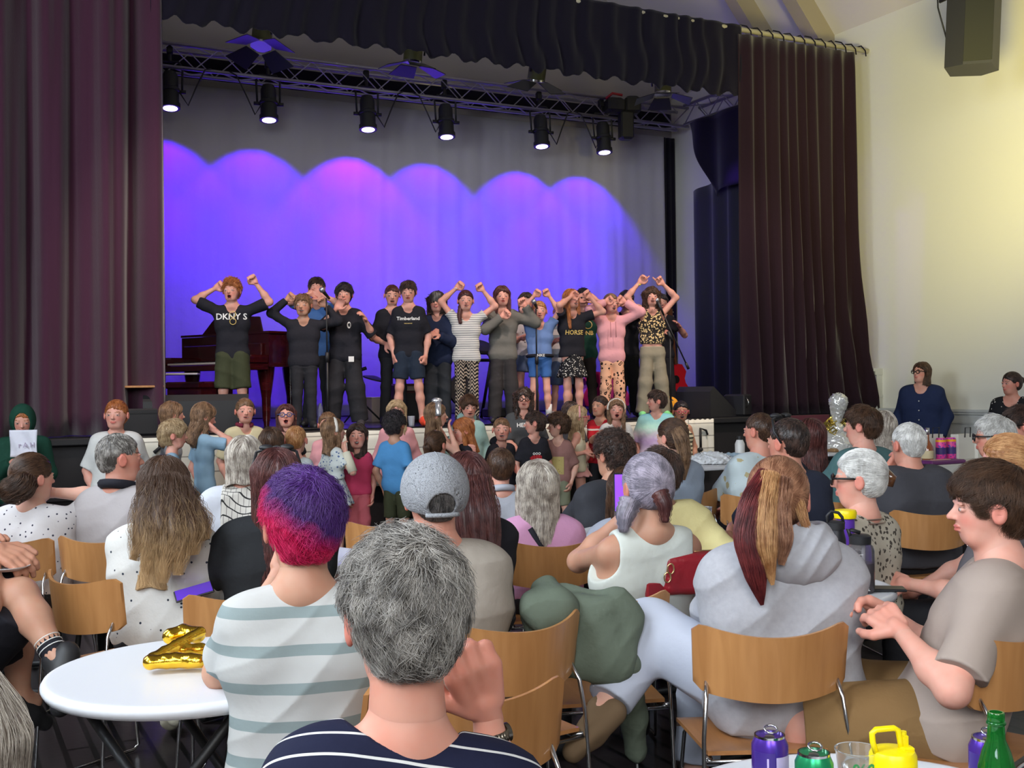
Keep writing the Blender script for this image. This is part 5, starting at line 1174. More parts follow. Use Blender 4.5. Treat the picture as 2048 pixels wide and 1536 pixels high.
c = tz(1668, 4.25); t = thing('drink_bottle', 'black steel flask with loop lid on the bottle table', 'bottle', c); m_ds = mat('dark_steel', (.03, .03, .035), .35, metal=.5)
MB().lathe([(0, 0), (.036, 0), (.037, .15), (.03, .18), (.029, .19), (0, .19)], n=30).obj('flask', m_ds, t, True, 40); MB().lathe([(0, .19), (.033, .19), (.033, .215), (.02, .222), (0, .222)], n=24).obj('lid', m_rub, t, True, 40)
MB().tube([(-.03, 0, .21), (-.034, 0, .24), (-.018, 0, .258), (.01, 0, .252), (.024, 0, .235), (.03, 0, .21)], .006, 8).obj('carry_loop', m_rub, t, True)
c = tz(1687, 4.4); t = thing('drink_bottle', 'purple bottle with yellow lid behind the clear flask', 'bottle', c); MB().lathe([(0, 0), (.036, 0), (.036, .2), (.034, .215), (0, .215)], n=30).obj('body', mat('purple_bottle', (.10, .03, .35), .3), t, True, 40); MB().lathe([(0, .213), (.042, .213), (.045, .235), (.04, .245), (0, .25)], n=30).obj('lid', m_yel, t, True, 40)
c = tz(1716, 3.98); t = thing('water_bottle', 'large see-through water bottle with measuring marks and dark drink', 'bottle', c)
MB().lathe([(0, 0), (.044, 0), (.049, .01), (.049, .15), (.044, .165), (.036, .172), (0, .172)], n=36).obj('shell', mat('smoky_clear', (.35, .33, .36), .08, trans=.8, ior=1.15), t, True, 40)
MB().lathe([(0, .004), (.043, .004), (.045, .01), (.045, .105), (0, .105)], n=30).obj('drink', mat('dark_red_drink', (.06, .008, .014), .2), t, True, 40)
MB().lathe([(0, .172), (.038, .172), (.039, .2), (.03, .206), (0, .207)], n=30).obj('lid', m_rub, t, True, 40); MB().tube([(-.035, 0, .2), (-.044, 0, .225), (-.03, 0, .222), (.0, 0, .212)], .007, 8).obj('carry_loop', m_rub, t, True); MB().tube([(.01, 0, .17), (.008, 0, .04)], .006, 8).obj('straw', m_wt, t, True)
m = MB()
for k in range(6): m.box((-.016, -.0493, .03+k*.022), (.022, .001, .0018)); 
for k in range(4): m.tube([(.002+.006*math.cos(a), -.0495, .032+k*.02+.006*math.sin(a)) for a in np.linspace(0, 5, 8)], .0009, 4)
m.obj('scale_print', m_wt, t); flat_text(t, 'REFILL', (0, -.0497, .012), .013, m_wt, (PI/2, 0, 0), .0003)
t = thing('phone', 'dark phone lying beside the large water bottle', 'phone', tz(1762, 4.0), .1); MB().box((0, 0, .006), (.075, .15, .009), 1.3, .003).obj('case', m_rub, t); MB().box((0, 0, .011), (.068, .14, .001), 1.3).obj('screen', m_bk, t)
m = MB(); m.box((0, 0, .15), (.26, .12, .3), .1); V_ = m; t = thing('paper_bag', 'brown paper bag slumped by the chair under the handbag table', 'bag', (0, 0, 0)); t.location = Vector(P(1372, 768, 4.05)*np.array([1, 1, 0])+np.array([0, 0, .44]))
V, F = nets(lambda p: np.maximum(np.maximum(np.abs(p[:, 0])-.17, np.abs(p[:, 1])-.08), np.abs(p[:, 2]-.06)-.06)+fold(p, .012, 12, 3), np.array([-.2, -.12, -.0]), np.array([.2, .12, .16]), .008); raw('paper', V, F, mat('kraft_paper', (.32, .21, .09), .8), t)
c = P(1405, 768, 5.75); c[2] = .7395; o = MB().lathe([(0, 0), (.03, 0), (.042, .11), (.044, .112), (.04, .112), (.028, .004), (0, .004)], n=30).obj('plastic_cup', m_clr, None, True, 40); o.location = Vector(c); tag(o, 'clear plastic beer cup standing behind the yellow tee on a round table', 'cup')
# green hoodie over a chair
m_gh = cloth('sage_fleece', (.115, .14, .105), bump=.4); cp = P(1165, 768, 3.6); cp[2] = 0
def gh():
    o_ = cp
    def q(px, py, Y): return P(px, py, Y+.33)-o_
    seg = [(q(1100, 1195, 3.28), q(1220, 1205, 3.2), .045, .045), (q(1085, 1230, 3.2), q(1240, 1235, 3.18), .055, .06), (q(1080, 1330, 3.15), q(1225, 1320, 3.12), .045, .055), (q(1082, 1230, 3.2), q(1080, 1330, 3.15), .05, .04), (q(1240, 1235, 3.18), q(1240, 1340, 3.12), .06, .045), (q(1160, 1230, 3.16), q(1160, 1320, 3.14), .06, .05), (q(1200, 1230, 3.14), q(1215, 1320, 3.12), .06, .05)]
    hoodp = [(q(1088, 1178, 3.22), q(1100, 1215, 3.14), .045, .075), (q(1075, 1212, 3.14), q(1120, 1225, 3.12), .05, .05)]
    sl1 = [(q(1070, 1300, 3.18), q(1062, 1400, 3.22), .05, .045), (q(1062, 1400, 3.22), q(1058, 1500, 3.24), .045, .034)]
    sl2 = [(q(1250, 1330, 3.15), q(1262, 1430, 3.3), .05, .042), (q(1262, 1430, 3.3), q(1270, 1500, 3.34), .042, .036)]
    def mk(pr, k, sq=None): 
        def f(p):
            d = None
            for a, b, r0, r1 in pr: e = cone(p, a, b, r0, r1, sq); d = e if d is None else smin(d, e, k)
            return d+crease(p, .010, .9, 1.3)+.007*np.sin(p[:, 0]*38+p[:, 2]*9+2*np.sin(p[:, 2]*7))
        lo = np.min([np.minimum(a, b) for a, b, _, _ in pr], 0)-.12; hi = np.max([np.maximum(a, b) for a, b, _, _ in pr], 0)+.12; return nets(f, lo, hi, .006)
    V, F = mk(seg, .05, ((0, 1, 0), 1.5)); o = raw('hoodie', V, F, m_gh); o.location = Vector(cp); tag(o, 'sage green hoodie draped over a chair back', 'hoodie')
    V, F = mk(hoodp, .04); raw('hood', V, F, m_gh, o)
    for s_ in (sl1, sl2): V, F = mk(s_, .04); raw('sleeve', V, F, m_gh, o)
gh()
# ---------------------------------------------------------------- people on the stage
def KY(px, b): return AY(px, b)[1]
kB = cloth('black_jersey', (.016, .016, .022)); kN = cloth('navy_sweat', (.014, .022, .055)); kJ = cloth('black_denim', (.022, .022, .026)); kW = cloth('white_jersey', (.62, .62, .60))
kO = cloth('olive_shorts', (.05, .056, .028)); kG = cloth('grey_marl', (.20, .19, .18)); kBl = cloth('azure_tee', (.06, .16, .42)); kS = cloth('pale_blue_tee', (.28, .44, .58)); kD = cloth('denim_blue', (.12, .17, .28)); kP = cloth('pink_fleece', (.72, .34, .36))
kTeal = cloth('teal_tee', (.07, .145, .15)); kCharc = cloth('charcoal_tee', (.055, .055, .065)); kKh = cloth('khaki_linen', (.27, .24, .17)); sB = mat('black_shoe', (.02, .02, .022), .5); sW = mat('white_trainer', (.6, .6, .58), .5); sO = mat('orange_trainer', (.9, .08, .03), .5)
glB = mat('black_frame', (.015, .012, .012), .3); gold_p = mat('gold_print', (.7, .5, .15), .5); wp = m_wt
def sp(label, px, top, b, th, **k):
    k.setdefault('shoes', sB); k.setdefault('tone', 'pink'); return person(label, px, top, KY(px, b), th, z0=ST, **k)
GS = 'children performing on the stage'
i = sp('curly ginger boy in black tee and olive shorts, fists raised, mouth open', 463, 556, .45, 188, hy=-12, hands=((430, 577, 0), (512, 567, 0)), curl=(1.2, 1.2), hair=('curly', 'ginger'), topc=kB, sleeve=.75, hem=-.15, bag=1.25, bot=kO, botk=.95, wide=1.25, mouth=1, spread=.075, w=.88, el=((1, 0, -.2), (1, 0, -.2)))
imprint(i, 'DKNY S', -.095, .085, wp); m = MB()
for s_ in (-1, 1): m.tube([i['Sc']+i['F']*.13+i['R']*(-.02+s_*.0+.03*math.cos(a))+i['U']*(-.08-.035*s_+.03*math.sin(a)) for a in np.linspace(0, 6.28, 12)[:-1]], .004, 5, closed=True)
m.obj('sunglasses', gold_p, i['o'], True)
MB().tube([i['arms'][-1][2]+i['R']*.02*math.cos(a)+i['F']*.022*math.sin(a) for a in np.linspace(0, 6.28, 11)[:-1]], .006, 6, closed=True).obj('bracelet', mat('maroon_band', (.2, .02, .03), .5), i['o'], True)
sp('boy in tight black long-sleeved top with both arms up, grinning', 606, 588, .35, 190, hy=-14, hands=((573, 600, -.05), (652, 612, .05)), curl=(1, .8), hair=('short', 'ltbrown'), topc=kB, bag=1.15, sleeve=2, hem=-.14, bot=kJ, mouth=.5, w=.92, el=((1, 0, -.5), (.8, 0, -.6)), tone='tan', spread=.055)
sp('dark-haired boy in royal blue tee hiding his face behind raised hands', 633, 555, .95, 185, hands=((618, 588, -.12), (648, 592, -.12)), hair=('short', 'dark'), topc=kBl, sleeve=.7, hem=-.12, bot=kJ, el=((1, .3, -.6), (1, .3, -.6)), curl=(.3, .3))
i = sp('dark-haired boy in black tee and wide black jeans, hands lifted', 688, 566, .5, 178, hy=6, hands=((672, 618, -.2), (731, 640, -.08)), curl=(.4, .4), hair=('mop', 'black'), topc=kB, sleeve=.9, hem=-.16, bag=1.35, bot=kJ, wide=1.7, shoes=cloth('grey_shoe', (.05, .045, .05)), el=((.8, -.2, -1), (.8, -.2, -1)), spread=.1, w=.9)
place_print(i, np.array([(.02*math.cos(a)*1.0, .035*math.sin(a)) for a in np.linspace(0, 6.28, 15)[:-1]]), [list(range(14))], -.13, wp, 'chest_print', .06)
imprint(i, 'R', -.15, .05, m_bk, 'emblem', .06); MB().box(i['Hc']+i['F']*.14-i['R']*.09+np.array([0, 0, -.04]), (.055, .01, .055), .2).obj('patch', wp, i['o'])
sp('red-haired boy in plain black polo looking down, laughing', 784, 570, .75, 200, hy=-12, hp=-8, hands=((772, 688, -.2), None), hair=('crop', 'auburn'), topc=kB, sleeve=.75, hem=-.1, bot=kJ, mouth=.6)
i = sp('boy in black tee with white lettering and black shorts, fists at his sides', 816, 562, .30, 182, hp=-10, hands=((788, 712, -.02), (851, 712, -.02)), curl=(1.2, 1.2), hair=('short', 'dark'), topc=kB, sleeve=.75, hem=-.1, bot=cloth('navy_shorts', (.02, .03, .05)), botk=.75, wide=1.2, shoes=sO, spread=.09, el=((.6, -.6, -.4), (.6, -.6, -.4)), mouth=.15)
imprint(i, 'Timberland', -.105, .052, wp); imprint(i, 'PERFORMANCE', -.145, .012, gold_p); imprint
i = sp('child in navy hoodie with long fringe covering the eyes', 873, 582, .55, 176, hands=((862, 668, -.15), (878, 672, -.22)), curl=(.8, .8), hair=('wild', 'dark', .55), topc=kN, sleeve=2, hem=-.25, bag=1.5, hood=1, bot=cloth('dark_slate', (.03, .035, .042)), wide=1.3, H=None, spread=.055, w=.95)
imprint(i, 'C', -.14, .05, wp, 'emblem')
V, F = nets(lambda p: smax(ell(p, (0, .22, .2), (.33, .2, .36))+.01*np.sin(p[:, 0]*60), -(p[:, 1]-.16), .05), np.array([-.5, -.1, -.3]), np.array([.5, .6, .7]), .03); raw('fringe', i['hc']+V@i['Mh'].T*i['hh'], F, hairmat('salt'), i['o'])
i = sp('girl in striped white tee and black zigzag trousers, both fists up', 931, 580, .35, 186, hands=((912, 577, 0), (966, 581, 0)), curl=(1.1, 1.1), hair=('cap', 'auburn'), topc=cloth('fine_stripe_tee', (.62, .61, .57), pat='stripe', col2=(.20, .20, .22), sc_=42, amt=.28), sleeve=.4, hem=-.12, bag=1.1, bot=cloth('zigzag_trousers', (.46, .37, .28), pat='zig', col2=(.012, .012, .014), sc_=26, amt=.42), wide=1.05, mouth=.25, spread=.055, el=((1, 0, .2), (1, 0, .1)))
lock(i, [i['root']+i['h']((.25, .0, -.2)), i['root']+i['h']((.33, .2, -.7)), i['root']+i['h']((.27, .25, -1.1))], [.02, .02, .012], 'auburn', 200, braid=True); MB().tube([i['arms'][1][2]+i['R']*.018*math.cos(a)+i['F']*.02*math.sin(a) for a in np.linspace(0, 6.28, 11)[:-1]], .008, 6, closed=True).obj('wristband', mat('white_band', (.7, .6, .6), .6), i['o'], True)
i = sp('girl in olive grey hoodie with long dark hair, one fist at chin', 1004, 572, .4, 188, hands=((1003, 634, -.18), (1050, 612, .0)), curl=(1, 1), hair=('long', 'auburn', 1.6), topc=cloth('olive_marl', (.135, .13, .115)), sleeve=2, hem=-.16, bag=1.35, hood=1, bot=cloth('charcoal_trousers', (.035, .032, .033)), wide=1.45, el=((.9, .2, -.8), (1, .1, -.4)), mouth=.1, spread=.07)
sp('girl behind in white patterned top and denim shorts, arms folded', 1052, 585, .95, 182, hands=((1050, 672, -.2), (1060, 676, -.2)), hair=('long', 'dark', .9), topc=cloth('ink_print_top', (.6, .58, .6), pat='floral', col2=(.02, .02, .03), sc_=22, amt=.42), sleeve=.5, hem=0, bot=kD, botk=.5)
i = sp('girl in blue cropped tee and blue cycling shorts, fists up', 1078, 602, .35, 184, hands=((1068, 592, -.03), (1098, 592, .02)), curl=(1.1, 1.1), hair=('pony', 'strawb', .9), topc=cloth('cornflower_tee', (.13, .21, .42)), sleeve=.5, hem=.12, bag=1.3, bot=cloth('cobalt_lycra', (.045, .13, .36), bump=.1), botk=.55, shoes=sB, el=((1, 0, 0), (1, 0, 0)), mouth=.2, spread=.07)
H_ = i['H']; MB().tube([i['at'](.16)+i['R']*math.cos(a)*.118*H_*.9+i['Ft']*math.sin(a)*.092*H_ for a in np.linspace(0, 6.28, 21)[:-1]], .018, 8, closed=True).obj('waistband', kB, i['o'], True)
flat_text(i['o'], 'NIKE', i['at'](.16)+i['Ft']*(.092*H_+.02)-i['A']*.014, .04, wp, (PI/2, 0, math.radians(i['th']-180)), .001)
for s_ in (-1, 1): MB().tube([i['leg'][s_][2]+np.array([0, 0, .0]), i['leg'][s_][2]+np.array([0, 0, .13])], .037, 12).obj('sock', m_wt, i['o'], True)
sp('boy behind in tee with white and grey bands, arms folded', 1121, 604, .95, 183, hands=((1115, 680, -.2), (1124, 684, -.2)), hair=('crop', 'brown'), topc=cloth('band_tee', (.25, .3, .36), pat='stripe', col2=(.65, .63, .62), sc_=6, amt=.4), sleeve=.5, hem=-.1, bot=kD, botk=.9, wide=1.1, shoes=sW)
i = sp('ginger long-haired girl in black horse tee and dotted black skirt, arms up', 1143, 578, .32, 200, hy=15, hands=((1141, 594, -.1), (1180, 595, .02)), curl=(.9, 1.1), hair=('long', 'ginger', 1.75), topc=kB, sleeve=.5, hem=-.05, bag=1.2, bot=cloth('dotted_skirt', (.014, .014, .016), pat='dots', col2=(.7, .66, .6), sc_=48, amt=.3), botk='skirt', wide=.335, mouth=.5, el=((.9, .5, -.5), (1, .2, -.3)), spread=.055, hp=4)
imprint(i, 'HORSE', -.21, .07, gold_p)
i = sp('boy behind in dark green rugby shirt and sunglasses, arms up', 1166, 577, .9, 180, hands=((1152, 598, -.1), (1193, 600, -.1)), hair=('short', 'black'), topc=cloth('bottle_green', (.012, .055, .038)), sleeve=.6, hem=-.15, bag=1.2, bot=cloth('brown_trousers', (.035, .026, .022)), glasses=glB)
imprint(i, 'FNB', -.25, .07, gold_p, dx=.05); place_print(i, np.array([((.05 if k % 2 else .042)*math.cos(k//2*PI/12), (.05 if k % 2 else .042)*math.sin(k//2*PI/12)) for k in range(50)]), [[2*k, 2*k+1, 2*k+3, 2*k+2] for k in range(24)], -.13, gold_p, 'badge_print', .05)
m = MB()
for s_ in (-1, 1): m.ball(i['h']((s_*.145, .44, .01)), (.022, .01, .017), 10)
m.obj('dark_lenses', m_bk, i['o'], True)
i = sp('girl in pink hoodie and leopard print trousers, both fists by her head', 1222, 587, .34, 184, hy=18, hands=((1210, 604, -.08), (1250, 604, -.02)), curl=(1, 1), hair=('cap', 'ltbrown'), topc=kP, sleeve=2, hem=-.2, bag=1.35, hood=1, bot=cloth('leopard_trousers', (.78, .42, .26), pat='leo', col2=(.02, .012, .01), sc_=21), wide=1.25, mouth=.8, el=((1, .3, -.6), (1, .2, -.5)), spread=.065)
for s_ in (-1, 1): p_ = i['Sc']+i['Ft']*.135+i['R']*s_*.03; MB().tube([p_-i['A']*.03, p_-i['A']*.12+i['Ft']*.01, p_-i['A']*.21+i['Ft']*.012], .004, 5).obj('drawstring', mat('rose_cord', (.4, .15, .16), .7), i['o'], True)
sp('dark-haired child behind in black with hands covering the face', 1252, 582, .95, 184, hands=((1243, 606, -.14), (1256, 606, -.14)), hair=('mop', 'black'), topc=kB, sleeve=.5, hem=-.05, bot=cloth('black_flares', (.012, .012, .013)), wide=1.4, el=((1, .3, -.6), (1, .3, -.6)), curl=(.4, .4))
i = sp('curly-haired girl in patterned crop top and khaki wide trousers, arms high', 1303, 573, .38, 190, hy=-8, hands=((1278, 566, 0), (1326, 568, .02)), curl=(.9, .9), point=(1, 1), hair=('wild', 'brown', .62), topc=cloth('daisy_top', (.025, .022, .02), pat='dots', col2=(.7, .52, .25), sc_=42, amt=.42), sleeve=0, tank=True, hem=.22, bag=1.0, bot=kKh, wide=1.5, shoes=mat('lime_clog', (.25, .75, .28), .5), mouth=.4, el=((.7, 0, .6), (1.2, 0, .2)), spread=.085)
MB().tube([i['arms'][1][2]+i['R']*.017*math.cos(a)+i['F']*.02*math.sin(a)+np.array([0, 0, -.02]) for a in np.linspace(0, 6.28, 11)[:-1]], .008, 6, closed=True).obj('wristband', mat('lemon_band', (.8, .7, .05), .6), i['o'], True)
sp('person in black behind the crop-top girl with one hand held out', 1322, 588, 1.1, 184, hands=((1318, 668, -.2), (1358, 652, -.1)), hair=('long', 'black', .8), topc=kB, sleeve=.5, hem=-.1, bot=kJ, curl=(.4, .2), wide=1.4)
# ---------------------------------------------------------------- children standing on the floor before the stage
def fp(label, px, top, b, th, **k):
    k.setdefault('shoes', sB); k.setdefault('bot', kJ); k.setdefault('tone', 'pink'); return person(label, px, top, KY(px, b), th, **k)
i = fp('child in dark green hoodie with hood up holding a sheet of paper', 45, 812, -.9, 200, hp=-18, hands=((24, 925, -.16), (62, 925, -.16)), curl=(.7, .7), hair=('crop', 'ginger'), topc=cloth('forest_fleece', (.010, .052, .033)), sleeve=2, hem=-.25, bag=1.5, w=1.1)
wearable(i, 'hood', lambda q: smax(ell(q, (0, -.06, .02), (.45, .47, .60)), -ell(q, (0, .52, -.02), (.29, .55, .44)), .04), MC['forest_fleece'], .009)
pc = P(47, 887, i['Y']-.20); t = thing('paper_sheet', 'creased white paper held up by the child in the green hood', 'paper', pc); o = MB().grid(lambda u, v: ((u-.5)*.21, .008*math.sin(u*9+v*5), (v-.5)*.21), 16, 12).obj('sheet', mat('creased_paper', (.68, .68, .76), .8, bump=.4, bscale=20), t, True); solid(o, .002)
flat_text(t, 'r A H', (.03, -.014, -.03), .055, mat('faint_pencil', (.42, .36, .48), .8), (PI/2, 0, 0), .0005)
fp('red-haired girl in white tee looking toward the camera, hair tied back', 232, 800, -.95, 205, hy=-22, hair=('pony', 'ginger', .7), topc=kW, sleeve=.8, hem=-.2, bag=1.3, w=1.08, fat=1.15, hh=.24, bot=cloth('lilac_bottoms', (.45, .3, .5)))
fp('girl with long brown hair and grey top beside the wedge monitor', 345, 803, -.6, -62, hair=('long', 'ltbrown', 1.3), topc=cloth('cool_grey', (.36, .38, .42)), sleeve=2, hem=-.2)
fp('blond boy in pale blue tee looking right before the long-haired girl', 348, 840, -1.5, -75, hair=('mop', 'blond'), topc=kS, sleeve=.7, hem=-.15)
fp('girl in pale blue tee rubbing her eyes, long wavy hair', 408, 806, -1.1, -60, hp=-16, hands=(None, (432, 862, -.05)), el=((.6, -.5, -.5), (.6, .6, -1)), hair=('long', 'ltbrown', 1.15), wav=.6, topc=kS, sleeve=.6, hem=-.2, bag=1.2)
fp('girl in cream and maroon football shirt with tied hair', 490, 797, -.6, 215, hy=-15, hair=('pony', 'ltbrown', .5), topc=cloth('cream_football', (.58, .52, .33)), sleeve=.8, hem=-.2, bag=1.15, collar=cloth('maroon_trim', (.16, .02, .04)), mouth=.2, w=1.0)
fp('girl with brown bob and blue glasses gaping upward', 572, 808, -.45, 210, hy=-20, hp=14, hair=('bob', 'auburn'), topc=kB, sleeve=.6, glasses=mat('blue_frame', (.05, .07, .2), .3), mouth=1)
fp('small brown-haired child seen from behind, left of the ginger crop', 543, 855, -2.0, 5, hair=('bob', 'brown'), topc=cloth('dull_brown', (.08, .05, .04)), sleeve=.6, H=None)
fp('ginger cropped boy in white tee seen from behind', 592, 852, -1.9, -4, hair=('crop', 'strawb'), topc=cloth('ice_grey', (.46, .50, .50)), sleeve=.5, hem=-.2)
fp('girl in pink top standing behind the floral dress girl', 655, 824, -.7, 180, hair=('cap', 'ltbrown'), topc=kP, sleeve=2, hem=-.2, bot=kP)
i = fp('girl in blue floral dress with her bandaged arm in a sling', 668, 836, -1.25, -55, hy=-12, hands=(None, (692, 905, -.12)), el=((.5, -.3, -1), (.5, .2, -1)), hair=('long', 'ltbrown', .95), topc=cloth('floral_blue', (.60, .64, .62), pat='floral', col2=(.10, .15, .30), sc_=34, amt=.58), sleeve=.55, hem=.3, bag=1.25, dress=(MC['floral_blue'], .40, .15), bot=None, shoes=mat('cream_shoe', (.5, .48, .36), .5), tone='fair')
a_ = i['arms'][-1] if i['s_img'] else i['arms'][1]; a_ = i['arms'][1]
MB().tube([a_[1], (a_[1]+a_[2])/2, a_[2]], [.040, .040, .035], 12).obj('cast', mat('bandage', (.70, .66, .52), .8), i['o'], True); MB().tube([a_[2], i['Sc']+i['F']*.06+np.array([0, 0, -.02]), i['Sc']-i['R']*.02+np.array([0, 0, .05])], [.018, .014, .012], 8).obj('sling', MC['bandage'], i['o'], True); hairband(i, mat('pearl_band', (.7, .66, .6), .4), .016, .0)
i = fp('small girl in bright pink top and trousers with open mouth', 714, 847, -1.15, 205, hy=-20, hp=8, hair=('long', 'dark', .8), topc=cloth('raspberry', (.62, .06, .14)), sleeve=.55, hem=-.15, bag=1.35, bot=cloth('rose_trousers', (.60, .14, .17)), wide=1.4, mouth=.8, spread=.04)
fp('blond girl in pale pink sweatshirt behind the boy in blue', 793, 800, -.75, 186, hair=('long', 'blond', 1.1), topc=kP, sleeve=2, hem=-.2, bag=1.3)
fp('black curly-haired boy in blue tee seen from behind', 790, 822, -1.35, -25, hair=('curly', 'black'), topc=cloth('sky_tee', (.08, .27, .55)), sleeve=.7, hem=-.35, bag=1.25, bot=kO, botk=1.0, tone='tan', shoes=sW)
i = fp('girl with a silver bow headband, hands pressed to her cheeks', 873, 805, -1.2, -80, hy=-5, hands=((886, 868, .0), (902, 866, .0)), el=((.2, .5, -1), (.3, .5, -1)), hair=('long', 'ltbrown', 1.2), topc=kB, sleeve=.3, hem=-.2, curl=(.3, .3), tone='fair')
hairband(i, mat('silver_satin', (.6, .6, .62), .25, metal=.7), .03, .06); MB().ball(i['h']((0, .02, .62)), (.05, .025, .03), 12).obj('bow', MC['silver_satin'], i['o'], True)
fp('small brown-haired girl from behind, below the silver headband girl', 872, 862, -2.2, -35, hair=('pony', 'brown', .8), topc=cloth('plum_top', (.1, .03, .06)), sleeve=.5)
fp('boy in pale green hoodie looking down at the crowd', 937, 790, -.35, 196, hp=-8, hair=('mop', 'brown'), topc=cloth('mint_fleece', (.30, .46, .43)), sleeve=2, hem=-.2, bag=1.35, hood=1, mouth=.4)
fp('ginger long-haired girl with both hands on her chin', 925, 836, -1.2, 110, hp=-12, hands=((922, 893, 0), (935, 893, -.05)), el=((.5, .4, -1), (.5, .4, -1)), hair=('long', 'ginger', 1.1), topc=kB, sleeve=.4, hem=-.2, curl=(.4, .4))
fp('boy in black hoodie watching with open mouth', 1003, 836, -1.0, 208, hy=-25, hair=('crop', 'ltbrown'), topc=kB, sleeve=2, hem=-.2, bag=1.3, hood=1, mouth=.5)
i = fp('tall girl with long curly hair, round glasses and printed grey tee', 1047, 774, -.4, 182, hair=('wild', 'dark', 1.0), topc=cloth('slate_tee', (.06, .065, .07)), sleeve=.8, hem=-.2, glasses=glB, mouth=.2, w=1.0, hands=((1040, 905, -.25), None))
imprint(i, 'HERM', -.10, .06, wp)
i = fp('dark-haired boy in black tee with a red tartan reindeer print', 1068, 823, -1.2, 200, hy=-110, hair=('short', 'dark'), topc=kB, sleeve=.7, hem=-.2, bag=1.15, hh=.215)
place_print(i, np.array([(-.06, -.03), (-.04, -.07), (-.02, -.03), (.02, -.03), (.03, -.07), (.05, -.03), (.055, .02), (.03, .035), (-.04, .03), (-.07, .01)]), [list(range(10))], -.16, cloth('tartan_print', (.45, .02, .03), pat='grid', col2=(.02, .01, .01), sc_=30), 'reindeer_print'); imprint(i, 'ooo', -.125, .05, wp, 'antler_print')
i = fp('curly-haired boy in dusty brown tee looking left', 1115, 826, -1.15, 165, hy=-75, hair=('curly', 'brown'), topc=cloth('dusty_rose_tee', (.26, .13, .115)), sleeve=.8, hem=-.25, bag=1.15, bot=cloth('sage_shorts', (.20, .21, .14)), botk=1.0, tone='fair')
place_print(i, np.array([(-.07, -.12), (.07, -.12), (.07, .05), (-.07, .05)]), [[0, 1, 2, 3]], -.17, cloth('faded_print', (.40, .32, .12), pat='floral', col2=(.2, .1, .05), sc_=30, amt=.4), 'faded_print')
i = fp('blond girl in glasses and ruffled cream top with pink skirt', 1158, 811, -.95, -100, hy=10, hair=('long', 'blond', 1.1), topc=cloth('cream_ruffle', (.62, .56, .40)), sleeve=0, tank=True, hem=-.05, bot=cloth('blush_skirt', (.62, .30, .28)), botk='skirt', wide=.45, glasses=mat('pink_frame', (.6, .1, .15), .3), mouth=.5, hands=((1168, 905, -.1), (1172, 905, .1)))
hairband(i, kP, .012, 0)
fp('dark-haired girl behind the blond girl, facing the performers', 1140, 803, -.35, 10, hair=('long', 'dark', .9), topc=kCharc, sleeve=.5)
fp('girl in red sports top with white stripes and dark tied hair', 1199, 792, -.4, 150, hy=-10, hair=('pony', 'dark', .6), topc=cloth('red_sport', (.45, .015, .025), pat='stripe', col2=(.6, .55, .5), sc_=4, amt=.07), sleeve=.8, tone='tan', hands=((1196, 868, -.3), None), hp=6)
i = fp('girl with headband and long wavy hair singing with open mouth', 1232, 797, -.65, 195, hy=-14, hair=('long', 'ltbrown', 1.35), wav=.5, topc=kW, sleeve=.5, hem=-.2, mouth=1, w=1.0); hairband(i, mat('pearl_band', (.7, .66, .6), .4), .011, .1)
fp('boy in pastel tie-dye tee with dark undercut looking left', 1312, 781, -.55, 172, hy=-75, hair=('short', 'dark'), topc=cloth('tie_dye', (.5, .5, .5), pat='tiedye'), sleeve=.85, hem=-.3, bag=1.35, w=1.1, mouth=.3, hh=.225)
i = fp('dark-haired child in glasses and striped palm tree vest, mouth open', 1362, 802, -.3, 192, hy=-12, hair=('cap', 'black'), topc=cloth('palm_stripes', (.60, .56, .40), pat='stripe', col2=(.05, .05, .04), sc_=22, amt=.42), sleeve=0, tank=True, hem=-.1, glasses=mat('pink_frame', (.6, .1, .15), .3), mouth=.9, tone='tan', bot=kG)
# ---------------------------------------------------------------- women standing by the wall
i = person('woman in navy blouse and black glasses standing by the right wall', 1842, 724, 12.9, 148, hy=-26, adult=True, hp=8, hair=('bob', 'brown'), topc=cloth('navy_blouse', (.016, .026, .075)), sleeve=2, hem=-.4, bag=1.2, w=1.12, fat=1.1, neck=.02, bot=kN, glasses=glB, shoes=sB, tone='pink', hands=None)
for k in range(4): MB().ball(i['at'](.75-.22*k)+i['Ft']*(.16), .008, 8).obj('button', m_wt, i['o'], True)
person('woman in black dotted dress with tied-back hair at the right edge', 2022, 744, 11.7, 140, hy=-35, adult=True, hair=('bun', 'dark'), topc=cloth('dotted_black', (.014, .014, .016), pat='dots', col2=(.62, .58, .52), sc_=26, amt=.2), sleeve=.6, hem=-.2, w=1.05, fat=1.1, neck=.03, dress=(MC['dotted_black'], .3, .17), shoes=sB, tone='red', bot=None)
# ---------------------------------------------------------------- seated audience
def au(label, px, top, Y, th=20, **k):
    k.setdefault('adult', True); k.setdefault('bot', kJ); k.setdefault('shoes', sB); k.setdefault('tone', 'red'); k.setdefault('low', Y < 6); return person(label, px, top, Y, th, pose='sit', **k)
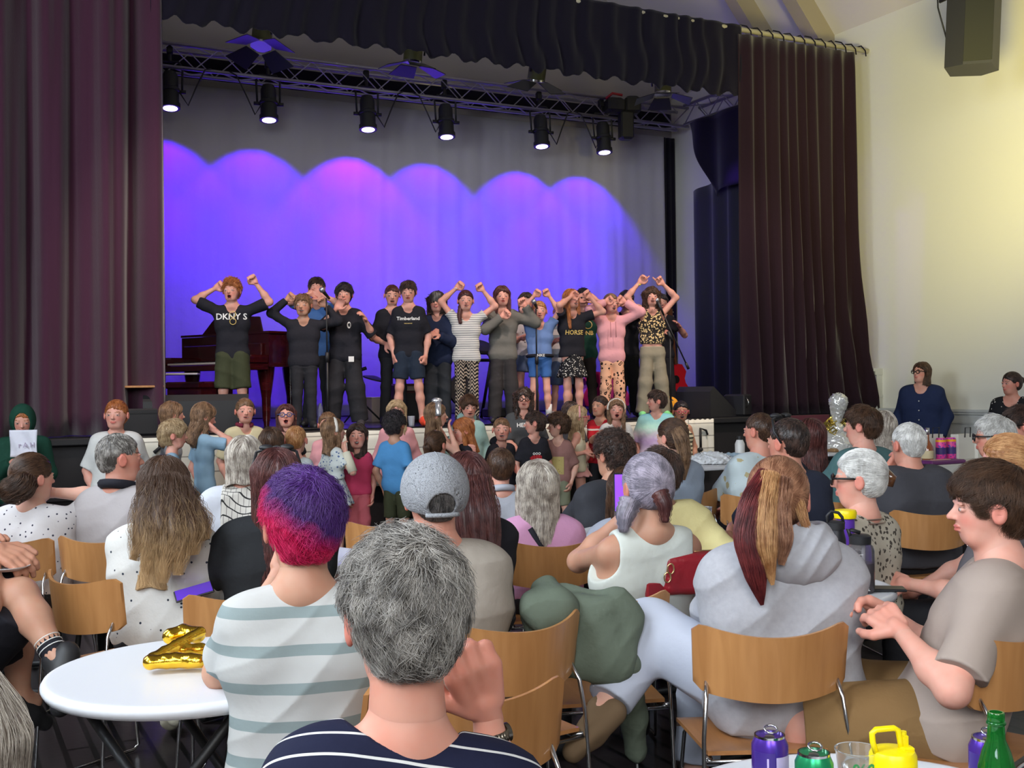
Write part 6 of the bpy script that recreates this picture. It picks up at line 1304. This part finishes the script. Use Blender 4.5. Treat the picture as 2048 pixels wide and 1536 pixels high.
# the grey-haired man in the striped shirt, nearest the camera
nv = cloth('navy_breton', (.010, .012, .035), pat='stripe', rot=(.75, 0, 0), col2=(.62, .62, .60), sc_=26, amt=.12, bump=.2)
i = au('grey-haired man in navy striped top resting his hand on his cheek', 806, 1066, 1.80, 14, hy=6, hs=1.06, hair=('tousle', 'grey'), topc=nv, sleeve=1.35, hem=-.1, bag=1.15, neck=.022, w=1.03, tilt=12, sh_up=-.042, hands=(None, (972, 1424, .17)), hdir=(None, (930, 1290, .12)), el=((.5, -.3, -1), ('p', 1004, 1610, .16)), curl=(.5, .8), N=10000, rad=.00062, wav=.9, fat=1.1)
m_wat = mat('watch_steel', (.22, .19, .15), .3, metal=1.); wr = i['arms'][1][2]; el_ = i['arms'][1][1]; d = unit(el_-wr); c0 = wr+d*.045; u = unit(np.cross(d, [0, 1, 0])); v = np.cross(d, u); m = MB()
for k in range(26): a = 2*PI*k/26; c_ = c0+(u*math.cos(a)+v*math.sin(a))*.0295; m.tube([c_-d*.009, c_+d*.009], .0042, 6)
m.obj('watch_strap', m_wat, i['o'], True); MB().lathe([(0, 0), (.017, 0), (.017, .008), (0, .009)], n=24, ax=tuple(u-v*.6), c=c0+unit(u-v*.6)*.029).obj('watch_face', m_wat, i['o'], True, 40)
e0 = i['h']((.36, -.05, -.155)); MB().tube([e0+np.array([.002*math.cos(a), .010*math.cos(a), -.010+.010*math.sin(a)]) for a in np.linspace(0, 6.28, 17)[:-1]], .0013, 6, closed=True).obj('earring', m_chrome, i['o'], True)
# purple and pink hair
st_ = cloth('sage_striped_tee', (.47, .47, .455), pat='stripe', col2=(.23, .28, .28), sc_=11.5, amt=.3, bump=.3, bscale=14)
i = au('person with short purple and pink hair in a white and sage striped tee', 604, 942, 2.74, 8, hy=14, hs=1.05, hair=('tousle', 'fire'), topc=st_, sleeve=.58, hem=-.25, bag=1.08, w=.9, fat=1.02, hands=((560, 1150, .28), None), el=(('p', 440, 1345, .10), (.5, -.3, -1)), curl=(.9, .5), N=7000, wav=.7, rad=.0009, tone='tan')
# mesh cap
i = au('man in grey mesh trucker cap and beige tee', 868, 912, 3.45, 22, hy=-6, hs=1.04, hair=('crop', 'salt'), topc=cloth('stone_tee', (.33, .29, .245)), sleeve=.85, hem=-.2, bag=1.3, w=1.05, fat=1.12, tone='red', hands=(None, None))
mm = mat('cap_mesh', (.30, .31, .33), .8, pat='dots', col2=(.16, .165, .18), sc_=260, amt=.35, bump=.4, bscale=300); mf = mat('cap_front', (.62, .63, .64), .8)
def capf(q):
    d = np.abs(ell(q, (0, -.03, .11), (.425, .50, .46)))-.012; d = smax(d, -(q[:, 2]+.10-.22*q[:, 1]), .01); return smax(d, -ell(q, (0, -.56, -.09), (.20, .2, .19)), .01)
wearable(i, 'cap_mesh_panels', lambda q: smax(capf(q), q[:, 1]-.12, .004), mm, .0045); wearable(i, 'cap_front_panel', lambda q: smax(capf(q), .12-q[:, 1], .004), mf, .005)
wearable(i, 'cap_brim', lambda q: smax(smax(ell(q, (0, .45, .0), (.36, .48, .04)), .30-q[:, 1], .01), -9+0*q[:, 0], .01), mf, .006, 1.1)
MB().tube([i['h']((.41*math.sin(a), -.03-.475*math.cos(a), -.17)) for a in np.linspace(-.52, .52, 9)], .007, 8).obj('cap_strap', mm, i['o'], True); MB().tube([i['h']((.2*math.sin(a), -.49+.03*abs(math.sin(a)), -.09+.20*math.cos(a))) for a in np.linspace(-1.5, 1.5, 13)], .005, 6).obj('cap_opening_trim', mat('cap_trim', (.2, .2, .21), .8), i['o'], True)
for x in (-.0,): MB().tube([i['h']((x, -.03-.50*math.cos(a), .11+.475*math.sin(a))) for a in np.linspace(.5, 1.57, 10)], .0016, 6).obj('cap_seam', mm, i['o'], True)
i = au('woman with long straight brown hair behind the man in the mesh cap', 930, 905, 4.6, 22, hair=('long', 'auburn', 2.3), topc=kB, sleeve=.8)
for x in (925, 945, 962, 978): lock(i, [P(x*.7+280, 960, 4.5), P(x, 1020, 4.38), P(x+8, 1100, 4.34)], [.04, .045, .02], 'auburn', 300, .003, name='hair_length')
# grey hoodie woman
gh_ = cloth('heather_grey_fleece', (.44, .44, .47), pat='noise', col2=(.30, .30, .33), sc_=60, amt=.8, bump=.35, bscale=16); Yd = 3.42
i = au('woman in pale grey hoodie with red-blond ponytail, legs crossed', 1556, 912, Yd, 4, hy=-24, hs=1.04, hair=('cap', 'redbrown'), topc=gh_, sleeve=2, hem=-.32, bag=1.5, w=1.12, fat=1.12, bot=cloth('pale_joggers', (.46, .49, .58), bump=.3, bscale=16), wide=1.25, cuff=.86, side=0, low=True,
       legs={-1: (P(1300, 1262, 3.62), P(1205, 1425, 3.45), P(1110, 1500, 3.4)), 1: (P(1415, 1330, 3.85), P(1390, 1560, 3.75), P(1370, 1590, 3.9))}, shoes=mat('tan_suede', (.15, .095, .05), .85), hands=(None, None), tone='fair', N=6000)
R_ = i['root']; H_ = i['H']
def hood_f(p):
    q = (p-(i['Sc']+i['A']*.045*H_-i['Ft']*.045*H_+i['R']*.02).astype(f4))@np.stack([i['R'], i['Ft'], i['A']], 1).astype(f4)
    return smax(smin(ell(q, (0, -.01, -.02), (.135, .075, .095)), ell(q, (.0, .06, .03), (.13, .10, .07)), .04), -ell(q, (0, .06, .09), (.085, .09, .08)), .03)+crease(p, .012, .7, 2)
lo = i['Sc']-.3; addmesh(i, 'hood', hood_f, lo, i['Sc']+.3, .006, gh_)
tie = P(1500, 1008, Yd-.02)
lock(i, [P(1535, 950, Yd-.09), P(1505, 1000, Yd-.13), P(1490, 1075, Yd-.17), P(1512, 1150, Yd-.19), P(1524, 1210, Yd-.19)], [.03, .036, .036, .026, .002], 'crimson', 1700, .002, .0006, 'tail')
lock(i, [P(1540, 950, Yd-.10), P(1530, 1010, Yd-.15), P(1530, 1090, Yd-.19), P(1545, 1170, Yd-.20)], [.032, .034, .03, .002], 'strawb', 1500, .002, .0006, 'tail')
lock(i, [P(1565, 960, Yd-.10), P(1562, 1020, Yd-.15), P(1570, 1080, Yd-.18), P(1562, 1130, Yd-.19)], [.03, .026, .02, .004], 'redbrown', 900, .003, .0006, 'tail')
lock(i, [P(1590, 990, Yd-.08), P(1612, 1050, Yd-.13), P(1625, 1100, Yd-.14), P(1632, 1150, Yd-.15)], [.018, .012, .008, .002], 'strawb', 300, .003, .0005, 'tail')
for s_, (a_, b_) in ((-1, (i['leg'][-1][2], i['leg'][-1][1])),): MB().tube([a_-(b_-a_)*.02, a_+(b_-a_)*.09], [.043, .041], 14).obj('ankle_sock', mat('white_sock', (.62, .6, .66), .9), i['o'], True)
# boy in taupe tee
i = au('boy in taupe tee and brown shorts seen from the side, hands together', 1975, 926, 3.2, 62, hy=18, hh=.238, hair=('mop', 'brown'), topc=cloth('taupe_tee', (.36, .29, .25), bump=.3, bscale=12), sleeve=.72, hem=-.2, bag=1.1, w=1.02, fat=1.22, bot=cloth('ochre_shorts', (.20, .115, .045)), botk=1.0, wide=1.3, hands=((1800, 1262, -.06), (1772, 1225, .16)), hdir=((1750, 1215, .04), (1712, 1205, .14)), el=((1, -.1, -1), (.3, -.2, -1)), curl=(.5, .4), tone='pink', N=7000, H=1.66, adult=False, rad=.0005, lean=-.13)
m_pt = mat('faded_ink', (.10, .09, .08), .8); rc = np.array([(-.055, -.08), (.055, -.08), (.055, .08), (-.055, .08), (-.049, -.074), (.049, -.074), (.049, .074), (-.049, .074)])
fr = [[0, 1, 5, 4], [1, 2, 6, 5], [2, 3, 7, 6], [3, 0, 4, 7]]
place_print(i, rc, fr, -.17, m_pt, 'print_frame', .02, True); place_print(i, rc[4:]*.93, [[0, 1, 2, 3]], -.17, cloth('sun_print', (.45, .40, .26), pat='floral', col2=(.3, .28, .22), sc_=30, amt=.3), 'sun_print', .02, True)
imprint(i, 'XIX', -.115, .018, m_pt, 'numeral', .02, True); imprint(i, 'THE MOON', -.44, .034, m_pt, 'lettering', .02, True)
# white vest, lilac hair
i = au('woman in white vest with lilac-grey braids filming on her phone', 1292, 905, 4.0, 18, hy=4, hair=('cap', 'lilac'), topc=cloth('ribbed_vest', (.60, .63, .58)), sleeve=0, tank=True, hem=-.25, bag=.95, w=1.0, neck=.012, tone='tan', hands=((1252, 1030, .22), None), el=((.8, .3, -.8), (.9, -.2, -1)), curl=(.8, .5), lean=-.12)
lock(i, [P(1262, 1000, 3.92), P(1250, 1030, 3.9), P(1246, 1065, 3.88)], [.035, .03, .012], 'lilac', 300, braid=True, name='braid'); lock(i, [P(1318, 985, 3.9), P(1330, 1010, 3.88), P(1330, 1045, 3.88)], [.028, .022, .01], 'auburn', 300, braid=True, name='braid')
pp = P(1246, 985, 4.23); t = thing('phone', 'phone held upright showing a violet screen', 'phone', pp, .1); MB().box((0, 0, 0), (.072, .008, .15), 0, .003).obj('case', m_rub, t); MB().box((0, -.005, 0), (.064, .002, .138)).obj('screen', mat('violet_screen', (.2, .05, .7), .3, emit=(.22, .06, .9), es=1.3), t)
au('person in pale yellow tee with dark hair beyond the white vest', 1318, 896, 5.2, 24, hair=('short', 'dark'), topc=cloth('lemon_tee', (.62, .55, .27)), sleeve=.8, hem=-.2, bag=1.25, w=1.1, side=.1, tone='brown', fat=1.1, hands=((1290, 1060, .3), (1470, 1090, .1)))
i = au('woman in pink top with ash blond hair and a black strap', 1073, 921, 5.22, 18, hair=('long', 'ash', 1.25), topc=cloth('candy_pink', (.62, .31, .50)), sleeve=.8, hem=-.2, bag=1.15, w=1.0, tone='fair')
MB().tube([i['Sc']-i['R']*.07-i['F']*.075+np.array([0, 0, .03]), i['Sc']-i['F']*.105+i['R']*.0-i['A']*.1, i['Sc']-i['F']*.125+i['R']*.09-i['A']*.2], .014, 8).obj('bag_strap', kB, i['o'], True)
au('boy in white collared shirt with short brown hair seen from behind', 1000, 896, 6.35, 14, adult=False, hair=('crop', 'brown'), topc=cloth('pale_grey_shirt', (.42, .44, .50)), sleeve=2, hem=-.2, bag=1.2, collar=MC['pale_grey_shirt'], tone='pink')
au('man in dark tee with curly dark hair left of the lilac braids', 1224, 861, 6.1, 26, hy=16, hair=('curly', 'dark'), topc=cloth('ink_tee', (.04, .042, .05)), sleeve=.8, hem=-.2, bag=1.2, w=1.1, tone='tan')
au('woman with long brown hair in pale blue top beside the man in the dark tee', 1250, 935, 5.6, 20, hair=('long', 'brown', 1.3), topc=cloth('powder_blouse', (.48, .52, .62)), sleeve=.8)
i = au('woman in grey-blue tee with a long brown ponytail', 1342, 836, 7.1, 22, hy=22, hair=('cap', 'brown'), topc=cloth('grey_blue_tee', (.30, .36, .45)), sleeve=.8, hem=-.2, tone='fair')
lock(i, [P(1352, 858, 6.98), P(1364, 880, 6.95), P(1370, 915, 6.94), P(1366, 960, 6.94)], [.035, .045, .035, .008], 'ltbrown', 700, .003, name='tail')
au('balding man in pale blue tropical print shirt', 1517, 826, 7.15, 24, hy=24, hair=('buzz', 'brown'), topc=cloth('tropical_print', (.50, .58, .60), pat='floral', col2=(.42, .36, .20), sc_=14, amt=.6), sleeve=.85, hem=-.2, bag=1.35, w=1.08, fat=1.1)
i = au('man in navy tee with sunglasses pushed up on his cropped head', 1574, 836, 5.6, 22, hy=18, hair=('buzz', 'dark'), topc=cloth('ink_navy', (.022, .026, .045)), sleeve=.8, w=1.1, hs=1.05); sunglasses_up(i)
au('woman with long dark hair seen from behind near the maroon sign', 1618, 838, 7.2, 22, hair=('long', 'auburn', 1.9), topc=kB, sleeve=.5)
au('bearded man in teal tee leaning on the table', 1722, 812, 6.9, 30, hy=28, hair=('short', 'brown'), topc=kTeal, sleeve=.8, hem=-.2, bag=1.2, w=1.15, fat=1.1, hands=((1660, 962, .25), (1700, 965, .35)), el=((1, .1, -.9), (.6, -.2, -1)), tone='pink')
au('blond woman half hidden behind the man in teal', 1762, 822, 8.0, 20, hair=('long', 'ash', 1.0), topc=kG, sleeve=.5)
au('grey crop-haired man in dark grey tee with hand at his cheek', 1815, 846, 6.2, 16, hy=4, hair=('crop', 'white'), topc=kCharc, sleeve=.85, hem=-.25, bag=1.3, w=1.22, fat=1.2, hands=((1772, 948, .12), None), el=((.9, .3, -1), (.5, -.3, -1)), curl=(.7, .5))
i = au('white-haired woman in glasses with a claw clip and patterned top', 1716, 898, 4.6, 42, hy=28, hair=('cap', 'white'), topc=cloth('snake_print', (.46, .42, .34), pat='floral', col2=(.07, .06, .05), sc_=42, amt=.64), sleeve=.8, hem=-.2, w=.95, glasses=glB, tone='pink', neck=.015)
MB().tube([i['h']((.0+.12*0, -.47, .16)), i['h']((.02, -.55, .05)), i['h']((.02, -.52, -.1))], [.014, .022, .014], 10).obj('claw_clip', mat('tortoise', (.10, .04, .015), .15, coat=1), i['o'], True)
for k in range(4): MB().tube([i['h']((-.06+.0, -.47, .14-.07*k)), i['h']((.0, -.54, .14-.07*k)), i['h']((.12, -.5, .14-.07*k))], .004, 6).obj('clip_tooth', MC['tortoise'], i['o'], True)
for k in range(2): MB().tube([i['Sc']+i['A']*(.05-.016*k)+(i['R']*math.cos(a)*.085+i['Ft']*math.sin(a)*.075)*(1+.1*k) for a in np.linspace(0, 6.28, 25)[:-1]], .003, 5, closed=True).obj('necklace', mat('bead_metal', (.4, .3, .25), .3, metal=.8), i['o'], True)
au('white-haired man in glasses and light patterned shirt at the right', 1985, 832, 6.5, 48, hy=25, hair=('short', 'white'), topc=cloth('leaf_shirt', (.52, .60, .66), pat='floral', col2=(.20, .28, .38), sc_=28, amt=.52), sleeve=.85, hem=-.2, bag=1.2, w=1.12, fat=1.1, glasses=glB, hands=((1900, 985, .1), None), el=((.8, .2, -1), (.5, -.3, -1)))
au('dark-haired person in glasses at the right edge, turned left', 2038, 812, 7.0, 60, hy=25, hair=('short', 'dark'), topc=kB, sleeve=.8, glasses=glB)
au('woman with ginger hair in a bun partly behind the boy in taupe', 2010, 868, 4.5, 40, hy=22, hair=('bun', 'strawb'), topc=cloth('smoke_top', (.10, .09, .10)), sleeve=.8, hem=-.2, w=1.05, hands=((1815, 1168, .0), (1822, 1186, .2)), el=((.6, -.1, -1), (.5, -.1, -1)), tone='pink')
# left side
i = au('woman in white dotted top with low brown ponytail at the left edge', 66, 905, 5.52, -10, hy=-28, hair=('cap', 'brown'), topc=cloth('small_dot_top', (.56, .53, .53), pat='dots', col2=(.03, .03, .05), sc_=34, amt=.17), sleeve=.75, hem=-.2, bag=1.15, w=1.05, hands=(None, (100, 985, .12)), tone='fair')
lock(i, [P(58, 958, 5.37), P(45, 972, 5.32), P(20, 985, 5.3), P(5, 995, 5.3)], [.04, .065, .06, .02], 'brown', 900, .004, name='tail')
i = au('man with grey crew cut in grey polo shirt with black collar', 240, 867, 5.55, -18, hy=-40, hair=('buzz', 'grey'), topc=cloth('dove_polo', (.36, .33, .33), bump=.2), sleeve=.8, hem=-.2, bag=1.15, w=1.06, fat=1.12, collar=kB, hs=1.05)
i = au('woman in white dotted blouse with very long wavy brown hair', 330, 914, 4.42, -8, hy=2, hair=('long', 'ombre', 1.7), wav=.55, topc=cloth('dotted_blouse', (.64, .63, .60), pat='dots', col2=(.03, .04, .06), sc_=30, amt=.14), sleeve=.8, hem=-.2, bag=1.2, w=1.05, fat=1.0, hands=(None, (408, 1120, .18)), el=((.5, -.3, -1), (1, -.1, -1)), N=5200, tone='tan', shoes=mat('cream_trainer', (.52, .49, .38), .6, pat='floral', col2=(.2, .17, .1), sc_=26, amt=.45), legs={1: (P(372, 1262, 4.85), P(398, 1385, 4.2), P(345, 1428, 4.1))})
for x0, x1, y1, dy in ((292, 268, 1120, 0), (312, 296, 1150, -.03), (332, 326, 1165, -.05), (352, 356, 1150, -.04), (368, 388, 1110, -.01), (322, 312, 1100, -.05), (345, 340, 1120, -.05), (378, 412, 1080, .03)):
    lock(i, [P(x0*.5+166, 960, 4.28), P(x0, 1010, 4.22+dy), P((x0+x1)/2+5, (1010+y1)/2, 4.16+dy), P(x1, y1, 4.15+dy)], [.04, .05, .045, .008], 'ombre', 420, .009, .0007, 'hair_length')
t = thing('phone', 'purple-lit phone sticking out by the dotted blouse', 'phone', P(388, 1184, 4.25), .3); o = MB().box((0, 0, 0), (.145, .072, .009), 0, .003).obj('case', m_rub, t); MB().box((0, 0, .0055), (.135, .064, .002)).obj('screen', mat('violet_reflection_glow', (.08, .03, .4), .2, emit=(.12, .05, .5), es=.6), t); t.rotation_euler = (.42, -.22, .35)  # violet reflection on the phone put in as emission
i = au('woman with blond bob and sunglasses in a white blouse and patterned waistcoat', 490, 872, 5.9, 6, hair=('bob', 'ash'), topc=cloth('white_blouse', (.58, .60, .66)), sleeve=2, hem=-.2, bag=1.6, w=1.0)
m_geo = cloth('diamond_waistcoat', (.6, .57, .52), pat='grid', col2=(.03, .03, .03), sc_=18); addmesh(i, 'waistcoat', lambda p: smax(i['tf'](p)-.006, np.maximum(np.abs((p-i['Sc'].astype(f4))@i['R'].astype(f4))-.115, -((p-i['at'](-.1).astype(f4))@i['A'].astype(f4))), .01), i['Sc']-np.array([.35, .35, .6]), i['Sc']+np.array([.35, .35, .15]), .008, m_geo)
i = au('woman in black top with dark red hair and sunglasses on her head', 553, 898, 4.4, 12, hair=('long', 'auburn', 1.75), topc=cloth('black_chiffon', (.022, .024, .027)), sleeve=.9, hem=-.2, bag=1.5, w=1.05, tone='tan', hands=((470, 1140, .25), None), el=((1, 0, -1), (.5, -.3, -1))); sunglasses_up(i)
i = au('person in black shorts at the left edge with legs crossed', -100, 868, 4.0, -42, hair=('short', 'dark'), topc=kB, sleeve=.6, bot=kB, botk=.95, wide=1.45, tone='tan', legs={1: (P(40, 1190, 3.85), P(118, 1322, 3.75), P(100, 1392, 3.7)), -1: (P(30, 1250, 4.2), P(40, 1400, 4.2), P(90, 1420, 4.3))}, hands=((-60, 1120, .0), (-12, 1098, -.08)), hdir=(None, (48, 1122, -.1)), curl=(.4, .4), el=((.5, -.3, -1), (.6, -.4, -.6)), fat=1., w=.98)
a_ = i['leg'][1]; d = unit(a_[1]-a_[2]); m = MB(); m.tube([a_[2]-d*.02, a_[2]+d*.05, a_[2]+d*.11], [.042, .042, .045], 16); m.obj('sock', kB, i['o'], True)
for k in range(3): c_ = a_[2]+d*(.05+.018*k); u = unit(np.cross(d, [0, 1, 0])); v = np.cross(d, u); MB().tube([c_+(u*math.cos(q)+v*math.sin(q))*.044 for q in np.linspace(0, 6.28, 17)[:-1]], .002, 5, closed=True).obj('sock_stripe', m_wt, i['o'], True)
t = thing('plate', 'small white dish under the hand at the left edge', 'plate', P(14, 1140, 3.88)); MB().lathe([(0, 0), (.05, 0), (.075, .012), (.076, .015), (.05, .005), (0, .004)], n=30).obj('dish', m_tt, t, True, 40)
au('blond-haired person cropped at the bottom left corner, closest to the camera', -160, 1306, 1.1, 15, hair=('long', 'ash', 1.3), topc=kG, sleeve=.8, N=5000, low=False, rad=.0003)
